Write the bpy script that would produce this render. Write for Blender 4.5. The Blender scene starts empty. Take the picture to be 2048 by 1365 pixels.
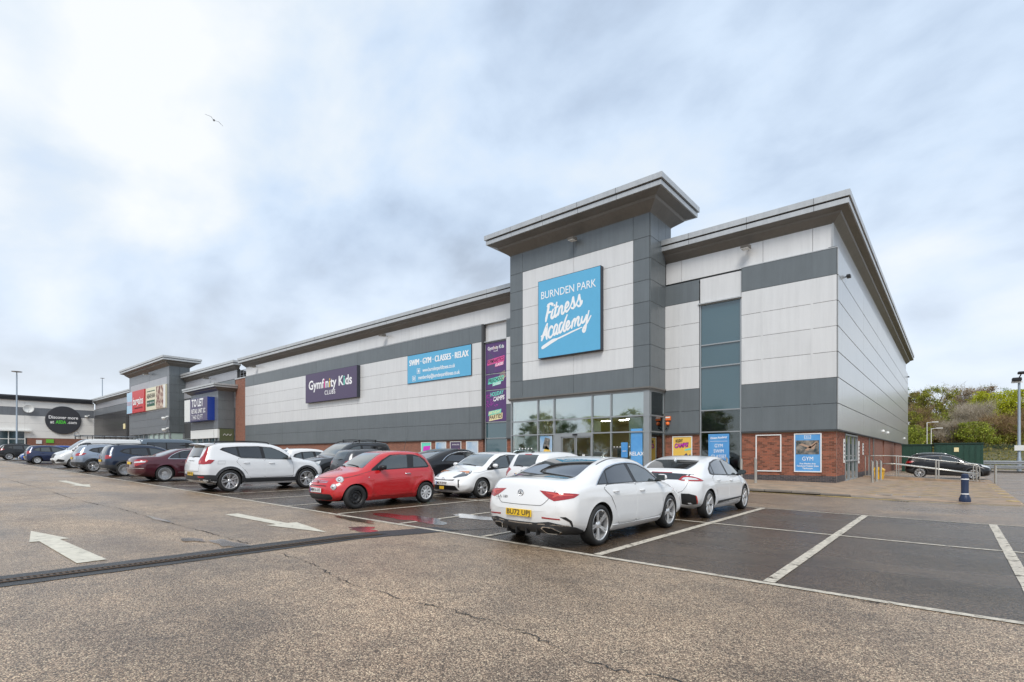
import bpy, bmesh, math, random
import numpy as np
from mathutils import Vector, Matrix
from mathutils.bvhtree import BVHTree
random.seed(7)
rnd = random.Random(11)
S = bpy.context.scene
C = S.collection
R90 = math.radians(90)

# ---------------------------------------------------------------- camera
cam_d = bpy.data.cameras.new('camera')
cam = bpy.data.objects.new('camera', cam_d); C.objects.link(cam)
cam.location = (0, 0, 1.5)
cam.rotation_euler = (R90, 0, math.radians(40.105))
cam_d.lens = 18.387; cam_d.sensor_width = 36
cam_d.shift_y = 0.1111
cam_d.clip_start = 0.05; cam_d.clip_end = 2000
S.camera = cam

# ---------------------------------------------------------------- world: overcast sky with blue gaps
SUN_EL, SUN_AZ = math.radians(48), math.radians(150)      # azimuth: compass style, from +Y clockwise
world = bpy.data.worlds.new('World'); S.world = world; world.use_nodes = True
nt = world.node_tree; nt.nodes.clear()
def N(tree, typ, **kw):
    n = tree.nodes.new(typ)
    for k, v in kw.items():
        if k in n.inputs: n.inputs[k].default_value = v
        else: setattr(n, k, v)
    return n
def Lk(tree, a, b): tree.links.new(a, b)
def math_node(t, op, a, b=None, c=None):
    n = t.nodes.new('ShaderNodeMath'); n.operation = op
    for i, v in enumerate((a, b, c)):
        if v is None: continue
        if isinstance(v, (int, float)): n.inputs[i].default_value = v
        else: t.links.new(v, n.inputs[i])
    return n.outputs[0]
def ramp(t, fac, stops, interp='LINEAR'):
    n = t.nodes.new('ShaderNodeValToRGB'); r = n.color_ramp; r.interpolation = interp
    while len(r.elements) > 1: r.elements.remove(r.elements[-1])
    for i, (p, c) in enumerate(stops):
        e = r.elements[0] if i == 0 else r.elements.new(p)
        e.position = p; e.color = (c[0], c[1], c[2], 1) if len(c) > 2 else (c[0], c[0], c[0], 1)
    if fac is not None: t.links.new(fac, n.inputs[0])
    return n.outputs[0]
def mixc(t, fac, a, b, blend='MIX'):
    n = t.nodes.new('ShaderNodeMix'); n.data_type = 'RGBA'; n.blend_type = blend
    if isinstance(fac, (int, float)): n.inputs[0].default_value = fac
    else: t.links.new(fac, n.inputs[0])
    for k, v in ((6, a), (7, b)):
        if isinstance(v, tuple): n.inputs[k].default_value = (v[0], v[1], v[2], 1)
        else: t.links.new(v, n.inputs[k])
    return n.outputs[2]
tc = N(nt, 'ShaderNodeTexCoord')
sep = N(nt, 'ShaderNodeSeparateXYZ'); Lk(nt, tc.outputs['Generated'], sep.inputs[0])
zz = math_node(nt, 'ADD', math_node(nt, 'MAXIMUM', sep.outputs[2], 0.0), 0.42)
cx = math_node(nt, 'DIVIDE', sep.outputs[0], zz); cy = math_node(nt, 'DIVIDE', sep.outputs[1], zz)
cmb = N(nt, 'ShaderNodeCombineXYZ'); Lk(nt, cx, cmb.inputs[0]); Lk(nt, cy, cmb.inputs[1])
mp = N(nt, 'ShaderNodeMapping'); Lk(nt, cmb.outputs[0], mp.inputs[0])
mp.inputs['Location'].default_value = (9.1, -6.6, 0.4); mp.inputs['Rotation'].default_value = (0, 0, math.radians(15)); mp.inputs['Scale'].default_value = (0.95, 1.15, 1)
n1 = N(nt, 'ShaderNodeTexNoise', Scale=1.25, Detail=4.0, Roughness=0.5, Distortion=0.22); Lk(nt, mp.outputs[0], n1.inputs['Vector'])
n2 = N(nt, 'ShaderNodeTexNoise', Scale=3.4, Detail=6.0, Roughness=0.52, Distortion=0.15); Lk(nt, mp.outputs[0], n2.inputs['Vector'])
nsum = math_node(nt, 'ADD', math_node(nt, 'MULTIPLY', n1.outputs[0], 0.62), math_node(nt, 'MULTIPLY', n2.outputs[0], 0.38))
cloud = ramp(nt, nsum, [(0.38, (0.25, 0.30, 0.375)), (0.44, (0.325, 0.395, 0.495)), (0.495, (0.39, 0.465, 0.565)), (0.55, (0.455, 0.505, 0.56)), (0.62, (0.545, 0.565, 0.585))])
sky = N(nt, 'ShaderNodeTexSky'); sky.sky_type = 'NISHITA'; sky.sun_disc = False
sky.sun_elevation = SUN_EL; sky.sun_rotation = SUN_AZ
skyc = mixc(nt, 1.0, sky.outputs[0], (0.1, 0.1, 0.1), 'MULTIPLY')
hz = ramp(nt, sep.outputs[2], [(0.0, (0.75,)), (0.16, (0.42,)), (0.4, (0.0,))])
cloud2 = mixc(nt, hz, cloud, (0.57, 0.595, 0.62))
gap = ramp(nt, n2.outputs[0], [(0.36, (0.08,)), (0.54, (0.01,))])
fin = mixc(nt, gap, cloud2, skyc)
bg = N(nt, 'ShaderNodeBackground', Strength=1.0); Lk(nt, fin, bg.inputs[0])
wo = N(nt, 'ShaderNodeOutputWorld'); Lk(nt, bg.outputs[0], wo.inputs[0])

sun_d = bpy.data.lights.new('sun', 'SUN'); sun_d.energy = 1.5; sun_d.angle = math.radians(24); sun_d.color = (1, 0.96, 0.9)
sun = bpy.data.objects.new('sun', sun_d); C.objects.link(sun)
sdir = Vector((math.sin(SUN_AZ)*math.cos(SUN_EL), math.cos(SUN_AZ)*math.cos(SUN_EL), math.sin(SUN_EL)))
sun.rotation_euler = sdir.to_track_quat('Z', 'Y').to_euler(); sun.location = (0, 0, 60)

S.view_settings.view_transform = 'Standard'; S.view_settings.look = 'None'
S.view_settings.exposure = 0.82; S.view_settings.gamma = 1; S.view_settings.use_curve_mapping = False
S.render.engine = 'CYCLES'; S.cycles.max_bounces = 7; S.cycles.transparent_max_bounces = 12

# ---------------------------------------------------------------- helpers
def gz(x):
    """ground height: level on the right, rising gently to the left"""
    if x > 0: return 0.0
    if x > -66: return -0.0143*x
    return 0.944 + 0.15*(1 - math.exp((x + 66)*0.0143/0.15))

def mat(name, col, rough=0.5, metal=0.0, coat=0.0, var=0.0, vscale=3.0, bump=0.0, bscale=40.0, streak=0.0,
        emit=None, spec=0.5, island=0.0, coat_rough=0.03, alpha=None, objvar=0.0, colnoise=None):
    m = bpy.data.materials.new(name); m.use_nodes = True
    t = m.node_tree; p = t.nodes['Principled BSDF']
    p.inputs['Base Color'].default_value = (*col, 1); p.inputs['Roughness'].default_value = rough
    p.inputs['Metallic'].default_value = metal; p.inputs['Coat Weight'].default_value = coat
    p.inputs['Coat Roughness'].default_value = coat_rough; p.inputs['Specular IOR Level'].default_value = spec
    src = None
    geo = None
    if var or streak or bump or colnoise:
        geo = t.nodes.new('ShaderNodeNewGeometry')
    cur = (col[0], col[1], col[2])
    def mul(cur, fac_socket):
        n = t.nodes.new('ShaderNodeMix'); n.data_type = 'RGBA'; n.blend_type = 'MULTIPLY'; n.inputs[0].default_value = 1
        if isinstance(cur, tuple): n.inputs[6].default_value = (*cur, 1)
        else: t.links.new(cur, n.inputs[6])
        t.links.new(fac_socket, n.inputs[7]); return n.outputs[2]
    if colnoise:                       # second colour mixed in by noise
        nn = N(t, 'ShaderNodeTexNoise', Scale=colnoise[1], Detail=5.0, Roughness=0.6); t.links.new(geo.outputs['Position'], nn.inputs['Vector'])
        cur = mixc(t, ramp(t, nn.outputs[0], [(0.4, (0,)), (0.62, (1,))]), cur, colnoise[0])
    if var:
        nn = N(t, 'ShaderNodeTexNoise', Scale=vscale, Detail=4.0, Roughness=0.6); t.links.new(geo.outputs['Position'], nn.inputs['Vector'])
        cur = mul(cur, ramp(t, nn.outputs[0], [(0.25, (1 - var,)), (0.75, (1 + var*0.6,))]))
    if streak:
        mpn = t.nodes.new('ShaderNodeMapping'); mpn.inputs['Scale'].default_value = (1, 1, 0.07); t.links.new(geo.outputs['Position'], mpn.inputs[0])
        nn = N(t, 'ShaderNodeTexNoise', Scale=5.0, Detail=5.0, Roughness=0.65); t.links.new(mpn.outputs[0], nn.inputs['Vector'])
        cur = mul(cur, ramp(t, nn.outputs[0], [(0.3, (1 - streak,)), (0.6, (1,))]))
    if objvar:
        oi = t.nodes.new('ShaderNodeObjectInfo')
        cur = mul(cur, ramp(t, oi.outputs['Random'], [(0, (1 - objvar,)), (1, (1,))]))
    if island:
        g2 = t.nodes.new('ShaderNodeNewGeometry'); oi = t.nodes.new('ShaderNodeObjectInfo')
        fr = math_node(t, 'FRACT', math_node(t, 'ADD', g2.outputs['Random Per Island'], oi.outputs['Random']))
        cur = mul(cur, ramp(t, fr, [(0, (1 - island, 1 - island, 1 - island)), (0.5, (1, 1, 1)), (1, (1 + island*.5, 1 + island*0.3, 1 + island*0.2))]))
    if not isinstance(cur, tuple): t.links.new(cur, p.inputs['Base Color'])
    if bump:
        nn = N(t, 'ShaderNodeTexNoise', Scale=bscale, Detail=3.0); t.links.new(geo.outputs['Position'], nn.inputs['Vector'])
        b = N(t, 'ShaderNodeBump', Strength=bump, Distance=0.02); t.links.new(nn.outputs[0], b.inputs['Height']); t.links.new(b.outputs[0], p.inputs['Normal'])
    if emit: p.inputs['Emission Color'].default_value = (*emit[0], 1); p.inputs['Emission Strength'].default_value = emit[1]
    return m

def glass_mat(name, tint, amount, rough=0.02, base=(0.02, 0.03, 0.03)):
    """window pane: part see-through, part glossy reflection"""
    m = bpy.data.materials.new(name); m.use_nodes = True; t = m.node_tree; t.nodes.clear()
    tr = N(t, 'ShaderNodeBsdfTransparent'); tr.inputs[0].default_value = (*tint, 1)
    gl = N(t, 'ShaderNodeBsdfGlossy', Roughness=rough); gl.inputs[0].default_value = (0.9, 0.95, 0.95, 1)
    lw = N(t, 'ShaderNodeFresnel', IOR=1.5)
    f = math_node(t, 'MINIMUM', math_node(t, 'ADD', math_node(t, 'MULTIPLY', lw.outputs[0], 1.6), amount), 1.0)
    mx = N(t, 'ShaderNodeMixShader'); Lk(t, f, mx.inputs[0]); Lk(t, tr.outputs[0], mx.inputs[1]); Lk(t, gl.outputs[0], mx.inputs[2])
    o = N(t, 'ShaderNodeOutputMaterial'); Lk(t, mx.outputs[0], o.inputs[0]); return m

def setp(o, label=None, cat=None, group=None, kind=None):
    if label: o['label'] = label
    if cat: o['category'] = cat
    if group: o['group'] = group
    if kind: o['kind'] = kind
    return o

def empty(name, loc, label=None, cat=None, group=None, rz=0):
    o = bpy.data.objects.new(name, None); C.objects.link(o); o.location = loc; o.rotation_euler = (0, 0, rz)
    o.empty_display_size = 0.2
    return setp(o, label, cat, group)

class MB:
    """collects geometry; build() links it as one mesh object"""
    def __init__(s): s.v = []; s.f = []; s.mi = []; s.cur = 0
    def add(s, vs, fs):
        n = len(s.v); s.v += [tuple(p) for p in vs]
        for f in fs: s.f.append(tuple(i + n for i in f)); s.mi.append(s.cur)
        return s
    def box(s, x0, x1, y0, y1, z0, z1):
        return s.add([(x0,y0,z0),(x1,y0,z0),(x1,y1,z0),(x0,y1,z0),(x0,y0,z1),(x1,y0,z1),(x1,y1,z1),(x0,y1,z1)],
                     [(0,3,2,1),(4,5,6,7),(0,1,5,4),(1,2,6,5),(2,3,7,6),(3,0,4,7)])
    def cbox(s, x0, x1, y0, y1, z0, z1, b):
        """box chamfered by b on the vertical & front edges (cheap bevel)"""
        P = [(x0+b,y0),(x1-b,y0),(x1,y0+b),(x1,y1-b),(x1-b,y1),(x0+b,y1),(x0,y1-b),(x0,y0+b)]
        Q = [(min(max(px,x0+b),x1-b), min(max(py,y0+b),y1-b)) for px,py in P]
        vs = [(px,py,z0) for px,py in Q]+[(px,py,z0+b) for px,py in P]+[(px,py,z1-b) for px,py in P]+[(px,py,z1) for px,py in Q]
        fs = [tuple(range(7,-1,-1)), tuple(range(24,32))]
        for k in range(3):
            for i in range(8): j=(i+1)%8; fs.append((k*8+i,k*8+j,k*8+8+j,k*8+8+i))
        return s.add(vs, fs)
    def quad(s, a, b, c, d): return s.add([a,b,c,d],[(0,1,2,3)])
    def tube(s, pts, r, n=8, cap=True):
        pts = [Vector(p) for p in pts]; rs = r if isinstance(r, (list, tuple)) else [r]*len(pts)
        vs = []; fs = []
        up0 = Vector((0,0,1))
        for i, p in enumerate(pts):
            d = (pts[min(i+1,len(pts)-1)] - pts[max(i-1,0)]).normalized()
            up = up0 if abs(d.z) < 0.95 else Vector((1,0,0))
            a = d.cross(up).normalized(); b = a.cross(d)
            for k in range(n):
                t = 2*math.pi*k/n; vs.append(p + (a*math.cos(t) + b*math.sin(t))*rs[i])
        for i in range(len(pts)-1):
            for k in range(n): j=(k+1)%n; fs.append((i*n+k, i*n+j, (i+1)*n+j, (i+1)*n+k))
        if cap: fs.append(tuple(range(n-1,-1,-1))); fs.append(tuple(range((len(pts)-1)*n, len(pts)*n)))
        return s.add(vs, fs)
    def lathe(s, prof, n=24, axis='z', c=(0,0,0), closed=False):
        """prof: (r, h) pairs spun about axis through c"""
        vs = []; fs = []
        for r, h in prof:
            for k in range(n):
                t = 2*math.pi*k/n; a, b = r*math.cos(t), r*math.sin(t)
                p = (a,b,h) if axis=='z' else ((h,a,b) if axis=='x' else (a,h,b))
                vs.append((p[0]+c[0],p[1]+c[1],p[2]+c[2]))
        m = len(prof)
        for i in range(m if closed else m-1):
            i2 = (i+1) % m
            for k in range(n): j=(k+1)%n; fs.append((i*n+k, i*n+j, i2*n+j, i2*n+k))
        return s.add(vs, fs)
    def prism(s, poly, h0, h1, plane='xy'):
        """extrude 2D polygon between h0 and h1"""
        def P(a, b, h): return (a,b,h) if plane=='xy' else ((a,h,b) if plane=='xz' else (h,a,b))
        n = len(poly)
        vs = [P(a,b,h0) for a,b in poly]+[P(a,b,h1) for a,b in poly]
        fs = [tuple(range(n-1,-1,-1)), tuple(range(n,2*n))]+[(i,(i+1)%n,n+(i+1)%n,n+i) for i in range(n)]
        return s.add(vs, fs)
    def build(s, name, m=None, parent=None, world=True, smooth=False, angle=None, recalc=True, **props):
        me = bpy.data.meshes.new(name)
        off = Vector((0,0,0))
        if parent is not None and world:
            q = parent
            while q is not None: off += q.location; q = q.parent
        me.from_pydata([(p[0]-off.x, p[1]-off.y, p[2]-off.z) for p in s.v], [], s.f)
        if recalc:
            bm = bmesh.new(); bm.from_mesh(me); bmesh.ops.recalc_face_normals(bm, faces=bm.faces); bm.to_mesh(me); bm.free()
        if m is not None:
            for mm in (m if isinstance(m, (list, tuple)) else [m]): me.materials.append(mm)
            if isinstance(m, (list, tuple)): me.polygons.foreach_set('material_index', s.mi)
        if smooth: me.polygons.foreach_set('use_smooth', [True]*len(me.polygons))
        if smooth and angle: me.set_sharp_from_angle(angle=math.radians(angle))
        o = bpy.data.objects.new(name, me); C.objects.link(o)
        if parent is not None: o.parent = parent
        return setp(o, **props)

def bezier_pts(P, n=12):
    """Catmull-Rom through 2D/3D points"""
    P = [Vector(p) for p in P]; out = []
    for i in range(len(P)-1):
        p0 = P[i-1] if i else P[0]*2-P[1]; p1, p2 = P[i], P[i+1]; p3 = P[i+2] if i+2 < len(P) else P[-1]*2-P[-2]
        for k in range(n):
            t = k/n; out.append(0.5*((2*p1)+(p2-p0)*t+(2*p0-5*p1+4*p2-p3)*t*t+(3*p1-p0-3*p2+p3)*t**3))
    out.append(P[-1]); return out

def sweep(mb, path, prof, closed=False):
    """sweep profile (out, z) along a plan path; 'out' is to the right of travel, corners mitred"""
    n = len(path); P = [Vector(p) for p in path]; vs = []; fs = []
    for i in range(n):
        if closed: a, b = P[i-1], P[(i+1) % n]; d1 = (P[i]-a).normalized(); d2 = (b-P[i]).normalized()
        else:
            d1 = (P[i]-P[i-1]).normalized() if i else (P[1]-P[0]).normalized()
            d2 = (P[i+1]-P[i]).normalized() if i < n-1 else d1
        n1 = Vector((d1.y,-d1.x)); n2 = Vector((d2.y,-d2.x)); m = (n1+n2).normalized(); m = m/max(0.2, m.dot(n1))
        for o, z in prof: q = P[i]+m*o; vs.append((q.x,q.y,z))
    k = len(prof)
    for i in range(n if closed else n-1):
        j = (i+1) % n
        for a in range(k): b=(a+1)%k; fs.append((i*k+a, j*k+a, j*k+b, i*k+b))
    if not closed: fs.append(tuple(range(k))); fs.append(tuple((n-1)*k+a for a in range(k-1,-1,-1)))
    mb.add(vs, fs)

_tc = {}
def text_mesh(body, size, bold=0.0, shear=0.0, align='CENTER', depth=0.004, space=1.0, colors=None):
    key = (body,size,bold,shear,align,depth,space,str(colors))
    if key in _tc: return _tc[key]
    cu = bpy.data.curves.new('t', 'FONT'); cu.body = body; cu.size = size; cu.offset = bold*size; cu.shear = shear
    cu.align_x = align; cu.align_y = 'CENTER'; cu.extrude = depth/2; cu.resolution_u = 3; cu.space_character = space
    if colors:
        for mm in colors[0]: cu.materials.append(mm)
        for i_, k_ in enumerate(colors[1]): cu.body_format[i_].material_index = k_
    o = bpy.data.objects.new('t', cu)
    me = bpy.data.meshes.new_from_object(o); bpy.data.objects.remove(o)
    _tc[key] = me; return me
def text(body, size, loc, m, parent, facing='front', name='lettering', xs=1.0, ang=0.0, world=True, fit=None, **kw):
    """facing: front = towards -Y, right = towards +X; fit = total width in metres"""
    me = text_mesh(body, size, **kw).copy()
    if not kw.get('colors'): me.materials.clear(); me.materials.append(m)
    if fit:
        xsv = [v.co.x for v in me.vertices]; w = max(xsv)-min(xsv); xs = fit/w
        if kw.get('align', 'CENTER') == 'CENTER':
            c_ = (max(xsv)+min(xsv))/2
            for v in me.vertices: v.co.x -= c_
    o = bpy.data.objects.new(name, me); C.objects.link(o)
    M = Matrix.Rotation(R90, 4, 'X') @ Matrix.Rotation(ang, 4, 'Z') @ Matrix.Diagonal((xs,1,1,1))
    if facing == 'right': M = Matrix.Rotation(R90, 4, 'Z') @ M
    if facing == 'back': M = Matrix.Rotation(math.pi, 4, 'Z') @ M
    me.transform(M)
    off = Vector((0,0,0))
    if world:
        q = parent
        while q is not None: off += q.location; q = q.parent
    o.parent = parent; o.location = Vector(loc) - off
    return o
# ---------------------------------------------------------------- materials
M = {}
M['clad_light'] = mat('light_cladding', (0.70, 0.70, 0.695), 0.34, metal=0.10, streak=0.08, var=0.03, vscale=0.7, objvar=0.05, coat=0.25, coat_rough=0.25)
M['clad_dark'] = mat('dark_cladding', (0.145, 0.165, 0.175), 0.38, metal=0.1, streak=0.12, var=0.08, vscale=0.8, objvar=0.08, coat=0.2, coat_rough=0.3)
M['clad_silver'] = mat('silver_cladding', (0.50, 0.51, 0.505), 0.30, metal=0.35, streak=0.08, var=0.05, vscale=0.4, objvar=0.05, coat=0.4, coat_rough=0.22)
M['clad_grey'] = mat('mid_grey_cladding', (0.20, 0.215, 0.235), 0.36, metal=0.2, streak=0.14, var=0.06, objvar=0.08)
M['clad_lilac'] = mat('pale_grey_cladding', (0.40, 0.405, 0.43), 0.36, metal=0.2, streak=0.10, var=0.05, objvar=0.06)
M['clad_bronze'] = mat('bronze_cladding', (0.06, 0.058, 0.06), 0.30, metal=0.3, streak=0.12, objvar=0.12)
M['backing'] = mat('dark_joint_backing', (0.06, 0.062, 0.065), 0.8)  # plain dark backing, visible in the open joints between panels
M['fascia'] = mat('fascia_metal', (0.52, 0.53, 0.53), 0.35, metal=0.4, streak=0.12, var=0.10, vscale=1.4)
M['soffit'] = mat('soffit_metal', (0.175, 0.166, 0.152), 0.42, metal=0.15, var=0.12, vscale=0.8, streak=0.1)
M['groove'] = mat('groove_black', (0.02, 0.02, 0.02), 0.7)
M['frame'] = mat('window_frame_aluminium', (0.36, 0.38, 0.39), 0.38, metal=0.5, var=0.05)
M['roof'] = mat('flat_roof_membrane', (0.18, 0.18, 0.18), 0.8)
M['brick'] = mat('red_brick', (0.29, 0.105, 0.062), 0.85, island=0.5, var=0.25, vscale=30, bump=0.5, bscale=90)
M['brick_dark'] = mat('blue_engineering_brick', (0.065, 0.062, 0.07), 0.6, island=0.35, bump=0.3, bscale=90)
M['mortar'] = mat('mortar', (0.30, 0.22, 0.17), 0.95, var=0.15, vscale=8)
M['brickwall'] = mat('far_brickwork', (0.30, 0.10, 0.055), 0.85, var=0.3, vscale=22)
M['glass_pale'] = glass_mat('pale_upper_glass', (0.95, 0.98, 0.96), 0.30)
M['teal'] = mat('teal_glass', (0.045, 0.10, 0.12), 0.06, coat=1.0, spec=0.9)
M['tealdark'] = mat('dark_teal_glass', (0.03, 0.06, 0.07), 0.05, coat=1.0, spec=0.9)
M['glass'] = glass_mat('clear_glass', (0.86, 0.90, 0.88), 0.02)
M['glass_lobby'] = glass_mat('lobby_glass', (0.86, 0.92, 0.89), 0.05)
M['white'] = mat('white_paint', (0.78, 0.78, 0.77), 0.45, var=0.04)
M['whiteboard'] = mat('white_board', (0.75, 0.76, 0.74), 0.5)
M['txt_white'] = mat('white_lettering', (0.86, 0.86, 0.86), 0.5)
M['sign_blue'] = mat('sky_blue_sign', (0.115, 0.42, 0.66), 0.4, var=0.03)
M['sign_edge'] = mat('dark_sign_edge', (0.03, 0.035, 0.05), 0.5)
M['sign_purple'] = mat('purple_sign', (0.085, 0.062, 0.125), 0.4)
M['banner_purple'] = mat('violet_banner', (0.105, 0.05, 0.17), 0.45, var=0.08)
M['pink'] = mat('pink_print', (0.75, 0.10, 0.33), 0.5)
M['magenta'] = mat('magenta_print', (0.62, 0.04, 0.50), 0.5)
M['mint'] = mat('mint_print', (0.16, 0.66, 0.52), 0.5)
M['cream'] = mat('cream_print', (0.85, 0.74, 0.42), 0.5)
M['yellow_print'] = mat('yellow_print', (0.80, 0.52, 0.10), 0.5)
M['orange_print'] = mat('orange_print', (0.80, 0.30, 0.06), 0.5)
M['black'] = mat('black_paint', (0.012, 0.012, 0.014), 0.4)
M['ink'] = mat('black_ink', (0.02, 0.018, 0.03), 0.6)
M['poster_blue'] = mat('blue_poster', (0.07, 0.27, 0.60), 0.35, colnoise=((0.12, 0.36, 0.68), 0.7))
M['poster_dark'] = mat('poster_photograph', (0.03, 0.05, 0.055), 0.35, colnoise=((0.30, 0.26, 0.22), 3.5))
M['poster_pale'] = mat('pale_poster_photograph', (0.50, 0.58, 0.66), 0.35, colnoise=((0.20, 0.38, 0.58), 0.9))
M['steel'] = mat('stainless_steel', (0.55, 0.54, 0.50), 0.28, metal=0.75, var=0.06)
M['galv'] = mat('galvanised_steel', (0.42, 0.44, 0.46), 0.42, metal=0.6, var=0.08)
M['polepaint'] = mat('pale_blue_grey_pole', (0.34, 0.40, 0.46), 0.4, metal=0.3)
M['navy'] = mat('navy_bollard_paint', (0.006, 0.018, 0.058), 0.4, coat=0.1)
M['green_tank'] = mat('green_cabin_paint', (0.018, 0.065, 0.045), 0.45, streak=0.25, var=0.12)
M['line'] = mat('worn_white_line', (0.56, 0.505, 0.415), 0.6, var=0.5, vscale=16, bump=0.3, bscale=70)
M['yline'] = mat('worn_yellow_line', (0.56, 0.40, 0.13), 0.6, var=0.3, vscale=6)
def worn(m, sc=11, lo=.30, hi=.38):
    """chips worn through painted markings"""
    t = m.node_tree; p = t.nodes['Principled BSDF']; g = N(t, 'ShaderNodeNewGeometry'); n = N(t, 'ShaderNodeTexNoise', Scale=sc, Detail=9.0, Roughness=.75); Lk(t, g.outputs['Position'], n.inputs['Vector'])
    Lk(t, ramp(t, n.outputs[0], [(lo, (0,)), (hi, (1,))]), p.inputs['Alpha'])
worn(M['line'], 7, .36, .45); worn(M['yline'], 5, .40, .50)
M['arrow'] = mat('arrow_thermoplastic', (0.60, 0.56, 0.46), 0.55, var=0.25, vscale=9, bump=0.25, bscale=60)
M['kerb'] = mat('kerb_concrete', (0.20, 0.175, 0.15), 0.7, island=0.18, var=0.25, vscale=3)
M['orange'] = mat('alarm_orange', (0.75, 0.16, 0.03), 0.5)
M['yellow_bin'] = mat('yellow_grit_bin', (0.75, 0.42, 0.02), 0.4)
M['lobby_wall'] = mat('lobby_wall', (0.46, 0.37, 0.27), 0.8)
M['lobby_white'] = mat('lobby_bulkhead', (0.86, 0.90, 0.86), 0.8)
M['lobby_floor'] = mat('lobby_floor', (0.18, 0.16, 0.14), 0.3)
M['lamp_on'] = mat('lit_ceiling_light', (1, 1, 1), 0.5, emit=((1, 0.93, 0.8), 26.0))
M['silverpanel'] = mat('brushed_panel', (0.4, 0.4, 0.4), 0.35, metal=0.6)

worn(M['arrow'], 9, .31, .38)
def asphalt(name, lo, hi, rough, chip, wet, puddle, crackless=True, tint=(1, 1, 1)):
    m = bpy.data.materials.new(name); m.use_nodes = True; t = m.node_tree; p = t.nodes['Principled BSDF']
    g = N(t, 'ShaderNodeNewGeometry')
    v = N(t, 'ShaderNodeTexVoronoi', Scale=chip); Lk(t, g.outputs['Position'], v.inputs['Vector'])
    s = N(t, 'ShaderNodeSeparateColor'); Lk(t, v.outputs['Color'], s.inputs[0])
    chipc = ramp(t, s.outputs[0], [(0.0, lo), (0.45, tuple(a*.62+b*.38 for a, b in zip(lo, hi))), (0.8, hi), (1.0, tuple(min(1, c*1.5) for c in hi))])
    edge = ramp(t, v.outputs['Distance'], [(0.25, (1,)), (0.75, (0.35,))])
    c = mixc(t, 1.0, chipc, edge, 'MULTIPLY')
    n1 = N(t, 'ShaderNodeTexNoise', Scale=0.55, Detail=7.0, Roughness=0.62); Lk(t, g.outputs['Position'], n1.inputs['Vector'])
    n2 = N(t, 'ShaderNodeTexNoise', Scale=3.2, Detail=6.0, Roughness=0.7); Lk(t, g.outputs['Position'], n2.inputs['Vector'])
    c = mixc(t, 1.0, c, ramp(t, n1.outputs[0], [(0.3, (0.62, 0.61, 0.62)), (0.5, (1, 0.98, 0.95)), (0.72, (1.22, 1.17, 1.10))]), 'MULTIPLY')
    c = mixc(t, 1.0, c, ramp(t, n2.outputs[0], [(0.3, (0.78, 0.78, 0.78)), (0.7, (1.15, 1.13, 1.10))]), 'MULTIPLY')
    # long smears of wet along the slope
    mpn = N(t, 'ShaderNodeMapping'); mpn.inputs['Scale'].default_value = (0.16, 0.42, 1); mpn.inputs['Rotation'].default_value = (0, 0, 0.15)
    Lk(t, g.outputs['Position'], mpn.inputs[0])
    n3 = N(t, 'ShaderNodeTexNoise', Scale=1.3, Detail=6.0, Roughness=0.6, Distortion=0.4); Lk(t, mpn.outputs[0], n3.inputs['Vector'])
    wetf = ramp(t, n3.outputs[0], [(0.5 - wet*0.2, (0,)), (0.56 + (1-wet)*0.14, (1,))])
    pud = ramp(t, n3.outputs[0], [(puddle, (0,)), (puddle + 0.035, (1,))])
    c = mixc(t, math_node(t, 'MULTIPLY', wetf, 0.55), c, mixc(t, 1.0, c, (0.55, 0.53, 0.5), 'MULTIPLY'))
    Lk(t, c, p.inputs['Base Color'])
    r1 = math_node(t, 'SUBTRACT', rough, math_node(t, 'MULTIPLY', wetf, rough*0.42))
    r2 = math_node(t, 'MULTIPLY', r1, math_node(t, 'SUBTRACT', 1.0, math_node(t, 'MULTIPLY', pud, 0.85)))
    Lk(t, r2, p.inputs['Roughness'])
    hgt = math_node(t, 'ADD', math_node(t, 'MULTIPLY', math_node(t, 'SUBTRACT', 1.0, v.outputs['Distance']), 1.0), math_node(t, 'MULTIPLY', n2.outputs[0], 0.5))
    b = N(t, 'ShaderNodeBump', Distance=0.006); Lk(t, hgt, b.inputs['Height'])
    bs = math_node(t, 'MULTIPLY', math_node(t, 'SUBTRACT', 1.0, pud), 0.75)
    Lk(t, bs, b.inputs['Strength']); Lk(t, b.outputs[0], p.inputs['Normal'])
    return m
M['asphalt'] = asphalt('chipped_aisle_asphalt', (0.115, 0.082, 0.056), (0.75, 0.56, 0.405), 0.48, 105, 0.45, 0.78)
M['bay'] = asphalt('dark_wet_bay_asphalt', (0.030, 0.0215, 0.0155), (0.225, 0.162, 0.112), 0.36, 95, 0.85, 0.66)
M['road'] = asphalt('service_road_asphalt', (0.15, 0.112, 0.080), (0.52, 0.385, 0.275), 0.46, 80, 0.6, 0.74)
M['patch'] = asphalt('black_patch_asphalt', (0.018, 0.019, 0.021), (0.055, 0.056, 0.06), 0.55, 120, 0.4, 0.85)
M['pave'] = mat('pavement_blockwork', (0.36, 0.25, 0.165), 0.75, var=0.4, vscale=2.2, bump=0.4, bscale=30, colnoise=((0.29, 0.225, 0.165), 0.9))
M['block'] = mat('paving_block', (0.24, 0.165, 0.115), 0.75, island=0.25, var=0.3, vscale=5, bump=0.3, bscale=50)
M['pinwall'] = mat('cream_wall_panel', (0.80, 0.79, 0.76), 0.45, var=0.05, vscale=1, objvar=0.04)
M['leafsoil'] = mat('bank_soil', (0.16, 0.135, 0.06), 0.95, var=0.5, vscale=1.5)
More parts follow.
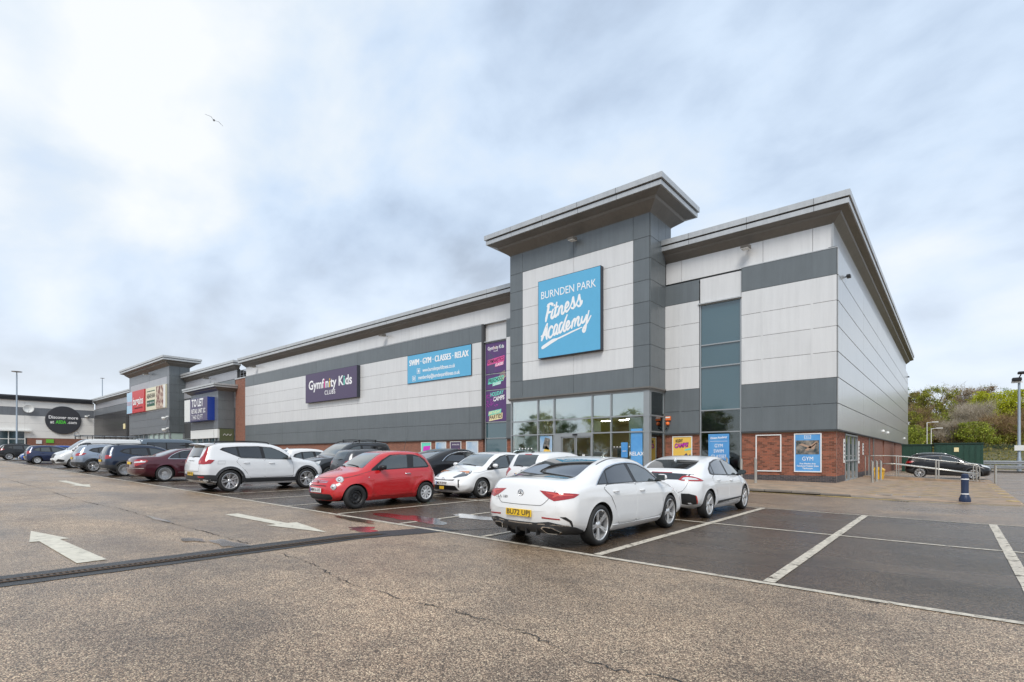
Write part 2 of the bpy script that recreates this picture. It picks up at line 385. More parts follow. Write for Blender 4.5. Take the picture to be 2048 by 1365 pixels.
# ---------------------------------------------------------------- ground and markings
def sheet(name, x0, x1, y0, y1, dz, m, kind='structure', step=None, poly=None):
    xs = sorted(set([x0, x1] + [v for v in (-220, -140, -110, -90, -80, -72, -66, -60, -50, -40, -30, -20, -10, 0, 10) if x0 < v < x1]))
    b = MB()
    for a, c in zip(xs, xs[1:]):
        b.add([(a, y0, gz(a)+dz), (c, y0, gz(c)+dz), (c, y1, gz(c)+dz), (a, y1, gz(a)+dz)], [(0,1,2,3)])
    o = b.build(name, m)
    if kind: o['kind'] = kind
    return o
big = MB()
gx = [-900, -400, -220, -140, -110, -90, -80, -72, -66, -50, -30, -10, 0, 20, 100, 900]
for a, c in zip(gx, gx[1:]):
    big.add([(a, -700, gz(a)), (c, -700, gz(c)), (c, 900, gz(c)), (a, 900, gz(a))], [(0,1,2,3)])
big.build('car_park_ground', M['asphalt'], kind='structure')
sheet('service_road', -150, 1.65, 15.32, 21.25, 0.004, M['road'])
sheet('access_road', 1.65, 60, 15.32, 70, 0.004, M['road'])
sheet('parking_bays', -85, 30, 6.53, 15.30, 0.004, M['bay'])

def flat_poly(name, pts, m, dz=0.008, thick=None, parent=None, **kw):
    b = MB()
    n = len(pts)
    b.add([(x, y, gz(x)+dz) for x, y in pts], [tuple(range(n))])
    return b.build(name, m, parent, **kw)
def strip(name, x0, y0, x1, y1, w, m, dz=0.008, label=None, jag=0.004, cat='road marking', group=None):
    """painted line with slightly uneven edges following the ground"""
    d = Vector((x1-x0, y1-y0)); L = d.length; d.normalize(); n = Vector((-d.y, d.x))
    k = max(2, int(L/0.35)); b = MB(); vs = []
    for i in range(k+1):
        p = Vector((x0, y0)) + d*(L*i/k)
        for s in (-1, 1):
            q = p + n*s*(w/2 + rnd.uniform(-jag, jag)); vs.append((q.x, q.y, gz(q.x)+dz))
    b.add(vs, [(2*i, 2*i+2, 2*i+3, 2*i+1) for i in range(k)])
    o = b.build(name, m)
    if label: setp(o, label, cat, group)
    else: o['kind'] = 'structure'
    return o
# long lines of the two bay rows
strip('bay_line', -84, 6.47, 30, 6.47, 0.10, M['line'], label='long white line along the aisle edge of the front parking bays')
strip('bay_line', -84, 11.12, 30, 11.12, 0.09, M['line'], 0.010, label='long white line between the two back-to-back rows of bays')
strip('bay_line', -84, 15.20, 30, 15.20, 0.08, M['line'], label='long white line along the service road edge of the rear bays')
bayx = [0.66, -1.62, -3.90, -6.16, -8.42, -10.66]
while bayx[-1] > -60: bayx.append(bayx[-1] - 2.32)
names = {0.66: 'white bay divider at the far right running off the frame', -1.62: 'wide white bay divider in the middle of the empty bays on the right',
         -3.90: 'white bay divider right beside the white rear-facing saloon', -6.16: 'white bay divider just left of the white saloon',
         -8.42: 'white bay divider crossing the puddle by the drain end', -10.66: 'white bay divider just in front of the red hatchback'}
cars_ = [(-12.0, 'red hatchback'), (-19.3, 'white compact SUV'), (-26.3, 'maroon saloon'), (-31.9, 'dark blue crossover'), (-37.6, 'silver blue crossover'), (-44.6, 'white panel van'), (-55.4, 'dark blue small hatchback')]
rest_ = [x for x in bayx if x not in names]
for x in rest_:
    c_ = min(cars_, key=lambda q: abs(q[0]-x)); same = sorted([v for v in rest_ if min(cars_, key=lambda q: abs(q[0]-v)) is c_ and (v > c_[0]) == (x > c_[0])], key=lambda v: abs(v-c_[0]))
    names[x] = 'white bay divider, %s line to the %s of the %s' % (('nearest', 'second', 'third', 'fourth', 'fifth')[min(4, same.index(x))], 'right' if x > c_[0] else 'left', c_[1])
for i, x in enumerate(bayx):
    w = 0.13 if x > -4 else 0.09
    strip('bay_divider', x, 6.53, x, 15.15, w, M['line'], 0.012, label=names.get(x, 'white divider line lying beyond the right edge of the view'), group='bay divider lines')
# yellow line of the service road
pts = [(-60, 21.12), (-6, 21.12), (-3.6, 20.95), (-1.5, 20.85), (0.2, 20.95), (1.5, 21.15), (3, 21.3)]
b = MB(); vs = []
P2 = bezier_pts([(x, y, 0) for x, y in pts], 8)
for i, p in enumerate(P2):
    for s in (-1, 1): vs.append((p.x, p.y + s*(0.055 + rnd.uniform(-.008, .008)), gz(p.x)+0.010))
b.add(vs, [(2*i, 2*i+2, 2*i+3, 2*i+1) for i in range(len(P2)-1)])
setp(b.build('yellow_line', M['yline']), 'worn yellow no-parking line along the kerb by the shops', 'road marking')

# arrows
def arrow(tip, tail, hw, hl, sw, label):
    t = Vector(tip); s = Vector(tail); d = (t-s).normalized(); n = Vector((-d.y, d.x)); nk = t - d*hl
    P = [t, nk+n*hw, nk+n*sw*0.8, s+n*sw, s-n*sw, nk-n*sw*0.8, nk-n*hw]
    o = flat_poly('direction_arrow', [(p.x, p.y) for p in P], M['arrow'], 0.008); setp(o, label, 'road marking', 'direction arrows on the aisle'); return o
arrow((-12.21, 1.56), (-8.48, 1.67), 0.24, 1.4, 0.155, 'large cream arrow pointing away to the left on the near side of the aisle')
arrow((-8.45, 4.97), (-12.27, 4.88), 0.30, 1.6, 0.14, 'cream arrow pointing right towards the drain beside the front bays')
arrow((-23.6, 4.6), (-28.5, 4.6), 0.30, 1.7, 0.14, 'small distant cream arrow in the aisle behind the silver crossover')

# black asphalt band with slotted channel drain
dr = empty('channel_drain', (-7.5, 3, gz(-7.5)), 'slotted channel drain across the aisle in a black asphalt band', 'drain')
def bandx(y): return -7.92 + (y-0.8)*0.03 if y < 5 else -7.79 + (y-5)*0.30
b = MB(); vs = []; ks = []
yy = [-14, -9, -5, -2, -1, 0] + [0.25*i for i in range(1, 28)]
for y in yy:
    xm = bandx(y)
    vs += [(xm-0.33+rnd.uniform(-.012,.012), y, gz(xm-.33)+.006), (xm+0.30+rnd.uniform(-.012,.012), y, gz(xm+.3)+.006)]
b.add(vs, [(2*i, 2*i+1, 2*i+3, 2*i+2) for i in range(len(yy)-1)])
b.build('asphalt_band', M['patch'], dr)
b = MB()
b.add([(bandx(y)+o, y, gz(bandx(y))+.009) for y in (-14, 0, 1.6, 3.2, 4.6, 5.6) for o in (-.065, .065)], [(2*i, 2*i+1, 2*i+3, 2*i+2) for i in range(5)])
b.build('drain_channel', M['groove'], dr)
b = MB(); y = -13.9
while y < 5.5:
    if y > -3 or int(y*10) % 1 == 0:
        x = bandx(y); z = gz(x)+.010; b.box(x-.062, x+.062, y, y+.028, z, z+.006)
    y += 0.055
for s in (-1, 1):
    for ya, yb in ((-13.9, 0.8), (0.8, 5.5)):
        xa, xb = bandx(ya)+s*.068, bandx(yb)+s*.068
        b.tube([(xa, ya, gz(xa)+.012), (xb, yb, gz(xb)+.012)], .007, 4)
o = b.build('grating', M['galv'], dr); o['kind'] = 'stuff'; o.data.materials[0] = mat('rusty_grating', (0.10, 0.07, 0.05), 0.6, metal=0.5)
# drain end run inside the bay (thin dark seam)
strip('tar_seam', -7.1, 6.6, -5.6, 9.0, 0.03, M['patch'], 0.011, jag=0.008)

# cracks: thin ragged dark strips in the surface
def crack(name, pts, w, dz=0.006):
    P = bezier_pts([(x, y, 0) for x, y in pts], 14); vs = []
    # jitter
    Q = []
    for i, p in enumerate(P):
        j = 0.03 if 0 < i < len(P)-1 else 0
        Q.append(Vector((p.x + rnd.uniform(-j, j), p.y + rnd.uniform(-j, j), 0)))
    R_ = []
    for a, c in zip(Q, Q[1:]):
        for k in range(4):
            q = a.lerp(c, k/4); R_.append(Vector((q.x + rnd.uniform(-.008,.008), q.y + rnd.uniform(-.008,.008), 0)))
    b = MB()
    for i, p in enumerate(R_):
        d = (R_[min(i+1, len(R_)-1)] - R_[max(i-1, 0)]).normalized(); n = Vector((-d.y, d.x, 0))
        ww = w*rnd.uniform(0.15, 1.0)*(0.6+0.4*math.sin(i*0.13))
        for s in (-1, 1): q = p + n*s*ww/2; vs.append((q.x, q.y, gz(q.x)+dz))
    b.add(vs, [(2*i, 2*i+2, 2*i+3, 2*i+1) for i in range(len(R_)-1)])
    return b.build(name, M['groovecrack'], kind='structure')
M['groovecrack'] = mat('crack_tar', (0.035, 0.033, 0.032), 0.8)
crack('joint_crack', [(-7.3, 3.55), (-6.4, 3.5), (-5.75, 3.38), (-5.06, 3.27), (-4.12, 3.3), (-3.59, 3.36), (-2.83, 3.36), (-1.89, 3.2), (-1.33, 3.3), (0.5, 3.35), (3, 3.3)], 0.022)
crack('joint_crack', [(-8.35, 3.56), (-9.78, 3.56), (-12.2, 3.5), (-15.06, 3.5), (-17.95, 3.3), (-24, 3.3), (-34, 3.2)], 0.035)
crack('joint_crack', [(-0.4, 6.38), (-1.6, 6.40), (-3.9, 6.41), (-6, 6.42)], 0.022, 0.007)

# pavement in front of the shops, kerb stones, forecourt
pave_h = 0.11
b = MB()
for a, c in zip([-150, -110, -90, -80, -72, -66, -50, -30, -20, -10, -5.2], [-110, -90, -80, -72, -66, -50, -30, -20, -10, -5.2, -4.2]):
    h1 = pave_h; 
    b.add([(a, 21.42, gz(a)+h1), (c, 21.42, gz(c)+h1), (c, 29.2, gz(c)+h1), (a, 29.2, gz(a)+h1)], [(0,1,2,3)])
b.build('pavement', M['pave'], kind='structure')
# the pavement drops flush towards the forecourt
b = MB()
gxs = [-4.2, -3.4, -2.6, -1.8, -1.0, -0.2, 0.6, 1.65]
def fz(x, y):
    h = pave_h if x < -4.15 else max(0.02, pave_h - (x+4.2)*0.035)
    return gz(x) + (h if y > 22 else h*max(0.25, 1 - max(0, x+4.2)*0.35))
gys = [21.42, 22.2, 24, 27, 30, 33, 36.6, 41]
for xa, xb in zip(gxs, gxs[1:]):
    for ya, yb in zip(gys, gys[1:]):
        b.add([(xa,ya,fz(xa,ya)),(xb,ya,fz(xb,ya)),(xb,yb,fz(xb,yb)),(xa,yb,fz(xa,yb))],[(0,1,2,3)])
b.build('forecourt_paving', M['pave'], kind='structure')
kb = empty('kerb', (-6, 21.35, gz(-6)), 'weathered concrete kerb of separate stones edging the shop pavement', 'kerb')
x = -45.0; km = {}
while x < -2.6:
    L = 0.905; h = pave_h + 0.005
    if x > -4.2: h = max(0.03, h - (x+4.2)*0.055)
    m = MB(); m.cbox(0, L, 0, 0.15, -0.08, 0, 0.012)
    if 'k' not in km: km['k'] = m.build('kerb_stone', M['kerb'], kb); o = km['k']
    else: o = bpy.data.objects.new('kerb_stone', km['k'].data); C.objects.link(o); o.parent = kb
    if 'first' not in km:
        km['first'] = 1
        for v in o.data.vertices: v.co += Vector(kb.location)
    o.location = Vector((x, 21.275, gz(x)+h+rnd.uniform(-.004,.004))) - kb.location
    o.rotation_euler = (0, 0.0143, rnd.uniform(-.004,.004)); x += 0.92
# gully in front of the forecourt
b = MB(); b.box(-1.6, -1.05, 20.45, 20.75, 0.0, 0.02)
for i in range(7): b.box(-1.56+i*.075, -1.52+i*.075, 20.48, 20.72, .02, .026)
setp(b.build('gully_grate', M['patch']), 'dark iron gully grate in the road by the forecourt', 'drain')
# yellow hatching on the forecourt, worn
for k in range(11):
    y = 23.2 + k*1.25
    xa, xb = -2.5 + 0.04*k, 1.35
    segs = 5
    for s_ in range(segs):
        if rnd.random() < 0.25 and s_ < 4: continue
        x0 = xa + (xb-xa)*s_/segs; x1 = x0 + (xb-xa)/segs*rnd.uniform(.45, 1.0)
        b = MB(); ya = y + (x0-xa)*0.42; yb = y + (x1-xa)*0.42
        if yb > 36: continue
        b.add([(x0, ya-.10, fz(x0, ya)+.008), (x1, yb-.10, fz(x1, yb)+.008), (x1, yb+.05, fz(x1, yb)+.008), (x0, ya+.05, fz(x0, ya)+.008)], [(0,1,2,3)])
        if s_ == 0 or 'hatch' not in globals():
            if 'hatch' not in globals(): hatch = empty('yellow_hatching', (-0.5, 28, 0.03), 'worn yellow hatch lines painted across the forecourt paving', 'road marking')
        b.build('hatch_line', M['yline'], hatch)
for k in range(7):
    y = 22.8 + k*2.0
    b = MB(); b.add([(1.32, y, fz(1.3,y)+.008), (1.62, y-.1, fz(1.6,y)+.008), (1.62, y+.35, fz(1.6,y)+.008), (1.32, y+.5, fz(1.3,y)+.008)], [(0,1,2,3)])
    b.build('hatch_line', M['yline'], hatch)

# standing water
m = bpy.data.materials.new('standing_water'); m.use_nodes = True; t = m.node_tree; t.nodes.clear()
tr = N(t, 'ShaderNodeBsdfTransparent'); tr.inputs[0].default_value = (.62, .60, .58, 1); gl = N(t, 'ShaderNodeBsdfGlossy', Roughness=.15); gl.inputs[0].default_value = (.95, .95, .95, 1)
fr_ = N(t, 'ShaderNodeFresnel', IOR=1.33); mx = N(t, 'ShaderNodeMixShader'); Lk(t, math_node(t, 'MINIMUM', math_node(t, 'MULTIPLY', fr_.outputs[0], 1.0), 1.0), mx.inputs[0]); Lk(t, tr.outputs[0], mx.inputs[1]); Lk(t, gl.outputs[0], mx.inputs[2])
o_ = N(t, 'ShaderNodeOutputMaterial'); Lk(t, mx.outputs[0], o_.inputs[0]); M['water'] = m
def puddle(cx, cy, rx, ry, seed, label):
    r_ = random.Random(seed); n = 44; ph = [r_.uniform(0, 6.28) for _ in range(7)]; P = []
    for i in range(n):
        a = 2*math.pi*i/n; k = 1 + sum(math.sin(a*(j+2)+ph[j])*.36/(j+1.6) for j in range(7)); P.append((cx+rx*k*math.cos(a), cy+ry*k*math.sin(a)))
    o = flat_poly('puddle', P, M['water'], 0.013); o['kind'] = 'structure'; return o
puddle(-8.55, 3.35, .42, .16, 1, ''); puddle(-9.3, 3.1, .25, .12, 2, '')
puddle(-8.9, 7.2, .95, .38, 3, ''); puddle(-7.9, 8.3, .7, .30, 4, ''); puddle(-9.6, 6.25, .8, .13, 5, ''); puddle(-8.3, 5.6, .35, .22, 9, '')
puddle(-12.4, 3.52, .5, .07, 8, ''); puddle(-22, 9.0, 1.2, .3, 11, '')
# ---------------------------------------------------------------- cladding, cornices, windows
ZL = [2.69, 3.92, 5.14, 6.35, 7.55, 8.75, 9.96, 11.22]
_pm = {}
def panel(parent, face, a, z, w, h, m, plane, gap=0.016, t=0.045, name='cladding_panel'):
    """one cladding panel; face front: plane is Y and a is x; right: plane is X and a is y; left: faces -X"""
    key = (face, round(w, 3), round(h, 3), t, gap, m.name)
    if key not in _pm:
        b = MB(); g = gap/2
        if face == 'front': b.cbox(g, w-g, -t, 0, g, h-g, 0.006)
        elif face == 'right':
            b.cbox(g, w-g, -t, 0, g, h-g, 0.006); b.v = [(-y, x, z_) for x, y, z_ in b.v]
        else:
            b.cbox(g, w-g, -t, 0, g, h-g, 0.006); b.v = [(y, w-x, z_) for x, y, z_ in b.v]
        bb = b.build(name, m); _pm[key] = bb.data; bpy.data.objects.remove(bb)
    o = bpy.data.objects.new(name, _pm[key]); C.objects.link(o); o.parent = parent
    loc = (a, plane, z) if face == 'front' else (plane, a, z)
    o.location = Vector(loc) - parent.location
    return o
def grid(parent, face, plane, xs, zs, mf, **kw):
    for i, (a, c) in enumerate(zip(xs, xs[1:])):
        for j, (z0, z1) in enumerate(zip(zs, zs[1:])):
            m = mf(i, j)
            if m is not None: panel(parent, face, a, z0, c-a, z1-z0, m, plane, **kw)
def cornice(parent, path, o1, z0, z1, zt, closed=False):
    """o1 overhang, z0 foot at the wall, z1 start of fascia, zt top"""
    h = zt - z1
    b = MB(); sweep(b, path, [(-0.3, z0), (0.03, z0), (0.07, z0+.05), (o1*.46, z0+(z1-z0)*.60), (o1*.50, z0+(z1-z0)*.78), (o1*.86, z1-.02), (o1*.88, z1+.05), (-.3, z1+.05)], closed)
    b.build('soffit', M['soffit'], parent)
    b = MB(); sweep(b, path, [(o1*.6, z1+.002), (o1*.93, z1+.002), (o1*.93, z1+h*.40), (o1*.6, z1+h*.40)], closed); b.build('lower_fascia', M['fascia'], parent)
    b = MB(); sweep(b, path, [(o1*.6, z1+h*.40), (o1*.86, z1+h*.40), (o1*.86, z1+h*.52), (o1*.6, z1+h*.52)], closed); b.build('fascia_groove', M['groove'], parent)
    b = MB(); sweep(b, path, [(-.3, z1+h*.52), (o1, z1+h*.52), (o1, zt), (-.3, zt)], closed); b.build('upper_fascia', M['fascia'], parent)
def cornice_seams(parent, pts, o1, z0, z1, zt, normal):
    """thin vertical joints across the fascia"""
    b = MB(); h = zt - z1
    for p in pts:
        x, y = p
        if normal == 'front':
            b.box(x-.008, x+.008, y-o1-.003, y-o1+.01, z1+h*.52, zt+.002); b.box(x-.008, x+.008, y-o1*.93-.003, y-o1*.93+.01, z1, z1+h*.4)
        else:
            b.box(x+o1-.01, x+o1+.003, y-.008, y+.008, z1+h*.52, zt+.002); b.box(x+o1*.93-.01, x+o1*.93+.003, y-.008, y+.008, z1, z1+h*.4)
    b.build('fascia_joint', M['groove'], parent)
BH, BL, MJ = 0.065, 0.215, 0.010
_bm = {}
def brickwork(parent, spans, z0, z1, skip=None, dark_top=0.45, indiv=None):
    """spans: list of (face, plane, a0, a1). Bricks in stretcher bond proud of a mortar bed"""
    joined = {0: MB(), 1: MB()}
    for face, plane, a0, a1 in spans:
        b = MB()
        if face == 'front': b.box(a0+.004, a1-.004, plane+.006, plane+.2, z0, z1)
        else: b.box(plane-.2, plane-.006, a0+.004, a1-.004, z0, z1)
        b.build('mortar_bed', M['mortar'], parent)
        r = 0; z = z0
        while z + BH < z1 + 0.01:
            a = a0 - (0 if r % 2 == 0 else BL/2 + MJ/2)
            while a < a1 - 0.02:
                s, e = max(a, a0), min(a + BL, a1)
                if e - s > 0.04 and not (skip and skip(face, s, e, z)):
                    dk = 1 if z < dark_top else 0
                    if indiv and indiv(face, s, z) and len(_bm.setdefault('n', [])) < 300:
                        L = round(e-s, 3); key = (face, L, dk)
                        if key not in _bm:
                            q = MB()
                            if face == 'front': q.box(0, L, 0, .08, 0, BH)
                            else: q.box(-.08, 0, 0, L, 0, BH)
                            t_ = q.build('brick', M['brick_dark' if dk else 'brick']); _bm[key] = t_.data; bpy.data.objects.remove(t_)
                        o = bpy.data.objects.new('brick', _bm[key]); C.objects.link(o); o.parent = parent; _bm['n'].append(1)
                        j = rnd.uniform(-.002, .002)
                        o.location = Vector((s, plane+j, z) if face == 'front' else (plane+j, s, z)) - parent.location
                    else:
                        j = rnd.uniform(-.002, .002)
                        if face == 'front': joined[dk].box(s, e, plane+j, plane+.05, z, z+BH)
                        else: joined[dk].box(plane-.05, plane+j, s, e, z, z+BH)
                a += BL + MJ
            r += 1; z += BH + MJ
    for dk in (0, 1):
        if joined[dk].v:
            o = joined[dk].build('brickwork', M['brick_dark' if dk else 'brick'], parent, recalc=False); o['kind'] = 'stuff'
def tall_window(parent, x0, x1, Y, zs, panes, depth=0.12, bw=0.07, zb=None):
    """storey-high window; zs transom heights bottom to top; panes: material per pane"""
    win = MB(); f = bw
    for a in (x0, x1-f): win.box(a, a+f, Y-.02, Y+depth, zs[0], zs[-1])
    for i, z in enumerate(zs):
        hz_ = f*0.9; za = z if i == 0 else (z-hz_ if i == len(zs)-1 else z-hz_/2)
        win.box(x0+f, x1-f, Y-.018, Y+depth-.002, za, za+hz_)
    w = win.build('window', M['frame'], parent)
    for i, m in enumerate(panes):
        if m is None: continue
        b = MB(); b.box(x0+f, x1-f, Y+.05, Y+.062, zs[i]+f*.45, zs[i+1]-f*.45); b.build('pane', m, w)
    return w

# ================================================================= fitness building
FY = 28.55; FX = -4.14; TY = 26.6; TX0, TX1 = -22.53, -12.59
bd = empty('retail_building', (-12, 30, 0), 'long two-tone grey clad retail building with projecting entrance tower and brick base', 'building')
LX = [-67.6, -65.30, -57.95, -50.55, -43.15, -35.68, -28.30, -26.94]
CL, CD = M['clad_light'], M['clad_dark']
def mf_std(i, j): return CD if j in (0, 1, 6) else CL
# backing walls
b = MB()
b.box(-67.6, -26.945, FY+.005, FY+.35, 2.69, 11.3); b.build('wall', M['backing'], bd)
b = MB(); b.box(-24.56, TX0, FY+.005, FY+.35, 2.69, 11.3); b.build('wall', M['backing'], bd)
b = MB(); b.box(-27.1, -24.4, FY+.36, FY+.6, 0, 11.3); b.build('wall', M['backing'], bd)
b = MB(); b.box(-12.6, FX-.005, FY+.32, FY+.35, 2.69, 11.3); b.box(FX-.35, FX-.005, FY+.005, 79.0, 2.69, 11.3); b.build('wall', M['backing'], bd)
b = MB(); b.box(-8.41, FX-.006, FY+.005, FY+.31, 2.69, 11.24); b.box(-12.6, -10.61, FY+.005, FY+.31, 2.69, 9.98); b.build('wall', M['backing'], bd)
# recessed upper wall (parapet band)
b = MB(); b.box(-67.8, FX-.24, 28.76, 29.2, 11.1, 12.6); b.box(FX-.6, FX-.21, 28.76, 79, 11.1, 12.6); b.build('wall', M['backing'], bd)
UX = [-67.8, -65.30, -57.95, -50.55, -43.15, -35.68, -28.30, TX0]
grid(bd, 'front', 28.75, UX, [11.24, 12.45], lambda i, j: CL)
grid(bd, 'front', 28.75, [-12.6, -11.68, -7.41, -5.17, FX-.2], [11.24, 12.45], lambda i, j: CL)
SY = [28.60, 29.7] + [29.7 + 7.95*k for k in range(1, 7)] + [78.9]
grid(bd, 'right', FX-.20, SY, [11.24, 12.45], lambda i, j: M['clad_silver'])
b = MB(); b.box(-67.65, TX0, FY-.06, FY+.25, 11.215, 11.255); b.box(-8.41, FX+.02, FY-.06, FY+.25, 11.215, 11.255); b.build('capping_strip', M['fascia'], bd)
# main field
grid(bd, 'front', FY, LX, ZL, mf_std)
grid(bd, 'front', FY, [-24.56, TX0], ZL[:-1] + [11.22], mf_std)
grid(bd, 'front', FY, [-8.41, -7.41, -5.17, FX], ZL, mf_std)
grid(bd, 'front', FY, [-12.6, -11.68, -10.61], ZL[:-1], lambda i, j: CD if j < 2 else CL)
grid(bd, 'front', FY, [-12.6, -11.68, -10.61], [9.96, 11.1], lambda i, j: CD)
panel(bd, 'front', -10.6, 9.75, 2.18, 1.38, CL, FY+.10)
panel(bd, 'front', -26.9, 9.9, 2.32, 1.32, CL, FY+.22)
grid(bd, 'right', FX, SY, ZL, lambda i, j: M['clad_silver'], gap=.03)
# wide joint cover strips of the right wing
for x in (-5.17, -7.41, -11.68):
    for m_, z0_, z1_ in (('clad_light', 5.15, 9.95), ('clad_dark', 2.70, 5.14), ('clad_dark', 9.97, 11.05 if x < -11 else 11.21)):
        b = MB(); b.box(x-.05, x+.05, FY-.053, FY-.02, z0_, z1_); b.build('joint_cover', M[m_], bd)
# drip edge at the foot of the cladding
b = MB(); b.box(-67.6, -26.94, FY-.08, FY+.1, 2.63, 2.69); b.box(-24.56, TX0, FY-.08, FY+.1, 2.63, 2.69); b.box(-12.59, -10.61, FY-.08, FY+.1, 2.63, 2.69)
b.box(-8.41, FX+.08, FY-.08, FY+.1, 2.63, 2.69); b.box(FX-.1, FX+.08, FY+.1, 79, 2.63, 2.69); b.build('drip_edge', M['backing'], bd)
# dark end piece beside the banner window
b = MB(); b.box(-26.95, -26.75, FY-.10, FY+.28, 2.69, 11.25); b.build('edge_trim', M['backing'], bd)
# cornices
cornice(bd, [(-67.8, 33), (-67.8, 28.75), (TX0+.02, 28.75)], 0.80, 12.43, 12.97, 13.56)
cornice(bd, [(-12.57, 28.75), (-4.34, 28.75), (-4.34, 79.2), (-8, 79.2)], 0.80, 12.43, 12.97, 13.56)
cornice_seams(bd, [(x, 28.75) for x in (-62, -56, -50, -44, -38, -32, -26, -11, -8, -5)], .8, 12.43, 12.97, 13.56, 'front')
cornice_seams(bd, [(-4.34, y) for y in range(33, 78, 6)], .8, 12.43, 12.97, 13.56, 'right')
b = MB(); b.box(-67.5, -4.7, 29.0, 78.9, 12.5, 12.7); b.build('roof', M['roof'], bd)
b = MB(); b.box(-67.6, -67.3, 28.9, 79, 0, 12.5); b.box(-67.3, -4.5, 78.7, 79, 0, 12.5); b.build('wall', M['clad_grey'], bd)
# brick base
def bskip(face, s, e, z):
    return False
brickwork(bd, [('front', FY+.05, -8.41, FX-.045), ('right', FX-.05, FY+.055, 31.3), ('right', FX-.05, 35.7, 43.5), ('front', FY+.05, -12.59, -10.61), ('front', FY+.05, -24.56, TX0)],
          0.04, 2.63, indiv=lambda f, s, z: (f == 'front' and s > -7.9) or (f == 'right' and s < 29.6))
M['brickfar'] = bpy.data.materials.new('distant_brick_courses'); M['brickfar'].use_nodes = True
t = M['brickfar'].node_tree; g = N(t, 'ShaderNodeNewGeometry'); sp_ = N(t, 'ShaderNodeSeparateXYZ'); Lk(t, g.outputs['Position'], sp_.inputs[0])
cb_ = N(t, 'ShaderNodeCombineXYZ'); Lk(t, math_node(t, 'ADD', sp_.outputs[0], sp_.outputs[1]), cb_.inputs[0]); Lk(t, sp_.outputs[2], cb_.inputs[1])
br = N(t, 'ShaderNodeTexBrick', Scale=1.0); br.inputs['Brick Width'].default_value = .225; br.inputs['Row Height'].default_value = .075; br.inputs['Mortar Size'].default_value = .006
br.inputs['Color1'].default_value = (.27, .10, .06, 1); br.inputs['Color2'].default_value = (.18, .068, .045, 1); br.inputs['Mortar'].default_value = (.3, .22, .17, 1)
Lk(t, cb_.outputs[0], br.inputs['Vector']); p_ = t.nodes['Principled BSDF']; Lk(t, br.outputs[0], p_.inputs['Base Color']); p_.inputs['Roughness'].default_value = .85
b = MB(); b.box(-67.6, -26.94, FY+.05, FY+.3, 0, 2.63); b.build('brick_base', M['brickfar'], bd)
for q in ((-.3, -.05, 43.5, 50.2), (-.3, -.05, 51.2, 61.0), (-.3, -.05, 62.0, 78.9), (-.5, -.35, 43.5, 78.9)): b = MB(); b.box(FX+q[0], FX+q[1], q[2], q[3], 0, 2.63); b.build('brick_base', M['brickfar'], bd)
b = MB(); b.box(FX-.06, FX-.02, 41.2, 41.6, 0.0, 2.63); b.box(FX-.06, FX-.02, 43.5, 44.0, 0.0, 2.63); b.build('downpipe', M['soffit'], bd)
# tall windows
tall_window(bd, -10.60, -8.42, FY+.04, [0.2, 2.73, 3.91, 6.27, 7.47, 9.72], [M['glass'], M['glass'], M['teal'], M['teal'], M['teal']])
b = MB(); b.box(-10.66, -8.38, FY-.12, FY+.04, 9.70, 9.76); b.build('sill', M['fascia'], bd)
tall_window(bd, -26.75, -24.57, FY+.10, [0.45, 2.73, 3.91, 6.27, 7.47, 9.86], [M['teal'], M['teal'], M['tealdark'], M['tealdark'], M['tealdark']])
b = MB(); b.box(-26.9, -24.5, FY-.05, FY+.1, 9.86, 9.92); b.build('sill', M['fascia'], bd)
# interior seen through the wing window
b = MB(); b.box(-10.55, -8.47, FY+.35, FY+.37, 3.15, 3.9); b.build('roller_blind', M['whiteboard'], bd)
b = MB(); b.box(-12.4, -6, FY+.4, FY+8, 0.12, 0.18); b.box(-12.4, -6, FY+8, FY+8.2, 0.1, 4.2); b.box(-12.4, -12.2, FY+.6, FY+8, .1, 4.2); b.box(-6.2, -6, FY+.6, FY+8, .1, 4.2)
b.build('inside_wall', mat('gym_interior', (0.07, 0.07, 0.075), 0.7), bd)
b = MB(); b.box(-12.4, -6, FY+.4, FY+8, 3.95, 4.1); b.build('ceiling', M['lobby_wall'], bd)
# side door
dw = MB()
for y in (31.3, 32.7, 34.2, 35.63): dw.box(FX-.12, FX-.01, y, y+.07, 0.12, 2.6)
for z in (0.12, 1.15, 2.5): dw.box(FX-.118, FX-.012, 31.37, 35.63, z, z+.08)
sd = dw.build('side_door', M['frame'], bd)
for y0_, y1_ in ((31.37, 32.7), (32.77, 34.2), (34.27, 35.63)):
    b = MB(); b.box(FX-.08, FX-.07, y0_, y1_, 0.2, 2.5); b.build('pane', M['tealdark'], sd)
b = MB(); b.box(FX-.14, FX+.10, 31.2, 35.8, 0.04, 0.12); b.build('door_step', M['fascia'], sd)

# ---- tower
TZ = [5.22, 6.33, 7.51, 8.69, 9.87, 11.05, 12.23, 13.41, 14.69]
b = MB(); b.box(TX0+.01, TX1-.01, TY+.005, TY+.2, 5.2, 14.8); b.box(TX1-.2, TX1-.005, TY+.2, 29.28, 5.2, 14.8); b.box(TX0+.005, TX0+.2, TY+.2, 29.28, 5.2, 14.8); b.box(TX0, TX1, 29.1, 29.3, 11, 14.8); b.build('tower_wall', M['backing'], bd)
tx = [TX0, -21.46, -17.5, -13.57, TX1]
def mf_tower(i, j):
    if i in (0, 3) or j in (0, 7): return CD
    return None
grid(bd, 'front', TY, tx, TZ, mf_tower)
grid(bd, 'front', TY, [-21.46, -17.5, -13.57], TZ[1:8], lambda i, j: CL)
grid(bd, 'right', TX1, [TY, 27.55, 28.5], TZ, lambda i, j: CD)
grid(bd, 'right', TX1, [28.5, 29.28], [13.5, 14.69], lambda i, j: CD)
grid(bd, 'left', TX0, [TY, 28.5], TZ, lambda i, j: CD)
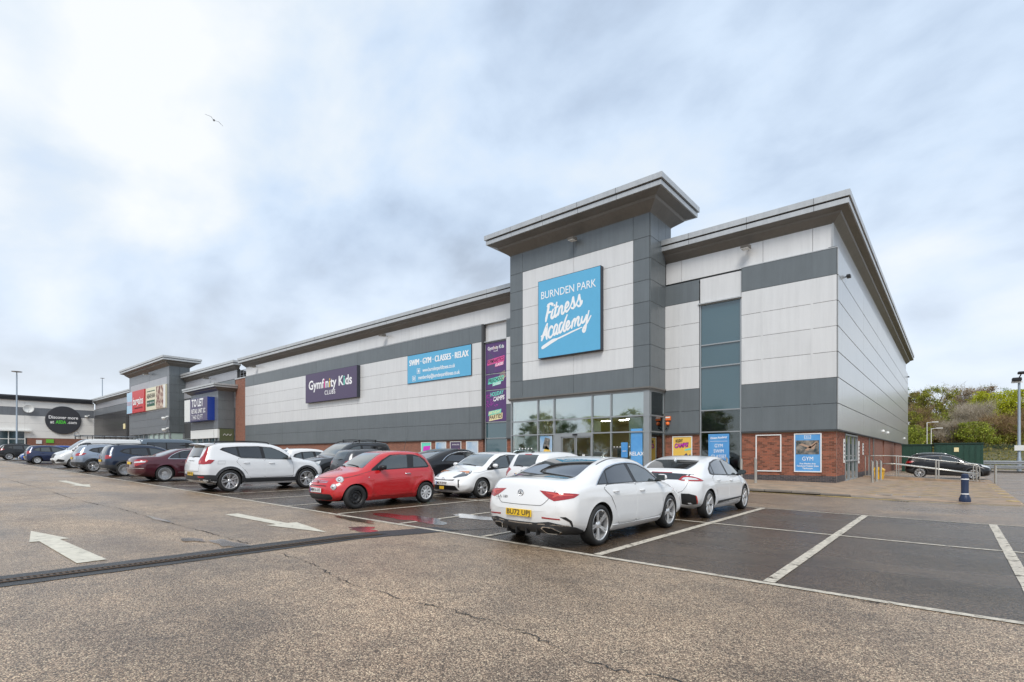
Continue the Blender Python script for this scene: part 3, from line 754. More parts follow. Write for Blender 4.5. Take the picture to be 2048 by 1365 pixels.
cornice(bd, [(TX0, 29.3), (TX0, TY), (TX1, TY), (TX1, 29.3)], 1.25, 14.69, 15.40, 16.0, closed=True)
cornice_seams(bd, [(x, TY) for x in (-21.5, -19, -16.5, -14)], 1.25, 14.69, 15.40, 16.0, 'front')
b = MB(); b.box(TX0+.2, TX1-.2, TY+.2, 29.1, 15.6, 15.8); b.build('roof', M['roof'], bd)
# canopy ledge
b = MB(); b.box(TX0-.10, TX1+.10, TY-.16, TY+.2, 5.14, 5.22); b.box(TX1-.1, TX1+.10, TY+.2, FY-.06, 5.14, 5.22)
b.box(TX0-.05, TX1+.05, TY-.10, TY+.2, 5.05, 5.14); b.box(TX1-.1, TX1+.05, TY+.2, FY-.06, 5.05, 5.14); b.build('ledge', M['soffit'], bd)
# ---- glazed lobby
zg = [0.25, 2.76, 3.66, 5.05]
lob = MB(); fw = 0.075
mx_ = [-22.45, -20.25, -18.98, -16.24, -14.98, -12.92]
for x in mx_: lob.box(x-fw/2, x+fw/2, TY-.03, TY+.12, 0.25, 5.05)
for z in (0.25, 2.74, 3.63, 4.98):
    for xa, xb in zip(mx_, mx_[1:]):
        if z < 1 and abs(xa+18.98) < .01: continue
        lob.box(xa+fw/2, xb-fw/2, TY-.028, TY+.118, z, z+.075)
lob.box(-12.92+fw/2, TX1-.02, TY-.035, TY+.12, .25, 5.05)
for z in (2.72, 3.61): lob.box(-12.94, TX1+.01, TY-.05, TY+.12, z, z+.11)
lb = lob.build('curtain_wall', M['frame'], bd)
side = MB()
for y in (TY+.12, 28.40): side.box(TX1-.12, TX1-.0, y, y+.07, .25, 5.05)
for z in (0.25, 2.74, 3.63, 4.98): side.box(TX1-.118, TX1-.002, TY+.19, 28.40, z, z+.075)
side.build('side_curtain_wall', M['frame'], bd)
for xa, xb in zip(mx_, mx_[1:]):
    for za, zb in zip(zg, zg[1:]):
        if abs(xa+18.98) < .01 and za < 1: continue
        b = MB(); b.box(xa+fw/2, xb-fw/2, TY+.05, TY+.062, za+.05, zb-.02); b.build('pane', M['glass_pale' if za > 3.6 or (za > 2.7 and xa < -16.3) else 'glass_lobby'], lb)
for za, zb in zip(zg, zg[1:]):
    b = MB(); b.box(TX1-.06, TX1-.05, TY+.19, 28.4, za+.05, zb-.02); b.build('pane', M['glass_lobby'], lb)
# sliding doors
ds = MB(); ds.box(-18.94, -18.45, TY-.02, TY+.16, .25, 2.74); ds.box(-18.45, -16.28, TY-.03, TY+.14, 2.60, 2.74); ds.build('door_jamb', M['frame'], bd)
for xa, xb in ((-18.43, -17.42), (-17.38, -16.30)):
    d = MB(); 
    for x in (xa, xb-.06): d.box(x, x+.06, TY+.02, TY+.08, .27, 2.60)
    d.box(xa+.06, xb-.06, TY+.02, TY+.08, .27, .38); d.box(xa+.06, xb-.06, TY+.02, TY+.08, 2.52, 2.60)
    dd = d.build('sliding_door', M['frame'], bd)
    b = MB(); b.box(xa+.06, xb-.06, TY+.045, TY+.055, .38, 2.52); b.build('pane', M['glass_lobby'], dd)
    b = MB(); b.box((xa+xb)/2-.1, (xa+xb)/2+.08, TY+.036, TY+.042, 1.25, 1.52); b.build('door_notice', M['whiteboard'], dd)
b = MB(); b.box(-17.55, -17.25, TY-.10, TY-.03, 2.66, 2.76); b.build('door_sensor', M['black'], bd)
# interior
b = MB(); b.box(-22.4, -12.7, TY+.3, 36, 0.14, 0.2); b.build('lobby_floor', M['lobby_floor'], bd)
b = MB(); b.box(-22.5, -12.4, 35.8, 36, .2, 3.9); b.box(-22.5, -22.3, TY+.4, 35.8, .2, 5); b.box(-12.6, -12.4, 29.5, 35.8, .2, 5); b.build('lobby_wall', M['lobby_wall'], bd)
b = MB(); b.box(-22.3, -12.6, TY+1.8, 35.8, 3.72, 3.82); b.build('lobby_ceiling', M['lobby_wall'], bd)
b = MB(); b.box(-22.3, -12.75, TY+.30, TY+.34, 3.72, 5.0); b.box(-18.9, -16.3, TY+.30, TY+.34, 2.85, 3.6); b.box(-22.3, -20.4, TY+1.2, TY+1.4, .2, 5.0); b.box(-15.0+.9, -13.1, TY+.5, TY+.55, .3, 3.6); b.box(-18.6, -16.3, TY+.3, TY+1.1, 2.9, 3.55)
b.build('bulkhead', M['lobby_white'], bd)
b = MB()
for x in (-20.6, -19.2): b.box(x, x+.35, TY+.6, TY+.8, .2, 4.98)
b.build('column', M['lobby_white'], bd)
for x, y in ((-17.6, 30), (-16.3, 30), (-15.5, 29.4), (-14.9, 31), (-16.9, 32.5), (-19.5, 31), (-15.6, 31.3)):
    b = MB(); b.box(x, x+.55, y, y+.18, 3.69, 3.715); b.build('ceiling_light', M['lamp_on'], bd)
b = MB(); b.box(-17.6, -15.2, 33, 33.8, .2, 1.25); b.box(-17.4, -16.2, 33.2, 33.5, 1.25, 1.8); b.build('reception_desk', M['brick_dark'], bd)
b = MB(); b.box(-16, -15.3, 29.2, 29.3, .2, 1.9); b.box(-20, -19.4, 30, 30.2, .2, 1.8); b.box(-14.8, -14.3, 30, 30.3, .2, 1.5); b.build('display_stand', M['poster_dark'], bd)
# ---------------------------------------------------------------- signs on the fitness building
def board(name, label, cat, x0, x1, z0, z1, Y, t, face, edge, group=None):
    e = empty(name, ((x0+x1)/2, Y, z0), label, cat, group)
    b = MB(); b.box(x0, x1, Y-t+.01, Y, z0, z1); b.build('casing', edge, e)
    b = MB(); b.box(x0+.03, x1-.03, Y-t, Y-t+.012, z0+.03, z1-.03); b.build('face', face, e)
    return e
_sk = [0]
def stroke(mb, pts, w, y, taper=True, sub=10):
    """brush stroke in the XZ plane: a chain of overlapping round dabs, each a hair prouder than the last"""
    P = bezier_pts([(p[0], p[1], 0) for p in pts], sub); L = len(P); step = 0.0; last = None
    _sk[0] = (_sk[0]+1) % 12; y0 = y - _sk[0]*.0006
    for i in range(L-1):
        a, c = P[i], P[i+1]; d = c-a
        if d.length < 1e-6: continue
        n = Vector((-d.y, d.x, 0)).normalized(); k = i/(L-1); ww = w*(0.62 + 0.38*min(1, 4*k, 4*(1-k))) if taper else w
        yy = y0 - i*.00003; h = ww/2; e = d.normalized()*ww*.12; m = 6 if taper else 1
        q = [a-e+n*h, a-e-n*h]; c1 = c+e
        cap = [c1 + (n*-math.cos(math.pi*j/m) + d.normalized()*math.sin(math.pi*j/m)*.9)*h for j in range(m+1)] if taper else [c1-n*h, c1+n*h]
        ring = [q[0], q[1]]+cap; N_ = len(ring)
        mb.add([(v.x, yy, v.y) for v in ring], [tuple(range(N_))])

# Burnden Park Fitness Academy
sg = board('wall_sign', 'large square sky-blue sign with white brush lettering on the entrance tower', 'sign', -19.95, -15.44, 7.53, 12.38, TY-.05, 0.32, M['sign_blue'], M['sign_edge'])
text('BURNDEN PARK', 0.66, (-17.72, TY-.375, 11.42), M['txt_white'], sg, fit=3.95, depth=.01)
# script lettering as strokes; coordinates in photo-zoom pixels mapped to the board
def smap(px_, py_):
    """pixel of the sign study -> board (x, z), undoing its perspective"""
    fx = (px_-218)/(1020-218); x = -19.95 + 4.51*(fx*0.955/(1 - 0.045*fx*-1)) 
    top = 308 + (98-308)*fx; bot = 1300 + (1185-1300)*fx
    return (x, 12.38 - (py_-top)/(bot-top)*4.85)
A = MB(); Yf = TY-.371
for st, w in [
    ([(362,592),(372,618),(360,690),(340,770),(333,812)], .17), ([(352,628),(372,600),(400,585),(428,588),(425,605)], .15), ([(350,712),(375,700),(405,688)], .14),
    ([(440,652),(424,700),(412,750),(422,772),(445,752),(462,712)], .15), ([(452,598),(456,606)], .14),
    ([(492,560),(478,640),(462,720),(466,748),(485,740),(508,700)], .15), ([(455,642),(485,628),(512,616)], .12),
    ([(528,632),(520,680),(510,728)], .15), ([(518,690),(540,630),(560,612),(570,625),(562,680),(566,710),(585,705),(606,665)], .14),
    ([(612,650),(640,625),(658,590),(648,560),(628,575),(612,630),(614,670),(632,682),(655,662),(676,630)], .14),
    ([(680,620),(705,570),(722,500),(728,530),(740,590),(732,632),(708,640),(690,625)], .13), ([(735,630),(758,600),(775,570)], .11),
    ([(765,580),(790,530),(806,468),(812,500),(826,560),(818,602),(795,612),(778,596)], .13), ([(820,600),(838,575),(846,540)], .12),
    ([(270,1068),(290,1010),(325,920),(352,848)], .18), ([(352,848),(346,920),(342,990),(346,1040)], .16), ([(262,1012),(290,1000),(345,975)], .13),
    ([(425,905),(430,885),(412,878),(388,910),(372,965),(376,1012),(395,1020),(420,1000),(440,968)], .14),
    ([(500,870),(488,850),(468,870),(450,920),(446,965),(456,985),(476,960),(500,880)], .14), ([(502,855),(490,930),(488,965),(500,972),(522,945)], .13),
    ([(575,830),(560,825),(540,850),(526,900),(526,940),(540,955),(560,925),(585,850)], .14), ([(640,722),(610,800),(588,880),(588,925),(604,935),(626,910)], .14),
    ([(622,895),(650,870),(668,835),(660,808),(640,822),(626,870),(630,905),(648,912),(672,890),(690,865)], .14),
    ([(712,800),(708,850),(700,895)], .14), ([(705,860),(724,800),(742,778),(752,790),(742,870)], .13), ([(745,850),(770,780),(790,752),(802,765),(788,830),(795,860),(815,850),(832,815)], .13),
    ([(850,740),(838,790),(845,822),(868,815),(892,770),(906,725)], .14), ([(942,665),(918,760),(900,860),(885,925),(868,942),(858,920),(875,880),(920,820),(966,735)], .13)]:
    stroke(A, [smap(*p) for p in st], w, Yf)
stroke(A, [smap(*p) for p in [(275,1160),(400,1080),(560,1010),(700,945),(840,885)]], .10, Yf)
stroke(A, [smap(*p) for p in [(272,1162),(300,1145),(360,1108),(430,1065),(480,1045)]], .22, Yf)
A.build('brush_lettering', M['txt_white'], sg, recalc=False)

# swim gym classes relax
sg = board('wall_sign', 'wide sky-blue panel sign reading swim gym classes relax on the long facade', 'sign', -35.63, -27.98, 7.54, 9.93, FY-.05, 0.08, M['sign_blue'], M['sign_edge'])
text('SWIM \u00b7 GYM \u00b7 CLASSES \u00b7 RELAX', 0.70, (-31.80, FY-.135, 9.25), M['txt_white'], sg, fit=7.05)
text('www.burndenparkfitness.co.uk', 0.44, (-31.7, FY-.135, 8.50), M['txt_white'], sg, fit=3.9, bold=.016)
text('membership@burndenparkfitness.co.uk', 0.44, (-31.7, FY-.135, 7.93), M['txt_white'], sg, fit=4.95, bold=.016)
b = MB()
for xc, zc in ((-34.15, 8.50), (-34.75, 7.93)):
    for (a0, a1, c0, c1) in ((-.2, .2, -.22, -.19), (-.2, .2, .19, .22), (-.2, -.17, -.19, .19), (.17, .2, -.19, .19)): b.box(xc+a0, xc+a1, FY-.142, FY-.13, zc+c0, zc+c1)
b.box(-34.22, -34.06, FY-.142, FY-.13, 8.38, 8.62); b.lathe([(.06, -.006), (.12, -.006), (.12, .006), (.06, .006)], 12, 'y', (-34.75, FY-.136, 7.93), closed=True)
b.build('icon', M['txt_white'], sg)

for dx_ in (-.03, .03): text('SWIM \u00b7 GYM \u00b7 CLASSES \u00b7 RELAX', 0.70, (-31.80+dx_, FY-.137-dx_*.05, 9.25), M['txt_white'], sg, fit=7.05)
# Gymfinity Kids sign
sg = board('wall_sign', 'deep purple box sign with white and coloured children gym lettering on the long facade', 'sign', -52.15, -42.7, 6.92, 9.92, FY-.05, 0.36, M['sign_purple'], M['sign_edge'])
ty = FY-.415
text('Gymfinity Kids', 1.30, (-47.5, ty, 8.66), None, sg, fit=7.95, bold=.022, colors=((M['txt_white'], M['pink'], M['yellow_print'], M['mint']), (0, 0, 0, 0, 1, 0, 2, 0, 0, 0, 0, 3, 0, 0)))
text('CLUBS', 0.60, (-47.4, ty, 7.72), M['txt_white'], sg, fit=1.95, bold=.012, space=1.15)

# vertical banner over the window glass
vb = empty('banner_sign', (-25.7, FY+.1, 3.95), 'tall violet window banner with pink, mint and cream class names', 'banner')
for z0_, z1_ in ((3.97, 6.22), (6.33, 7.42), (7.53, 9.78)):
    b = MB(); b.box(-26.67, -24.65, FY+.07, FY+.085, z0_, z1_); b.build('banner_panel', M['banner_purple'], vb)
yb = FY+.066
text('Gymfinity Kids', .36, (-25.66, yb, 9.38), None, vb, fit=1.6, bold=.02, ang=.02, colors=((M['txt_white'], M['pink'], M['yellow_print'], M['mint']), (0, 0, 0, 0, 1, 0, 2, 0, 0, 0, 0, 3, 0, 0))); text('CLUBS', .15, (-25.66, yb, 9.13), M['txt_white'], vb)
def slab_word(w1, c_bg, c_tx, z, s=.42, dx=0, w=1.75, h=.42, a=.10):
    b = MB(); cx_ = -25.66+dx; pts = [(-w/2, -h/2), (w/2-.08, -h/2+.02), (w/2, h/2), (-w/2+.1, h/2-.02)]
    b.prism([(cx_+x*math.cos(a)-zz_*math.sin(a), z+x*math.sin(a)+zz_*math.cos(a)) for x, zz_ in pts], yb-.004, yb-.001, 'xz'); b.build('word_patch', c_bg, vb)
    text(w1, s, (cx_, yb-.006, z), c_tx, vb, fit=w*.9, bold=.02, ang=a, shear=.25)
slab_word('GYMNASTICS', M['pink'], M['ink'], 8.42, .36); slab_word('CLASSES', M['pink'], M['txt_white'], 8.12, .27, .35, .9, .26)
slab_word('PRESCHOOL', M['mint'], M['ink'], 7.0, .38, 0, 1.6); slab_word('CLASSES', M['mint'], M['txt_white'], 6.72, .27, .1, .9, .24)
text('HOLIDAY', .40, (-25.6, yb, 5.98), M['mint'], vb, xs=.75, bold=.03, ang=.1, shear=.3); text('CAMPS', .44, (-25.4, yb, 5.62), M['txt_white'], vb, xs=.8, bold=.03, ang=.1, shear=.3)
slab_word('BIRTHDAY', M['mint'], M['cream'], 4.62, .30, -.1, 1.35, .34); slab_word('PARTIES', M['cream'], M['ink'], 4.28, .40, 0, 1.4, .44)
b = MB(); rr = random.Random(5)
for k in range(60):
    x = -26.6 + rr.random()*1.3; z = 5.0 + rr.random()*.95
    if math.hypot(x+26.5, z-5.6) < .62 or (x > -26.0 and z < 5.3 and x < -25.5): b.box(x, x+.05, yb-.003, yb, z, z+.05)
b.build('dot_pattern', M['magenta'], vb)
b = MB()
for k in range(7):
    r_ = .25+k*.09; arc = [(-26.5+r_*math.cos(t_), 8.15+r_*math.sin(t_)*1.1) for t_ in [(-1.2+2.7*i/14) for i in range(15)]]
    arc = [(x, z) for x, z in arc if -26.66 < x < -24.66]
    stroke(b, arc, .018, yb, False, 2)
b.build('ring_pattern', M['teal'], vb)
b = MB()
for k in range(9):
    a_ = 1.75+k*.16; x0_, z0_ = -24.68, 6.9
    stroke(b, [(x0_+.2*math.cos(a_), z0_+.25*math.sin(a_)), (max(-26.4, x0_+.75*math.cos(a_)), z0_+.75*math.sin(a_))], .02, yb, False, 2)
b.build('ray_pattern', M['cream'], vb)

# posters on the brick base
def poster(label, x0, x1, z0, z1, Y, face, frame=None, t=.05):
    e = empty('poster', ((x0+x1)/2, Y, z0), label, 'poster'); f = .05
    b = MB(); b.box(x0, x1, Y-t, Y, z0, z0+f); b.box(x0, x1, Y-t, Y, z1-f, z1); b.box(x0, x0+f, Y-t+.001, Y, z0+f, z1-f); b.box(x1-f, x1, Y-t+.001, Y, z0+f, z1-f); b.build('frame', frame or M['white'], e)
    if face: b = MB(); b.box(x0+f, x1-f, Y-.03, Y-.005, z0+f, z1-f); b.build('print', face, e)
    return e
PY = FY+.045
poster('empty white poster frame on the brick wall', -7.72, -6.52, .66, 2.52, PY, None)
e = poster('blue gym poster with a dark photograph near the building corner', -5.95, -4.77, .66, 2.54, PY, M['poster_blue'])
b = MB(); b.box(-5.87, -4.87, PY-.036, PY-.031, 1.52, 2.20); b.build('picture', M['poster_dark'], e)
b = MB(); b.prism([(-5.75, 2.0), (-5.1, 1.75), (-4.95, 2.12), (-5.2, 1.9), (-5.6, 2.05)], PY-.040, PY-.037, 'xz'); b.prism([(-5.5, 1.72), (-5.0, 2.15), (-4.9, 2.12), (-5.35, 1.70)], PY-.040, PY-.037, 'xz'); b.build('picture_figure', mat('skin_print', (.42, .28, .2), .5), e)
text('GYM', .27, (-5.36, PY-.034, 1.30), M['txt_white'], e, fit=.47)
for i_, s_ in enumerate(('Free Weights Area', 'Functional Training Zone', 'Technogym')): text(s_, .105, (-5.36, PY-.034, 1.07-.115*i_), M['txt_white'], e, fit=(.68, .93, .44)[i_], bold=.02)
b = MB()
for (a0, a1, c0, c1) in ((-5.5, -5.22, 2.27, 2.285), (-5.5, -5.22, 2.44, 2.455), (-5.5, -5.485, 2.285, 2.44), (-5.235, -5.22, 2.285, 2.44)): b.box(a0, a1, PY-.04, PY-.031, c0, c1)
b.build('logo_box', M['txt_white'], e); text('fitness', .07, (-5.36, PY-.034, 2.36), M['txt_white'], e, shear=.3, bold=.02)
e = poster('yellow holiday camps poster with magenta lettering beside the lobby', -12.16, -11.02, .7, 2.54, PY, M['yellow_print'], M['whiteboard'])
text('HOLIDAY', .23, (-11.76, PY-.036, 2.28), M['ink'], e, fit=.44, bold=.04, shear=.3, ang=.08)
text('CAMPS!', .33, (-11.62, PY-.036, 2.02), M['ink'], e, fit=.82, bold=.07, shear=.3, ang=.08); text('CAMPS!', .33, (-11.62, PY-.041, 2.02), M['magenta'], e, fit=.78, bold=.02, shear=.3, ang=.08)
b = MB(); b.prism([(-11.45, 1.72), (-11.1, 1.78), (-11.08, 1.88), (-11.42, 1.82)], PY-.036, PY-.031, 'xz'); b.build('tag', M['mint'], e)
b = MB(); b.prism([(-11.65, 1.3), (-11.1, 1.3), (-11.12, 1.55), (-11.25, 1.45), (-11.35, 1.6), (-11.5, 1.45)], PY-.036, PY-.031, 'xz'); b.build('drawing', M['sign_purple'], e)
# far posters on the long brick base
def pos4(u0, u1):
    f_ = 1046.04
    def xx(u):
        a = (u-1024)/f_; return FY*(a*.76487-.64418)/(a*.64418+.76487)
    return xx(u0), xx(u1)
for (u0, u1, face, lab) in ((842, 862, M['mint'], 'mint and magenta poster, leftmost of four on the long brick base'), (871, 892, M['poster_pale'], 'pale blue poster second of four on the long brick base'),
                            (900, 922, M['sign_purple'], 'purple poster third of four on the long brick base'), (932, 956, M['poster_pale'], 'large pale blue poster rightmost of four on the long brick base')):
    x0, x1 = pos4(u0, u1); e = poster(lab, x0, x1, .75, 2.55, PY, face, M['whiteboard'])
    if face is M['mint']: b = MB(); b.prism([(x0+.2, 1.75), (x1-.15, 1.85), (x1-.1, 2.25), (x0+.3, 2.2)], PY-.036, PY-.031, 'xz'); b.build('patch', M['magenta'], e)
    if face is M['sign_purple']: b = MB(); b.prism([(x0+.2, 1.75), (x1-.15, 1.8), (x1-.2, 1.98), (x0+.25, 1.95)], PY-.036, PY-.031, 'xz'); b.build('patch', M['pink'], e); text('Gymfinity Kids', .14, ((x0+x1)/2, PY-.034, 2.3), M['txt_white'], e)
# poster behind the wing window
e = empty('window_poster', (-9.6, FY+.07, .4), 'blue fitness poster reading gym swim classes fixed on the tall wing window', 'poster')
b = MB(); b.box(-10.15, -9.05, FY+.068, FY+.078, 0.4, 2.62); b.build('print', M['poster_blue'], e)
for i_, s_ in enumerate(('GYM', 'SWIM', 'CLASSES')): text(s_, .27, (-9.6, FY+.063, 1.98-.29*i_), M['txt_white'], e, fit=(.42, .53, .8)[i_])
text('Fitness Academy', .16, (-9.6, FY+.063, 2.42), M['txt_white'], e, fit=.9, bold=.02, shear=.35, ang=.06)
b = MB(); b.box(-10.05, -9.15, FY+.060, FY+.066, 2.22, 2.235); b.build('rule', M['txt_white'], e)
# lobby posters
def inpost(label, x0, x1, z0, z1, y, face, words=()):
    e = empty('window_poster', ((x0+x1)/2, y, z0), label, 'poster'); b = MB(); b.box(x0, x1, y, y+.008, z0, z1); b.build('print', face, e)
    for s_, sz, z in words: text(s_, sz, ((x0+x1)/2, y-.006, z), M['txt_white'], e, bold=.01)
    return e
inpost('white and blue relax poster inside the lobby glass by the corner post', -13.75, -13.05, .5, 2.95, TY+.036, M['poster_blue'], [('RELAX', .30, 1.55)])
inpost('small blue poster inside the lobby glass left of the relax poster', -14.35, -13.95, 1.35, 2.2, TY+.036, M['poster_blue'], [('SWIM', .1, 1.7)])
e = inpost('colourful cartoon-free activity poster inside the left lobby glass', -20.1, -19.15, .6, 2.7, TY+.036, M['poster_pale'])
b = MB(); b.prism([(-20.0, .8), (-19.3, .9), (-19.25, 1.7), (-19.6, 2.1), (-19.9, 1.6)], TY+.026, TY+.033, 'xz'); b.build('print_shape', M['yellow_print'], e)
b = MB(); b.prism([(-19.9, 1.9), (-19.4, 1.8), (-19.3, 2.5), (-19.7, 2.6)], TY+.026, TY+.033, 'xz'); b.build('print_shape', M['poster_dark'], e)
e['label'] = 'colourful activity poster inside the left part of the lobby glass'
e = empty('window_poster', (TX1-.1, 27.6, .5), 'pale yellow poster inside the side pane of the glazed lobby', 'poster')
b = MB(); b.box(TX1-.14, TX1-.13, 27.0, 28.2, .4, 2.6); b.build('print', M['cream'], e); b = MB(); b.box(TX1-.128, TX1-.122, 27.2, 28.0, 1.7, 2.1); b.build('print_shape', M['magenta'], e)
b = MB()
for k in range(11):
    x = -14.8 + k*.19; b.lathe([(.0, 0), (.032, 0), (.032, .004)], 10, 'y', (x, TY+.043, 1.95))
for k in range(5): b.lathe([(.0, 0), (.05, 0), (.05, .004)], 10, 'y', (-21.8 + k*.25, TY+.043, 1.9))
o = b.build('manifestation_dots', M['txt_white'], bd)
# wall lights, alarm, cameras
def floodlight(x, y, z, label, s=1.0):
    e = empty('floodlight', (x, y, z), label, 'floodlight', 'floodlights under the cornices')
    b = MB(); b.tube([(x, y, z), (x, y-.35*s, z-.02)], .025, 6); b.build('arm', M['soffit'], e)
    b = MB(); b.prism([(y-.75*s, z+.02), (y-.3*s, z+.12*s), (y-.25*s, z-.08*s), (y-.7*s, z-.10*s)], x-.2*s, x+.2*s, 'yz'); b.build('housing', M['soffit'], e)
    b = MB(); b.prism([(y-.70*s, z-.105*s), (y-.27*s, z-.085*s), (y-.27*s, z-.095*s), (y-.70*s, z-.115*s)], x-.17*s, x+.17*s, 'yz'); b.build('lens', M['whiteboard'], e)
floodlight(-17.3, TY, 14.35, 'floodlight under the tower cornice')
floodlight(-8.1, 28.70, 12.15, 'floodlight under the right wing cornice')
floodlight(-38.8, 28.70, 12.15, 'floodlight under the long facade cornice near the blue panel sign', 1.1)
floodlight(-64.5, 28.70, 12.15, 'floodlight under the left end of the long facade cornice', 1.2)
e = empty('alarm_box', (-12.3, FY-.05, 3.3), 'orange alarm box with a beacon below beside the lobby', 'alarm box')
b = MB(); b.cbox(-12.50, -12.20, FY-.18, FY-.06, 3.44, 3.68, .02); b.build('casing', M['orange'], e)
b = MB(); b.box(-12.48, -12.22, FY-.186, FY-.18, 3.58, 3.65); b.build('label_strip', M['whiteboard'], e)
b = MB(); b.lathe([(.0, 0), (.1, .0), (.11, .06), (.1, .17), (.0, .2)], 14, 'z', (-12.36, FY-.18, 3.18)); b.build('beacon', M['orange'], e, smooth=True)
b = MB(); b.tube([(-12.36, FY-.18, 3.18), (-12.36, FY-.2, 3.02), (-12.5, FY-.12, 2.95)], .03, 6); b.build('arm', M['black'], e)
for (y, z, lab) in ((30.6, 10.35, 'small dark camera near the top of the side wall corner'), (76.5, 10.6, 'small dark camera high at the far end of the side wall')):
    e = empty('security_camera', (FX, y, z), lab, 'camera'); b = MB(); b.tube([(FX, y, z), (FX+.2, y, z)], .03, 6); b.build('arm', M['black'], e); b = MB(); b.cbox(FX+.12, FX+.3, y-.2, y+.1, z-.08, z+.06, .02); b.build('housing', M['black'], e)
for (y, lab) in ((49.0, 'round white bulkhead light, nearer one on the side wall'), (52.8, 'round white bulkhead light, middle one on the side wall'), (72, 'round white bulkhead light at the far end of the side wall')):
    e = empty('bulkhead_light', (FX, y, 3.3), lab, 'wall light'); b = MB(); b.lathe([(.0, .18), (.08, .17), (.12, .10), (.12, .04), (.08, 0.0)], 16, 'x', (FX, y, 3.3)); b.build('diffuser', M['whiteboard'], e, smooth=True)
    b = MB(); b.box(FX, FX+.04, y-.05, y+.05, 2.95, 3.3); b.build('backplate', M['whiteboard'], e)
for (y, z0_, z1_, lab) in ((30.9, 1.1, 2.3, 'narrow white notice left of the side door'), (36.3, 1.0, 2.3, 'white notice right of the side door'), (38.2, 1.5, 2.2, 'small white notice on the brick side wall')):
    e = empty('notice_sign', (FX, y, z0_), lab, 'notice'); b = MB(); b.box(FX-.045, FX-.02, y-.18, y+.22, z0_, z1_); b.build('plate', M['whiteboard'], e)
    b = MB()
    for k in range(5): b.box(FX-.02, FX-.014, y-.12, y+.12, z0_+.15+k*.2, z0_+.22+k*.2) if z0_+.22+k*.2 < z1_ else None
    b.build('print', M['ink'], e)
# ================================================================= second retail building (unit to let + double tower)
b2 = empty('retail_building', (-90, 30, 0), 'grey clad retail building further left with a double sign tower and a small porch unit', 'building')
G1, G2 = M['clad_grey'], M['clad_lilac']
b = MB(); b.box(-92, -70.6, FY+.005, FY+.3, 0.4, 11.3); b.box(-92, -70.5, 28.76, 29.1, 11.1, 12.6); b.box(-143, -108.9, FY+.005, FY+.3, 0.4, 11.3); b.box(-143, -108, 28.76, 29.1, 11.1, 12.6); b.build('wall', M['backing'], b2)
grid(b2, 'front', 28.75, [-92, -84.5, -77, -71.6, -70.5], [11.24, 12.45], lambda i, j: G2)
grid(b2, 'front', 28.75, [-143, -135, -127, -118.5, -109], [11.24, 12.45], lambda i, j: G2)
grid(b2, 'front', FY, [-92, -88.85], [1.3] + ZL, lambda i, j: [G1, G1, G1, G2, G2, G2, G2, G1][j])
grid(b2, 'front', FY, [-85.9, -84, -77, -71.8, -70.6], [1.3] + ZL, lambda i, j: [G1, M['clad_dark'], G1, G1, G1, G2, M['clad_light'] if i == 3 else G2, M['clad_dark']][j])
grid(b2, 'front', FY, [-143, -135, -127, -118.6], [1.3] + ZL, lambda i, j: M['clad_bronze'] if j < 7 else G1)
grid(b2, 'front', FY, [-117.3, -109], [1.3] + ZL, lambda i, j: M['clad_bronze'])
b = MB(); b.box(-118.6, -117.3, FY-.08, FY, 1.3, 11.2); b.build('edge_trim', M['groove'], b2)
tall_window(b2, -88.8, -85.95, FY+.02, [1.3, 3.9, 6.27, 7.47, 9.9], [M['teal'], mat('green_window_print', (.05, .35, .12), .4), M['tealdark'], M['teal']])
b = MB(); b.box(-88.9, -85.9, FY-.05, FY+.02, 9.9, 11.2); b.build('lintel_panel', G2, b2)
cornice(b2, [(-89.0, 28.75), (-70.6, 28.75), (-70.6, 28.95)], .80, 12.43, 12.97, 13.56)
cornice(b2, [(-143.0, 28.75), (-108.8, 28.75)], .80, 12.43, 12.97, 13.56)
b = MB(); b.box(-70.62, -67.62, FY+.02, 29.0, 0.9, 11.15); b.build('brick_pier', M['brickfar'], b2)
b = MB(); b.box(-70.7, -67.6, FY-.04, 29.1, 11.15, 11.3); b.build('coping', M['fascia'], b2)
b = MB()
for z in (11.65, 12.0, 12.35): b.tube([(-70.3, 29.0, z), (-68.0, 29.0, z)], .03, 6)
for x in (-70.2, -69.2, -68.1): b.tube([(x, 29.0, 11.3), (x, 29.0, 12.38)], .03, 6)
b.build('roof_railing', M['galv'], b2)
b = MB(); b.box(-70.6, -68, 29.4, 60, .5, 11.2); b.box(-143, -70.6, 29.1, 60, 12.3, 12.5); b.build('roof', M['roof'], b2)
# porch
PX0, PX1 = -80.0, -70.75
b = MB(); b.box(PX0, PX1, TY+.005, FY-.1, 4.8, 9.6); b.build('porch_wall', M['backing'], b2)
grid(b2, 'front', TY, [PX0, -75.9, -71.9, PX1], [4.85, 6.0, 7.2, 8.4, 9.6], lambda i, j: G1)
grid(b2, 'right', PX1, [TY, FY-.1], [4.85, 6.0, 7.2, 8.4, 9.6], lambda i, j: M['clad_dark'])
cornice(b2, [(PX0, FY), (PX0, TY), (PX1, TY), (PX1, FY)], .9, 9.55, 10.0, 10.45)
b = MB(); b.box(PX0, -72.1, TY-.1, TY+.5, 3.65, 4.78); b.box(-71.9, PX1-.1, TY-.1, TY+.5, 3.65, 4.78); b.build('porch_fascia', M['whiteboard'], b2)
b = MB()
for x in (PX0, -78, -76, -74, -72, PX1-.2): b.box(x, x+.15, TY-.02, TY+.15, 1.0, 3.65)
b.box(PX0, PX1, TY, TY+.1, 2.9, 3.0); b.build('porch_frame', M['frame'], b2)
b = MB(); b.box(PX0+.1, PX1-.1, TY+.2, TY+.25, 1, 3.65); b.build('porch_glass', M['teal'], b2)
b = MB(); b.box(PX1+.02, PX1+.06, TY+.1, FY-.15, 1.2, 4.8); b.build('olive_panel', mat('olive_panel', (.09, .11, .055), .5), b2)
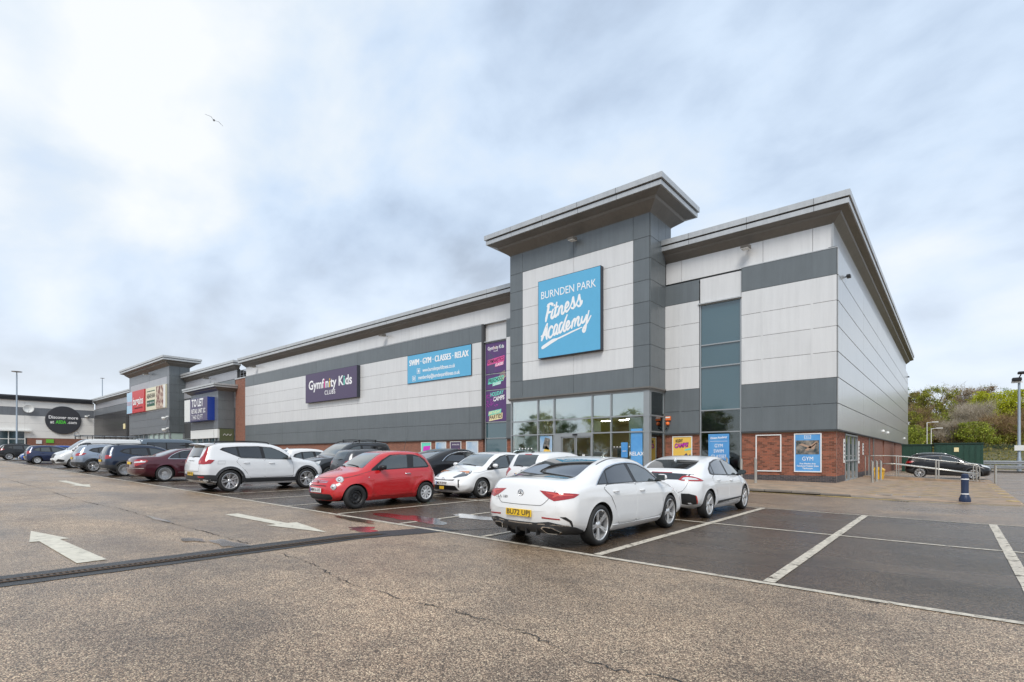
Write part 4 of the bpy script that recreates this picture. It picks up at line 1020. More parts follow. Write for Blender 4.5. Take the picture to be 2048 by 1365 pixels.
b = MB(); b.tube(bezier_pts([(PX1+.09, TY+.5+.2*k, 4.0+(.16 if k % 2 else -.06)) for k in range(6)], 5), .018, 5); b.build('panel_emblem', M['txt_white'], b2)
# tower 2
QX0, QX1 = -108.9, -88.75
b = MB(); b.box(QX0+.01, QX1-.01, TY+.005, 29.28, 4.8, 14.8); b.build('tower_wall', M['backing'], b2)
TZ2 = [4.8, 5.95, 7.1, 8.3, 9.5, 10.75, 12.0, 13.25, 14.69]
grid(b2, 'front', TY, [QX0, -108.1, -98.9, -89.8, QX1], TZ2, lambda i, j: G1 if (j == 7 or i in (0, 3) or j < 3) else G2)
grid(b2, 'right', QX1, [TY, 27.9, 29.28], TZ2, lambda i, j: M['clad_dark'])
cornice(b2, [(QX0, 29.3), (QX0, TY), (QX1, TY), (QX1, 29.3)], 1.25, 14.69, 15.40, 16.0, closed=True)
b = MB()
for x in np.linspace(QX0, QX1-.15, 9): b.box(x, x+.15, TY-.02, TY+.15, 1.0, 4.75)
b.box(QX0, QX1, TY-.01, TY+.12, 3.3, 3.42); b.box(QX1-.12, QX1, TY+.15, FY, 3.3, 3.42); b.box(QX1-.12, QX1, FY-.2, FY, 1, 4.75); b.build('tower_frame', M['frame'], b2)
b = MB(); b.box(QX0+.1, -99, TY+.2, TY+.25, 1, 4.8); b.build('dark_glazing', M['tealdark'], b2)
b = MB(); b.box(-99, QX1-.1, TY+.2, TY+.25, 1, 4.8); b.box(QX1-.08, QX1-.05, TY+.25, FY-.2, 1, 4.75); b.build('frosted_glazing', mat('frosted_glass', (.42, .52, .48), .3), b2)
# signs
s_ = empty('wall_sign', (-104, TY, 8.5), 'red and pale blue home goods sign on the left tower', 'sign')
b = MB(); b.box(QX0+.02, -99.3, TY-.4, TY-.05, 8.5, 12.1); b.build('casing', mat('red_sign', (.58, .035, .04), .4), s_)
b = MB(); b.box(QX0+.03, -105.8, TY-.41, TY-.395, 8.52, 12.08); b.build('blue_panel', mat('pale_blue_sign', (.42, .62, .78), .4), s_)
text('home', 1.5, (-107.3, TY-.43, 10.3), mat('pale_pink_lettering', (.7, .45, .5), .5), s_, fit=2.7)
text('bargains', 1.75, (-102.55, TY-.43, 10.35), M['txt_white'], s_, fit=5.4, bold=.02)
text('TOP BRANDS BOTTOM PRICES', .34, (-102.5, TY-.43, 9.2), M['ink'], s_, fit=4.6)
s_ = empty('wall_sign', (-95, TY, 8.5), 'cream and green fabric shop sign with a photograph on the left tower', 'sign')
b = MB(); b.box(-99.1, -89.75, TY-.25, TY-.05, 8.55, 12.07); b.build('casing', mat('cream_sign', (.72, .68, .50), .4), s_)
grn = mat('bottle_green', (.02, .10, .06), .5)
for z0_, z1_ in ((11.45, 11.6), (9.15, 10.1)):
    b = MB(); b.box(-98.5, -94.6, TY-.262, TY-.25, z0_, z1_); b.build('band', grn, s_)
text('ABAKHAN', 1.05, (-96.55, TY-.27, 10.75), M['ink'], s_, fit=4.0); text('FABRIC HOBBY & HOME', .36, (-96.55, TY-.275, 9.65), M['txt_white'], s_, fit=3.5)
b = MB(); b.box(-93.9, -90.7, TY-.27, TY-.25, 8.6, 12.02); b.build('photograph', mat('textile_photo', (.16, .03, .025), .5, colnoise=((.70, .58, .45), 1.4)), s_)
b = MB(); b.box(-90.65, -89.8, TY-.27, TY-.25, 8.6, 12.02); b.build('white_edge', M['whiteboard'], s_)
s_ = empty('wall_sign', (-75.8, TY, 5.9), 'TO LET sign in purple-grey and white with a bright blue side on the porch unit', 'sign')
b = MB(); b.box(-79.75, -71.85, TY-.9, TY-.05, 5.9, 8.86); b.build('casing', mat('royal_blue_edge', (.01, .04, .28), .4), s_)
b = MB(); b.box(-79.75, -71.87, TY-.92, TY-.90, 5.92, 8.84); b.build('face', mat('grey_violet_sign', (.10, .085, .16), .4), s_)
b = MB(); b.box(-79.75, -77.7, TY-.94, TY-.92, 5.92, 8.84); b.build('white_panel', M['whiteboard'], s_)
text('TO LET', 1.35, (-75.1, TY-.945, 8.2), M['txt_white'], s_, bold=.03, fit=4.0); text('RETAIL UNIT 2C', .80, (-74.8, TY-.945, 7.15), M['txt_white'], s_, fit=4.7, bold=.02); text('7,460 SQ FT', .85, (-75.2, TY-.945, 6.38), M['txt_white'], s_, fit=3.8)
floodlight(-79.0, 28.70, 12.1, 'floodlight under the cornice above the porch unit', 1.3)
floodlight(-97.5, TY, 14.3, 'floodlight under the cornice of the double sign tower', 1.4)
for (x, y, z, lab) in ((-89.2, TY-.3, 7.0, 'white dome camera at the tower corner near the fabric sign'), (-143+.5, 27.4, 9.8, 'white camera at the corner where the supermarket meets the dark wing'), (-89.4, TY-.2, 5.3, 'small white camera low on the tower corner'), (-72.2, FY-.2, 7.0, 'white camera beside the brick pier')):
    e = empty('security_camera', (x, y, z), lab, 'camera'); b = MB(); b.box(x-.1, x+.9, y-.05, y+.05, z+.1, z+.25); b.build('bracket', M['whiteboard'], e)
    b = MB(); b.lathe([(0, .1), (.3, .08), (.33, -.1), (.22, -.3), (0, -.38)], 12, 'z', (x, y-.3, z)); b.build('dome', M['whiteboard'], e, smooth=True)
e = empty('notice_sign', (-121, FY, 6), 'pale notice board on the dark bronze wing', 'notice'); b = MB(); b.box(-120.6, -119.4, FY-.12, FY-.05, 6.4, 7.4); b.build('plate', M['cream'], e)

# ================================================================= supermarket side wall (faces right)
b3 = empty('supermarket_building', (-144, 10, 0), 'white clad supermarket with grey band and round dark sign at the far left', 'building')
AX = -143.0
b = MB(); b.box(AX-30, AX-.01, -30, 28.5, 0, 12.6); b.build('wall', M['backing'], b3)
ys = list(np.arange(-26, 28.6, 5.42)); ys[-1] = 28.5
grid(b3, 'right', AX, ys, [4.9, 6.35, 7.85, 9.4], lambda i, j: None if (j == 0 and ys[i+1] < 18.2) else M['pinwall'], t=.04)
grid(b3, 'right', AX, ys, [9.4, 11.05], lambda i, j: mat('grey_band', (.17, .21, .235), .4) if False else M['clad_grey'], t=.04)
grid(b3, 'right', AX, ys, [11.05, 12.5], lambda i, j: M['pinwall'], t=.04)
dk = mat('charcoal_eaves', (.045, .047, .055), .45)
for i_, (z0_, z1_, o_) in enumerate(((12.45, 12.75, .35), (12.78, 13.05, .6), (13.08, 13.4, .85))):
    b = MB(); b.box(AX-1, AX+o_, -30, 28.0, z0_, z1_); b.build('eaves_band', dk, b3)
b = MB(); b.box(AX-30, AX-1, -30, 28.5, 12.6, 13.0); b.build('roof', M['roof'], b3)
b = MB(); b.box(AX-.05, AX+.02, 17.7, 28.5, 0.8, 4.88); b.build('brick_plinth', M['brickfar'], b3)
b = MB(); b.box(AX-.05, AX+.03, -26, 17.4, .8, 6.2); b.build('shopfront_glass', M['tealdark'], b3)
b = MB(); b.box(AX, AX+.7, -26, 18.3, 6.2, 6.45); b.box(AX+.03, AX+.12, -26, 17.4, 4.6, 4.75)
for y in (17.3, 14.9, 10, 5): b.box(AX+.03, AX+.13, y, y+.15, .8, 6.2)
b.build('shopfront_frame', M['whiteboard'], b3)
for (y, z, m_, w_, lab) in ((19.5, 4.1, M['whiteboard'], .45, 'small white sign on the supermarket brick plinth'), (21.2, 4.3, mat('lime_sign', (.15, .5, .05), .5), .6, 'small lime green sign on the supermarket brick plinth')):
    e = empty('notice_sign', (AX, y, z), lab, 'notice'); b = MB(); b.box(AX+.03, AX+.12, y-w_, y+w_, z-.35, z+.4); b.build('plate', m_, e)
e = empty('round_sign', (AX, 23.33, 8.75), 'round charcoal sign reading discover more at the supermarket website', 'sign')
b = MB(); b.lathe([(0, .32), (2.86, .32), (2.92, .27), (2.92, .05), (0, .05)], 64, 'x', (AX, 23.33, 8.75)); b.build('disc', mat('charcoal_sign', (.04, .042, .05), .5), e)
text('Discover more', .90, (AX+.34, 23.33, 9.28), M['txt_white'], e, facing='right', bold=.02, fit=4.73)
text('at', .9, (AX+.34, 21.5, 8.30), M['txt_white'], e, facing='right', bold=.02, fit=.62); text('.com', .9, (AX+.34, 24.72, 8.30), M['txt_white'], e, facing='right', bold=.02, fit=1.5)
text('ASDA', .9, (AX+.34, 22.9, 8.30), mat('bright_green_lettering', (.10, .62, .06), .5), e, facing='right', bold=.04, fit=1.68)
e = empty('satellite_dish', (AX, 17.85, 10.8), 'white satellite dish on the supermarket wall', 'satellite dish')
b = MB(); b.lathe([(0, .5), (.35, .53), (.7, .64), (.85, .75), (.85, .72), (.7, .60), (.35, .49), (0, .46)], 24, 'x', (AX, 17.85, 10.8)); b.build('dish', M['whiteboard'], e, smooth=True)
b = MB(); b.tube([(AX, 17.85, 10.6), (AX+.5, 17.85, 10.8)], .06, 6); b.tube([(AX+.7, 17.85, 10.0), (AX+1.3, 17.85, 10.5)], .03, 6); b.build('arm', M['galv'], e)
def lamp_post(x, y, z, top, label, r=.08, head='flat'):
    e = empty('lamp_post', (x, y, z), label, 'lamp post')
    b = MB(); b.lathe([(r*1.35, 0), (r*1.35, 1.2), (r, 1.3), (r*.75, top-z)], 12, 'z', (x, y, z)); b.build('pole', M['polepaint'], e, smooth=True, angle=40)
    if head == 'flat':
        b = MB(); b.tube([(x, y, top-.05), (x, y, top+.35)], .05, 6); b.lathe([(0, top+.38), (.45, top+.35), (.42, top+.29), (0, top+.26)], 16, 'z', (x, y, 0)); b.build('lamp_head', M['galv'], e)
    return e
lamp_post(-76.0, 8.6, gz(-76), 10.0, 'tall pale lamp post standing behind the far left cars')
lamp_post(-160.0, 33.5, 1, 20.0, 'lamp post top showing behind the supermarket roof', .12)

# ================================================================= right-hand side
for (x0, x1, lab, tp) in ((-3.4, -1.36, 'smaller dark green steel cabin beside the building', 2.42), (-1.2, 1.92, 'larger dark green steel cabin behind the black crossover', 2.5)):
    e = empty('storage_cabin', ((x0+x1)/2, 58, 0), lab, 'cabin', 'dark green cabins')
    b = MB(); b.cbox(x0, x1, 57, 59.5, 0, tp-.12, .02); b.build('body', M['green_tank'], e)
    b = MB(); b.box(x0-.03, x1+.03, 56.94, 59.56, tp-.12, tp); b.build('roof', mat('green_roof_edge', (.01, .035, .025), .5), e)
    b = MB()
    for k in range(9):
        xx_ = x0+.12+(x1-x0-.24)*k/8; b.box(xx_-.02, xx_+.02, 56.97, 57.0, .1, tp-.16)
    b.build('rib', M['green_tank'], e)
    if x0 > -2: b = MB(); b.box(.1, .4, 56.95, 56.97, 1.75, 2.1); b.build('notice', M['cream'], e)
gr = empty('guard_rail', (6, 60, 0), 'galvanised double corrugated guard rail behind the access road', 'guard rail')
for z in (.47, .85):
    b = MB(); b.prism([(60.0, z-.15), (59.94, z-.11), (59.94, z-.04), (60.0, z), (59.94, z+.04), (59.94, z+.11), (60.0, z+.15), (60.03, z+.15), (60.03, z-.15)], 1.95, 40, 'yz'); b.build('rail', M['galv'], gr)
for k in range(14):
    b = MB(); b.box(2.4+k*2.6, 2.5+k*2.6, 60.03, 60.15, 0, 1.0); b.build('post', M['galv'], gr)
b = MB(); b.box(1.9, 40, 60.6, 60.75, -.05, .12); b.build('far_kerb', M['kerb'], kind='structure')
# green mesh fence
fe = empty('mesh_fence', (6, 66, 0), 'green steel mesh fence in front of the wooded bank', 'fence')
fm = mat('green_mesh', (.03, .09, .05), .5)
b = MB(); x = 2.0
while x < 34: b.box(x, x+.018, 66, 66.012, .1, 2.5); x += .09
for z in np.arange(.2, 2.5, .4): b.box(2, 34, 66.012, 66.02, z, z+.02)
o = b.build('fence_mesh', fm, fe, recalc=False); o['kind'] = 'stuff'
for k in range(13):
    b = MB(); b.box(2+k*2.6, 2.07+k*2.6, 65.93, 66, 0, 2.6); b.build('post', fm, fe)
lp = lamp_post(4.3, 61.3, 0, 8.0, 'tall pale blue lamp post with twin dark floodlights at the right edge', .11, 'none')
b = MB(); b.cbox(3.85, 4.45, 60.9, 61.6, 7.7, 8.0, .05); b.build('lamp_head', M['black'], lp)
b = MB(); b.cbox(4.2, 4.85, 61.0, 61.6, 8.3, 8.5, .05); b.tube([(4.3, 61.3, 8), (4.45, 61.3, 8.35)], .05, 6); b.build('lamp_head', M['black'], lp)
b = MB(); b.box(3.8, 4.5, 61.1, 61.16, 7.55, 7.7); b.build('bracket', M['whiteboard'], lp)
b = MB(); b.box(4.0, 4.75, 61.1, 61.17, 1.85, 2.3); b.build('notice_plate', M['whiteboard'], lp)
for (x, y, top, lab) in ((-2.1, 72, 5.0, 'thin white street lamp in front of the bank, left one'), (-1.7, 70, 4.25, 'thin white street lamp in front of the bank, right one')):
    e = empty('street_lamp', (x, y, 0), lab, 'street lamp'); b = MB(); b.tube([(x, y, 0), (x, y, top)], .032, 8); b.tube([(x, y, top-.05), (x+.5, y, top+.02)], .03, 6); b.build('pole', M['whiteboard'], e)
    b = MB(); b.cbox(x+.4, x+.95, y-.12, y+.12, top-.04, top+.05, .02); b.build('lamp_head', M['whiteboard'], e)
# ramp and handrails
rp = empty('access_ramp', (-1.2, 38.5, 0), 'concrete access ramp rising to the side door', 'ramp')
b = MB()
def rz(x): return .20 if x < -2.5 else max(.0, .20*(1.35-x)/3.85)
xs_ = [-4.1, -2.5, 0, 1.35]
for a, c in zip(xs_, xs_[1:]):
    b.add([(a, 37.7, rz(a)+.03), (c, 37.7, rz(c)+.03), (c, 39.5, rz(c)+.03), (a, 39.5, rz(a)+.03), (a, 37.7, -.05), (c, 37.7, -.05), (c, 39.5, -.05), (a, 39.5, -.05)], [(0,1,2,3), (0,4,5,1), (3,2,6,7), (4,7,6,5)] + ([(0,3,7,4)] if a < -4 else []) + ([(1,5,6,2)] if c > 1 else []))
b.build('ramp_slab', M['kerb'], rp, recalc=True)
b = MB()
for a, c in zip(xs_, xs_[1:]):
    b.add([(a, 37.55, rz(a)+.05), (c, 37.55, rz(c)+.05), (c, 37.7, rz(c)+.05), (a, 37.7, rz(a)+.05), (a, 37.55, -.05), (c, 37.55, -.05)], [(0,1,2,3), (0,4,5,1)])
b.build('ramp_upstand', M['pave'], rp, recalc=False)
def handrail(y, label, x1=1.05):
    e = empty('handrail', (-1.4, y, 0), label, 'handrail', 'stainless handrails of the ramp')
    top = [(-4.05, y, 1.43), (-2.55, y, 1.43), (-.7, y, 1.19), (x1-.15, y, .99), (x1-.02, y, .93), (x1+.06, y, .80), (x1+.07, y, .05)]
    b = MB(); b.tube(bezier_pts(top, 4), .024, 8); b.build('top_rail', M['steel'], e, smooth=True)
    b = MB(); b.tube([(-3.4, y, .97), (-2.55, y, .96), (-.7, y, .70), (x1, y, .46)], .03, 8); b.build('lower_rail', M['steel'], e, smooth=True)
    for x in (-4.0, -2.5, -.72, -.6, x1-.05):
        b = MB(); zt = 1.43 if x < -2.4 else (1.19 if x < 0 else .95); b.tube([(x, y, rz(x)), (x, y, zt)], .026, 8); b.build('post', M['steel'], e, smooth=True, angle=40)
handrail(37.62, 'stainless double handrail along the near side of the access ramp')
handrail(39.3, 'stainless double handrail along the far side of the access ramp', .95)
def post_bollard(x, y, z, h, label, r=.057, group='slanted-top steel bollards'):
    e = empty('steel_bollard', (x, y, z), label, 'bollard', group)
    b = MB(); n = 16; vs = []; 
    for k in range(n): t_ = 2*math.pi*k/n; vs.append((x+r*math.cos(t_), y+r*math.sin(t_), z-.05))
    for k in range(n): t_ = 2*math.pi*k/n; vs.append((x+r*math.cos(t_), y+r*math.sin(t_), z+h - r*1.0*math.cos(t_)))
    b.add(vs, [tuple(range(n, 2*n))] + [(k, (k+1) % n, n+(k+1) % n, n+k) for k in range(n)]); b.build('post', M['steel'], e, smooth=True, angle=40)
    b = MB(); b.lathe([(r+.02, 0), (r+.02, .012), (r, .014)], 16, 'z', (x, y, z)); b.build('collar', M['steel'], e)
post_bollard(-3.05, 31.4, fz(-3, 31), 1.08, 'steel bollard beside the yellow bin, nearest of its row of three')
post_bollard(-3.02, 33.0, fz(-3, 33), 1.08, 'steel bollard beside the yellow bin, middle of its row of three')
post_bollard(-2.99, 34.7, fz(-3, 34.7), 1.08, 'steel bollard beside the yellow bin, farthest of its row of three')
post_bollard(1.72, 37.2, 0, .95, 'short steel bollard at the nose of the black crossover')
for (x, lab) in ((-6.92, 'steel bollard in front of the empty poster frame'), (-7.55, 'steel bollard just right of the tall wing window'), (-8.2, 'steel bollard in front of the tall wing window frame')):
    post_bollard(x, 25.6, gz(x)+.11, 1.12, lab)
e = empty('grit_bin', (-2.75, 36.4, 0), 'yellow grit bin behind the three steel bollards', 'bin')
b = MB(); b.prism([(-3.36, .08), (-3.02, .08), (-2.97, .60), (-3.42, .60)], 36.0, 36.8, 'xz'); b.build('body', M['yellow_bin'], e)
b = MB(); b.prism([(-3.44, .61), (-2.94, .61), (-2.98, .68), (-3.15, .80), (-3.40, .78)], 35.95, 36.85, 'xz'); b.build('lid', M['yellow_bin'], e)
e = empty('blue_bollard', (.3, 21.85, .02), 'navy blue bollard with two white bands on the forecourt', 'bollard')
b = MB(); b.lathe([(.15, 0), (.15, .10), (.115, .19), (.095, .24), (.098, .80), (.09, .86), (.05, .885), (0, .89)], 20, 'z', (.3, 21.85, .015)); b.build('post', M['navy'], e, smooth=True, angle=35)
for z in (.235, .70):
    b = MB(); b.lathe([(.101, z), (.102, z+.002), (.102, z+.03), (.101, z+.032)], 20, 'z', (.3, 21.85, .015)); b.build('reflective_band', M['txt_white'], e)
# manhole covers on the forecourt
for (x, y, lab) in ((-1.9, 23.0, 'small square cover set in the forecourt paving, nearer the kerb'), (-1.1, 22.9, 'small square cover set in the forecourt paving, nearer the blue bollard')):
    z = fz(x, y)+.006; e = empty('manhole_cover', (x, y, z), lab, 'manhole cover'); b = MB()
    for k in range(4):
        a = k*math.pi/2; dx_, dy_ = math.cos(a), math.sin(a); b.box(*sorted((x+dx_*.22-abs(dy_)*.25, x+dx_*.22+abs(dy_)*.25+.02)), *sorted((y+dy_*.22-abs(dx_)*.25, y+dy_*.22+abs(dx_)*.25+.02)), z, z+.006)
    b.build('cover_frame', M['galv'], e); b = MB(); b.box(x-.2, x+.2, y-.2, y+.2, z-.004, z+.003); b.build('cover_plate', M['pave'], e)
# gull
e = empty('gull', (0, 0, 0), 'dark gull gliding high in the sky at upper left', 'bird')
gm = mat('gull_grey', (.02, .02, .025), .8); gx_, gy_, gz_ = 0, 0, 0
b = MB(); b.lathe([(0, -.26), (.05, -.2), (.085, -.05), (.075, .08), (.045, .18), (.04, .24), (0, .30)], 10, 'y'); b.build('body', gm, e, smooth=True, world=False)
b = MB(); 
for s in (-1, 1):
    vs = [(s*.05, .08, .02), (s*.32, .16, .13), (s*.72, -.02, .02), (s*.74, -.05, .015), (s*.32, .02, .125), (s*.05, -.10, .02)]
    vs2 = [(x, y, z-.02) for x, y, z in vs]
    b.add(vs+vs2, [(0,1,4,5), (1,2,3,4), (6,11,10,7), (7,10,9,8), (0,6,7,1), (1,7,8,2), (2,8,9,3), (3,9,10,4), (4,10,11,5)])
b.build('wings', gm, e, world=False)
b = MB(); b.prism([(-.05, -.24), (.05, -.24), (.09, -.40), (-.09, -.40)], -.008, .008, 'xy'); b.build('tail', M['whiteboard'], e, world=False)
D_ = 46; a_ = (428-1024)/1046.04; e.location = (D_*(a_*.76487-.64418), D_*(a_*.64418+.76487), 1.5+D_*669/1046.04)
e.rotation_euler = (math.radians(30), math.radians(22), math.radians(75))
# ================================================================= cars
def paint(name, col, metal=0.0, rough=0.28, coat=1.0):
    return mat(name, col, rough, metal=metal, coat=coat, coat_rough=0.02)
CM = {}
CM['glass'] = mat('car_glass', (0.038, 0.047, 0.048), 0.03, coat=1.0, spec=0.8)
CM['glass_clear'] = mat('car_windscreen_glass', (0.075, 0.095, 0.095), 0.02, coat=1.0, spec=1.0, colnoise=((0.03, 0.04, 0.042), 3.0))
CM['glass_priv'] = mat('car_privacy_glass', (0.010, 0.011, 0.013), 0.03, coat=1.0, spec=0.7)
CM['trim'] = mat('car_black_trim', (0.014, 0.014, 0.015), 0.42)
CM['cladding'] = mat('car_grey_cladding', (0.035, 0.037, 0.04), 0.55)
CM['rubber'] = mat('tyre_rubber', (0.018, 0.018, 0.018), 0.7, bump=.2, bscale=120)
CM['alloy'] = mat('alloy_wheel', (0.66, 0.66, 0.66), 0.30, metal=0.7)
CM['alloy_dark'] = mat('dark_alloy_wheel', (0.10, 0.10, 0.11), 0.35, metal=0.8)
CM['hub_silver'] = mat('silver_wheel_cover', (0.66, 0.67, 0.68), 0.35, metal=0.3)
CM['well'] = mat('wheel_well', (0.006, 0.006, 0.006), 0.9)
CM['disc'] = mat('brake_disc', (0.12, 0.11, 0.10), 0.5, metal=0.7)
CM['chrome'] = mat('car_chrome', (0.75, 0.76, 0.77), 0.12, metal=1.0)
CM['red'] = mat('tail_light_red', (0.33, 0.008, 0.010), 0.12, coat=1.0)
CM['redlit'] = mat('tail_light_inner', (0.55, 0.06, 0.045), 0.2, coat=1.0)
CM['clearlamp'] = mat('lamp_clear', (0.55, 0.57, 0.58), 0.12, coat=1.0)
CM['darklamp'] = mat('lamp_dark', (0.10, 0.11, 0.12), 0.08, coat=1.0, metal=0.3)
CM['plate_y'] = mat('yellow_plate', (0.78, 0.50, 0.03), 0.4)
CM['plate_w'] = mat('white_plate', (0.78, 0.78, 0.76), 0.4)
CM['plate_b'] = mat('plate_blue_band', (0.01, 0.05, 0.30), 0.4)
CM['seam'] = mat('panel_gap', (0.05, 0.05, 0.05), 0.7)
CM['badge'] = mat('badge_metal', (0.40, 0.41, 0.43), 0.2, metal=0.9)
CM['amber'] = mat('indicator_amber', (0.55, 0.16, 0.02), 0.2, coat=1.0)

def cr_curve(pts, n=16):
    """centripetal-ish catmull-rom sampled densely, x kept increasing"""
    P = np.array(pts, float); out = []
    for i in range(len(P)-1):
        p0 = P[i-1] if i else 2*P[0]-P[1]; p1, p2 = P[i], P[i+1]; p3 = P[i+2] if i+2 < len(P) else 2*P[-1]-P[-2]
        d = np.linalg.norm(p2-p1)
        m1 = (p2-p0)*d/max(1e-6, np.linalg.norm(p1-p0)+d); m2 = (p3-p1)*d/max(1e-6, np.linalg.norm(p3-p2)+d)
        for k in range(n):
            t = k/n; h00 = 2*t**3-3*t*t+1; h10 = t**3-2*t*t+t; h01 = -2*t**3+3*t*t; h11 = t**3-t*t
            out.append(h00*p1+h10*m1+h01*p2+h11*m2)
    out.append(P[-1]); A = np.array(out); A[:, 0] = np.maximum.accumulate(A[:, 0] + np.arange(len(A))*1e-7); return A
def smooth01(t): t = np.clip(t, 0, 1); return t*t*(3-2*t)

class Car:
    def __init__(s, L, W, top, bot, belt, wheels, rw, tumble=.50, r_roof=.085, r_end=.24, bow_f=.16, bow_r=.10, crown=.035, roofw=None, waist=.965, flare=.014,
                 tuck=.07, crease=None, wr=None, r_endf=None, scale=.97, track=None):
        s.L, s.hw, s.rw = L, W/2, rw; s.wheels = wheels; s.tumble = tumble; s.r_roof = r_roof; s.r_end = r_end; s.r_endf = r_endf or r_end
        s.bow_f, s.bow_r, s.crown = bow_f, bow_r, crown; s.waist = waist; s.flare = flare; s.tuck = tuck; s.crease = crease; s.wr = wr or .22
        s.top = cr_curve(top); s.bot = cr_curve(bot); s.belt = cr_curve(belt); s.scale = scale
        s.H = s.top[:, 1].max()
    def ztop(s, x): return np.interp(x, s.top[:, 0], s.top[:, 1])
    def zbot(s, x): return np.interp(x, s.bot[:, 0], s.bot[:, 1])
    def zbelt(s, x): return np.interp(x, s.belt[:, 0], s.belt[:, 1])
    def width(s, x):
        L = s.L; f = 1 - .055*smooth01((x-(L-1.5))/1.5) - .045*smooth01((1.3-x)/1.3); return s.hw*f
    def halfy(s, x, z):
        """half width of the side surface at (x, z) before bow and crown"""
        w = s.width(x); zb = s.zbot(x); zs = np.minimum(s.zbelt(x), s.ztop(x)+.5)
        u = (z-zb)/np.maximum(zs-zb, .05)
        f = 1 - s.tuck*np.clip((.42-u)/.42, 0, 1)**2 - (1-s.waist)*np.clip((u-.55)/.45, 0, 1)**1.6
        y = w*f
        up = np.clip(z-zs, 0, 9); y = y - np.where(up > 0, .012*np.clip(up/.02, 0, 1), 0) - s.tumble*up - .10*up*up
        for (xw, ) in [(a,) for a in s.wheels]:
            r = np.hypot(x-xw, z-s.rw); y = y + s.flare*np.exp(-((r-s.rw-.07)/.06)**2)*(z < s.rw*2+.2)
        if s.crease:
            for (x0, z0, x1, z1, amp, wd) in s.crease:
                t = np.clip((x-x0)/(x1-x0), 0, 1); zl = z0+(z1-z0)*t; m = smooth01((x-x0)/.25)*smooth01((x1-x)/.25)
                y = y + amp*m*np.exp(-((z-zl)/wd)**2)
        # rounding towards the silhouette
        T = s._sil; d = np.full(np.shape(x), 9.0); nrm = np.zeros(np.shape(x))
        X = np.stack([np.ravel(x), np.ravel(z)], 1)
        A = T[:-1]; B = T[1:]; AB = B-A; l2 = (AB**2).sum(1)+1e-12
        best = np.full(len(X), 9.0); bn = np.zeros(len(X)); bx = np.zeros(len(X))
        for k in range(0, len(X), 400):
            q = X[k:k+400, None, :]; t = np.clip(((q-A)*AB).sum(2)/l2, 0, 1); pr = A+AB*t[..., None]; dd = np.sqrt(((q-pr)**2).sum(2)); j = dd.argmin(1)
            best[k:k+400] = dd[np.arange(len(j)), j]; v = AB[j]/np.sqrt(l2[j])[:, None]; bn[k:k+400] = np.abs(v[:, 1]); bx[k:k+400] = A[j, 0]
        xe = .80 if s.H < 1.5 else .45
        e = np.maximum(smooth01((xe-bx)/xe), smooth01((bx-(s.L-1.0))/1.0)); re = np.where(bx > s.L*.5, s.r_endf, s.r_end)
        lowf = np.where((X[:, 1] < .45), 1, 1)
        r = s.r_roof + (re-s.r_roof)*e; q = np.clip(1-best/r, 0, 1); red = r*(1-np.sqrt(np.clip(1-q*q, 0, 1)))
        y = y - red.reshape(np.shape(x))
        db = np.clip(z-zb, 0, 1); rb = .05; q = np.clip(1-db/rb, 0, 1); y = y - rb*(1-np.sqrt(1-q*q))*.8
        return np.maximum(y, .02)
    def deform(s, V):
        x, y, z = V[:, 0].copy(), V[:, 1], V[:, 2]
        k = (y/s.hw)**2
        V[:, 0] = x - s.bow_f*k*smooth01((x-s.L*.52)/(s.L*.48)) + s.bow_r*k*smooth01((s.L*.48-x)/(s.L*.48))
        V[:, 2] = z - s.crown*k*smooth01((z-.62)/.4)*1.0
        return V
    def build_body(s, root, paint_m, ns=0):
        # stations from the top curve by arc length
        T = s.top; B = s.bot
        s._sil = T[::2] if len(T) > 120 else T
        ir = B[B[:, 0] < .55]; iff = B[B[:, 0] > s.L-.55]
        s._sil = np.vstack([ir[::-1][::3], s._sil, iff[::-1][::3]])
        slope = np.abs(np.gradient(B[:, 1], B[:, 0]+np.arange(len(B))*1e-6))
        seg = np.sqrt((np.diff(T, axis=0)**2).sum(1)); cum = np.concatenate([[0], np.cumsum(seg)]); n = int(cum[-1]/.055)
        xs = np.interp(np.linspace(0, cum[-1], n), cum, T[:, 0])
        segb = np.sqrt((np.diff(B, axis=0)**2).sum(1)); cb = np.concatenate([[0], np.cumsum(segb)]); xb = np.interp(np.linspace(0, cb[-1], 50), cb, B[:, 0])
        xs = np.unique(np.round(np.concatenate([xs, xb[(xb < .5) | (xb > s.L-.5)]]), 4)); keep = [xs[0]]
        for v in xs[1:]:
            if v-keep[-1] > .0025: keep.append(v)
        xs = np.array(keep); s.xs = xs
        n1, n2, ntp, nb_ = 15, 9, 7, 3
        zt = s.ztop(xs); zb = s.zbot(xs); zs = np.minimum(s.zbelt(xs), zb+(zt-zb)*.985)
        rows = []
        for i in range(n1): u = i/(n1-1); u = u**.9; rows.append(zb+(zs-zb)*u)
        for i in range(1, n2+1): u = 1-(1-i/n2)**1.7; rows.append(zs+(zt-zs)*u)
        Z = np.array(rows).T; X = np.repeat(xs[:, None], Z.shape[1], 1); Y = s.halfy(X, Z)
        m = Z.shape[1]; ring = []
        V = []
        for i in range(len(xs)):
            side = [(X[i, j], Y[i, j], Z[i, j]) for j in range(m)]
            yb, yt = Y[i, 0], Y[i, -1]
            botp = [(xs[i], yb*t, zb[i]) for t in (0, .5)]
            topp = [(xs[i], yt*t, zt[i]) for t in (.92, .75, .55, .35, .15, 0)]
            half = botp[1:] + side + topp[:-1]
            r = [(xs[i], 0, zb[i])] + half + [(xs[i], 0, zt[i])] + [(a, -b_, c) for a, b_, c in reversed(half)]
            V += r
        k = len(r); V = s.deform(np.array(V))
        s.half_len = len(half)
        V2 = np.stack([V[:, 1], V[:, 0]-s.L/2, V[:, 2]], 1)     # x lateral, y forward
        F = []; MI = []
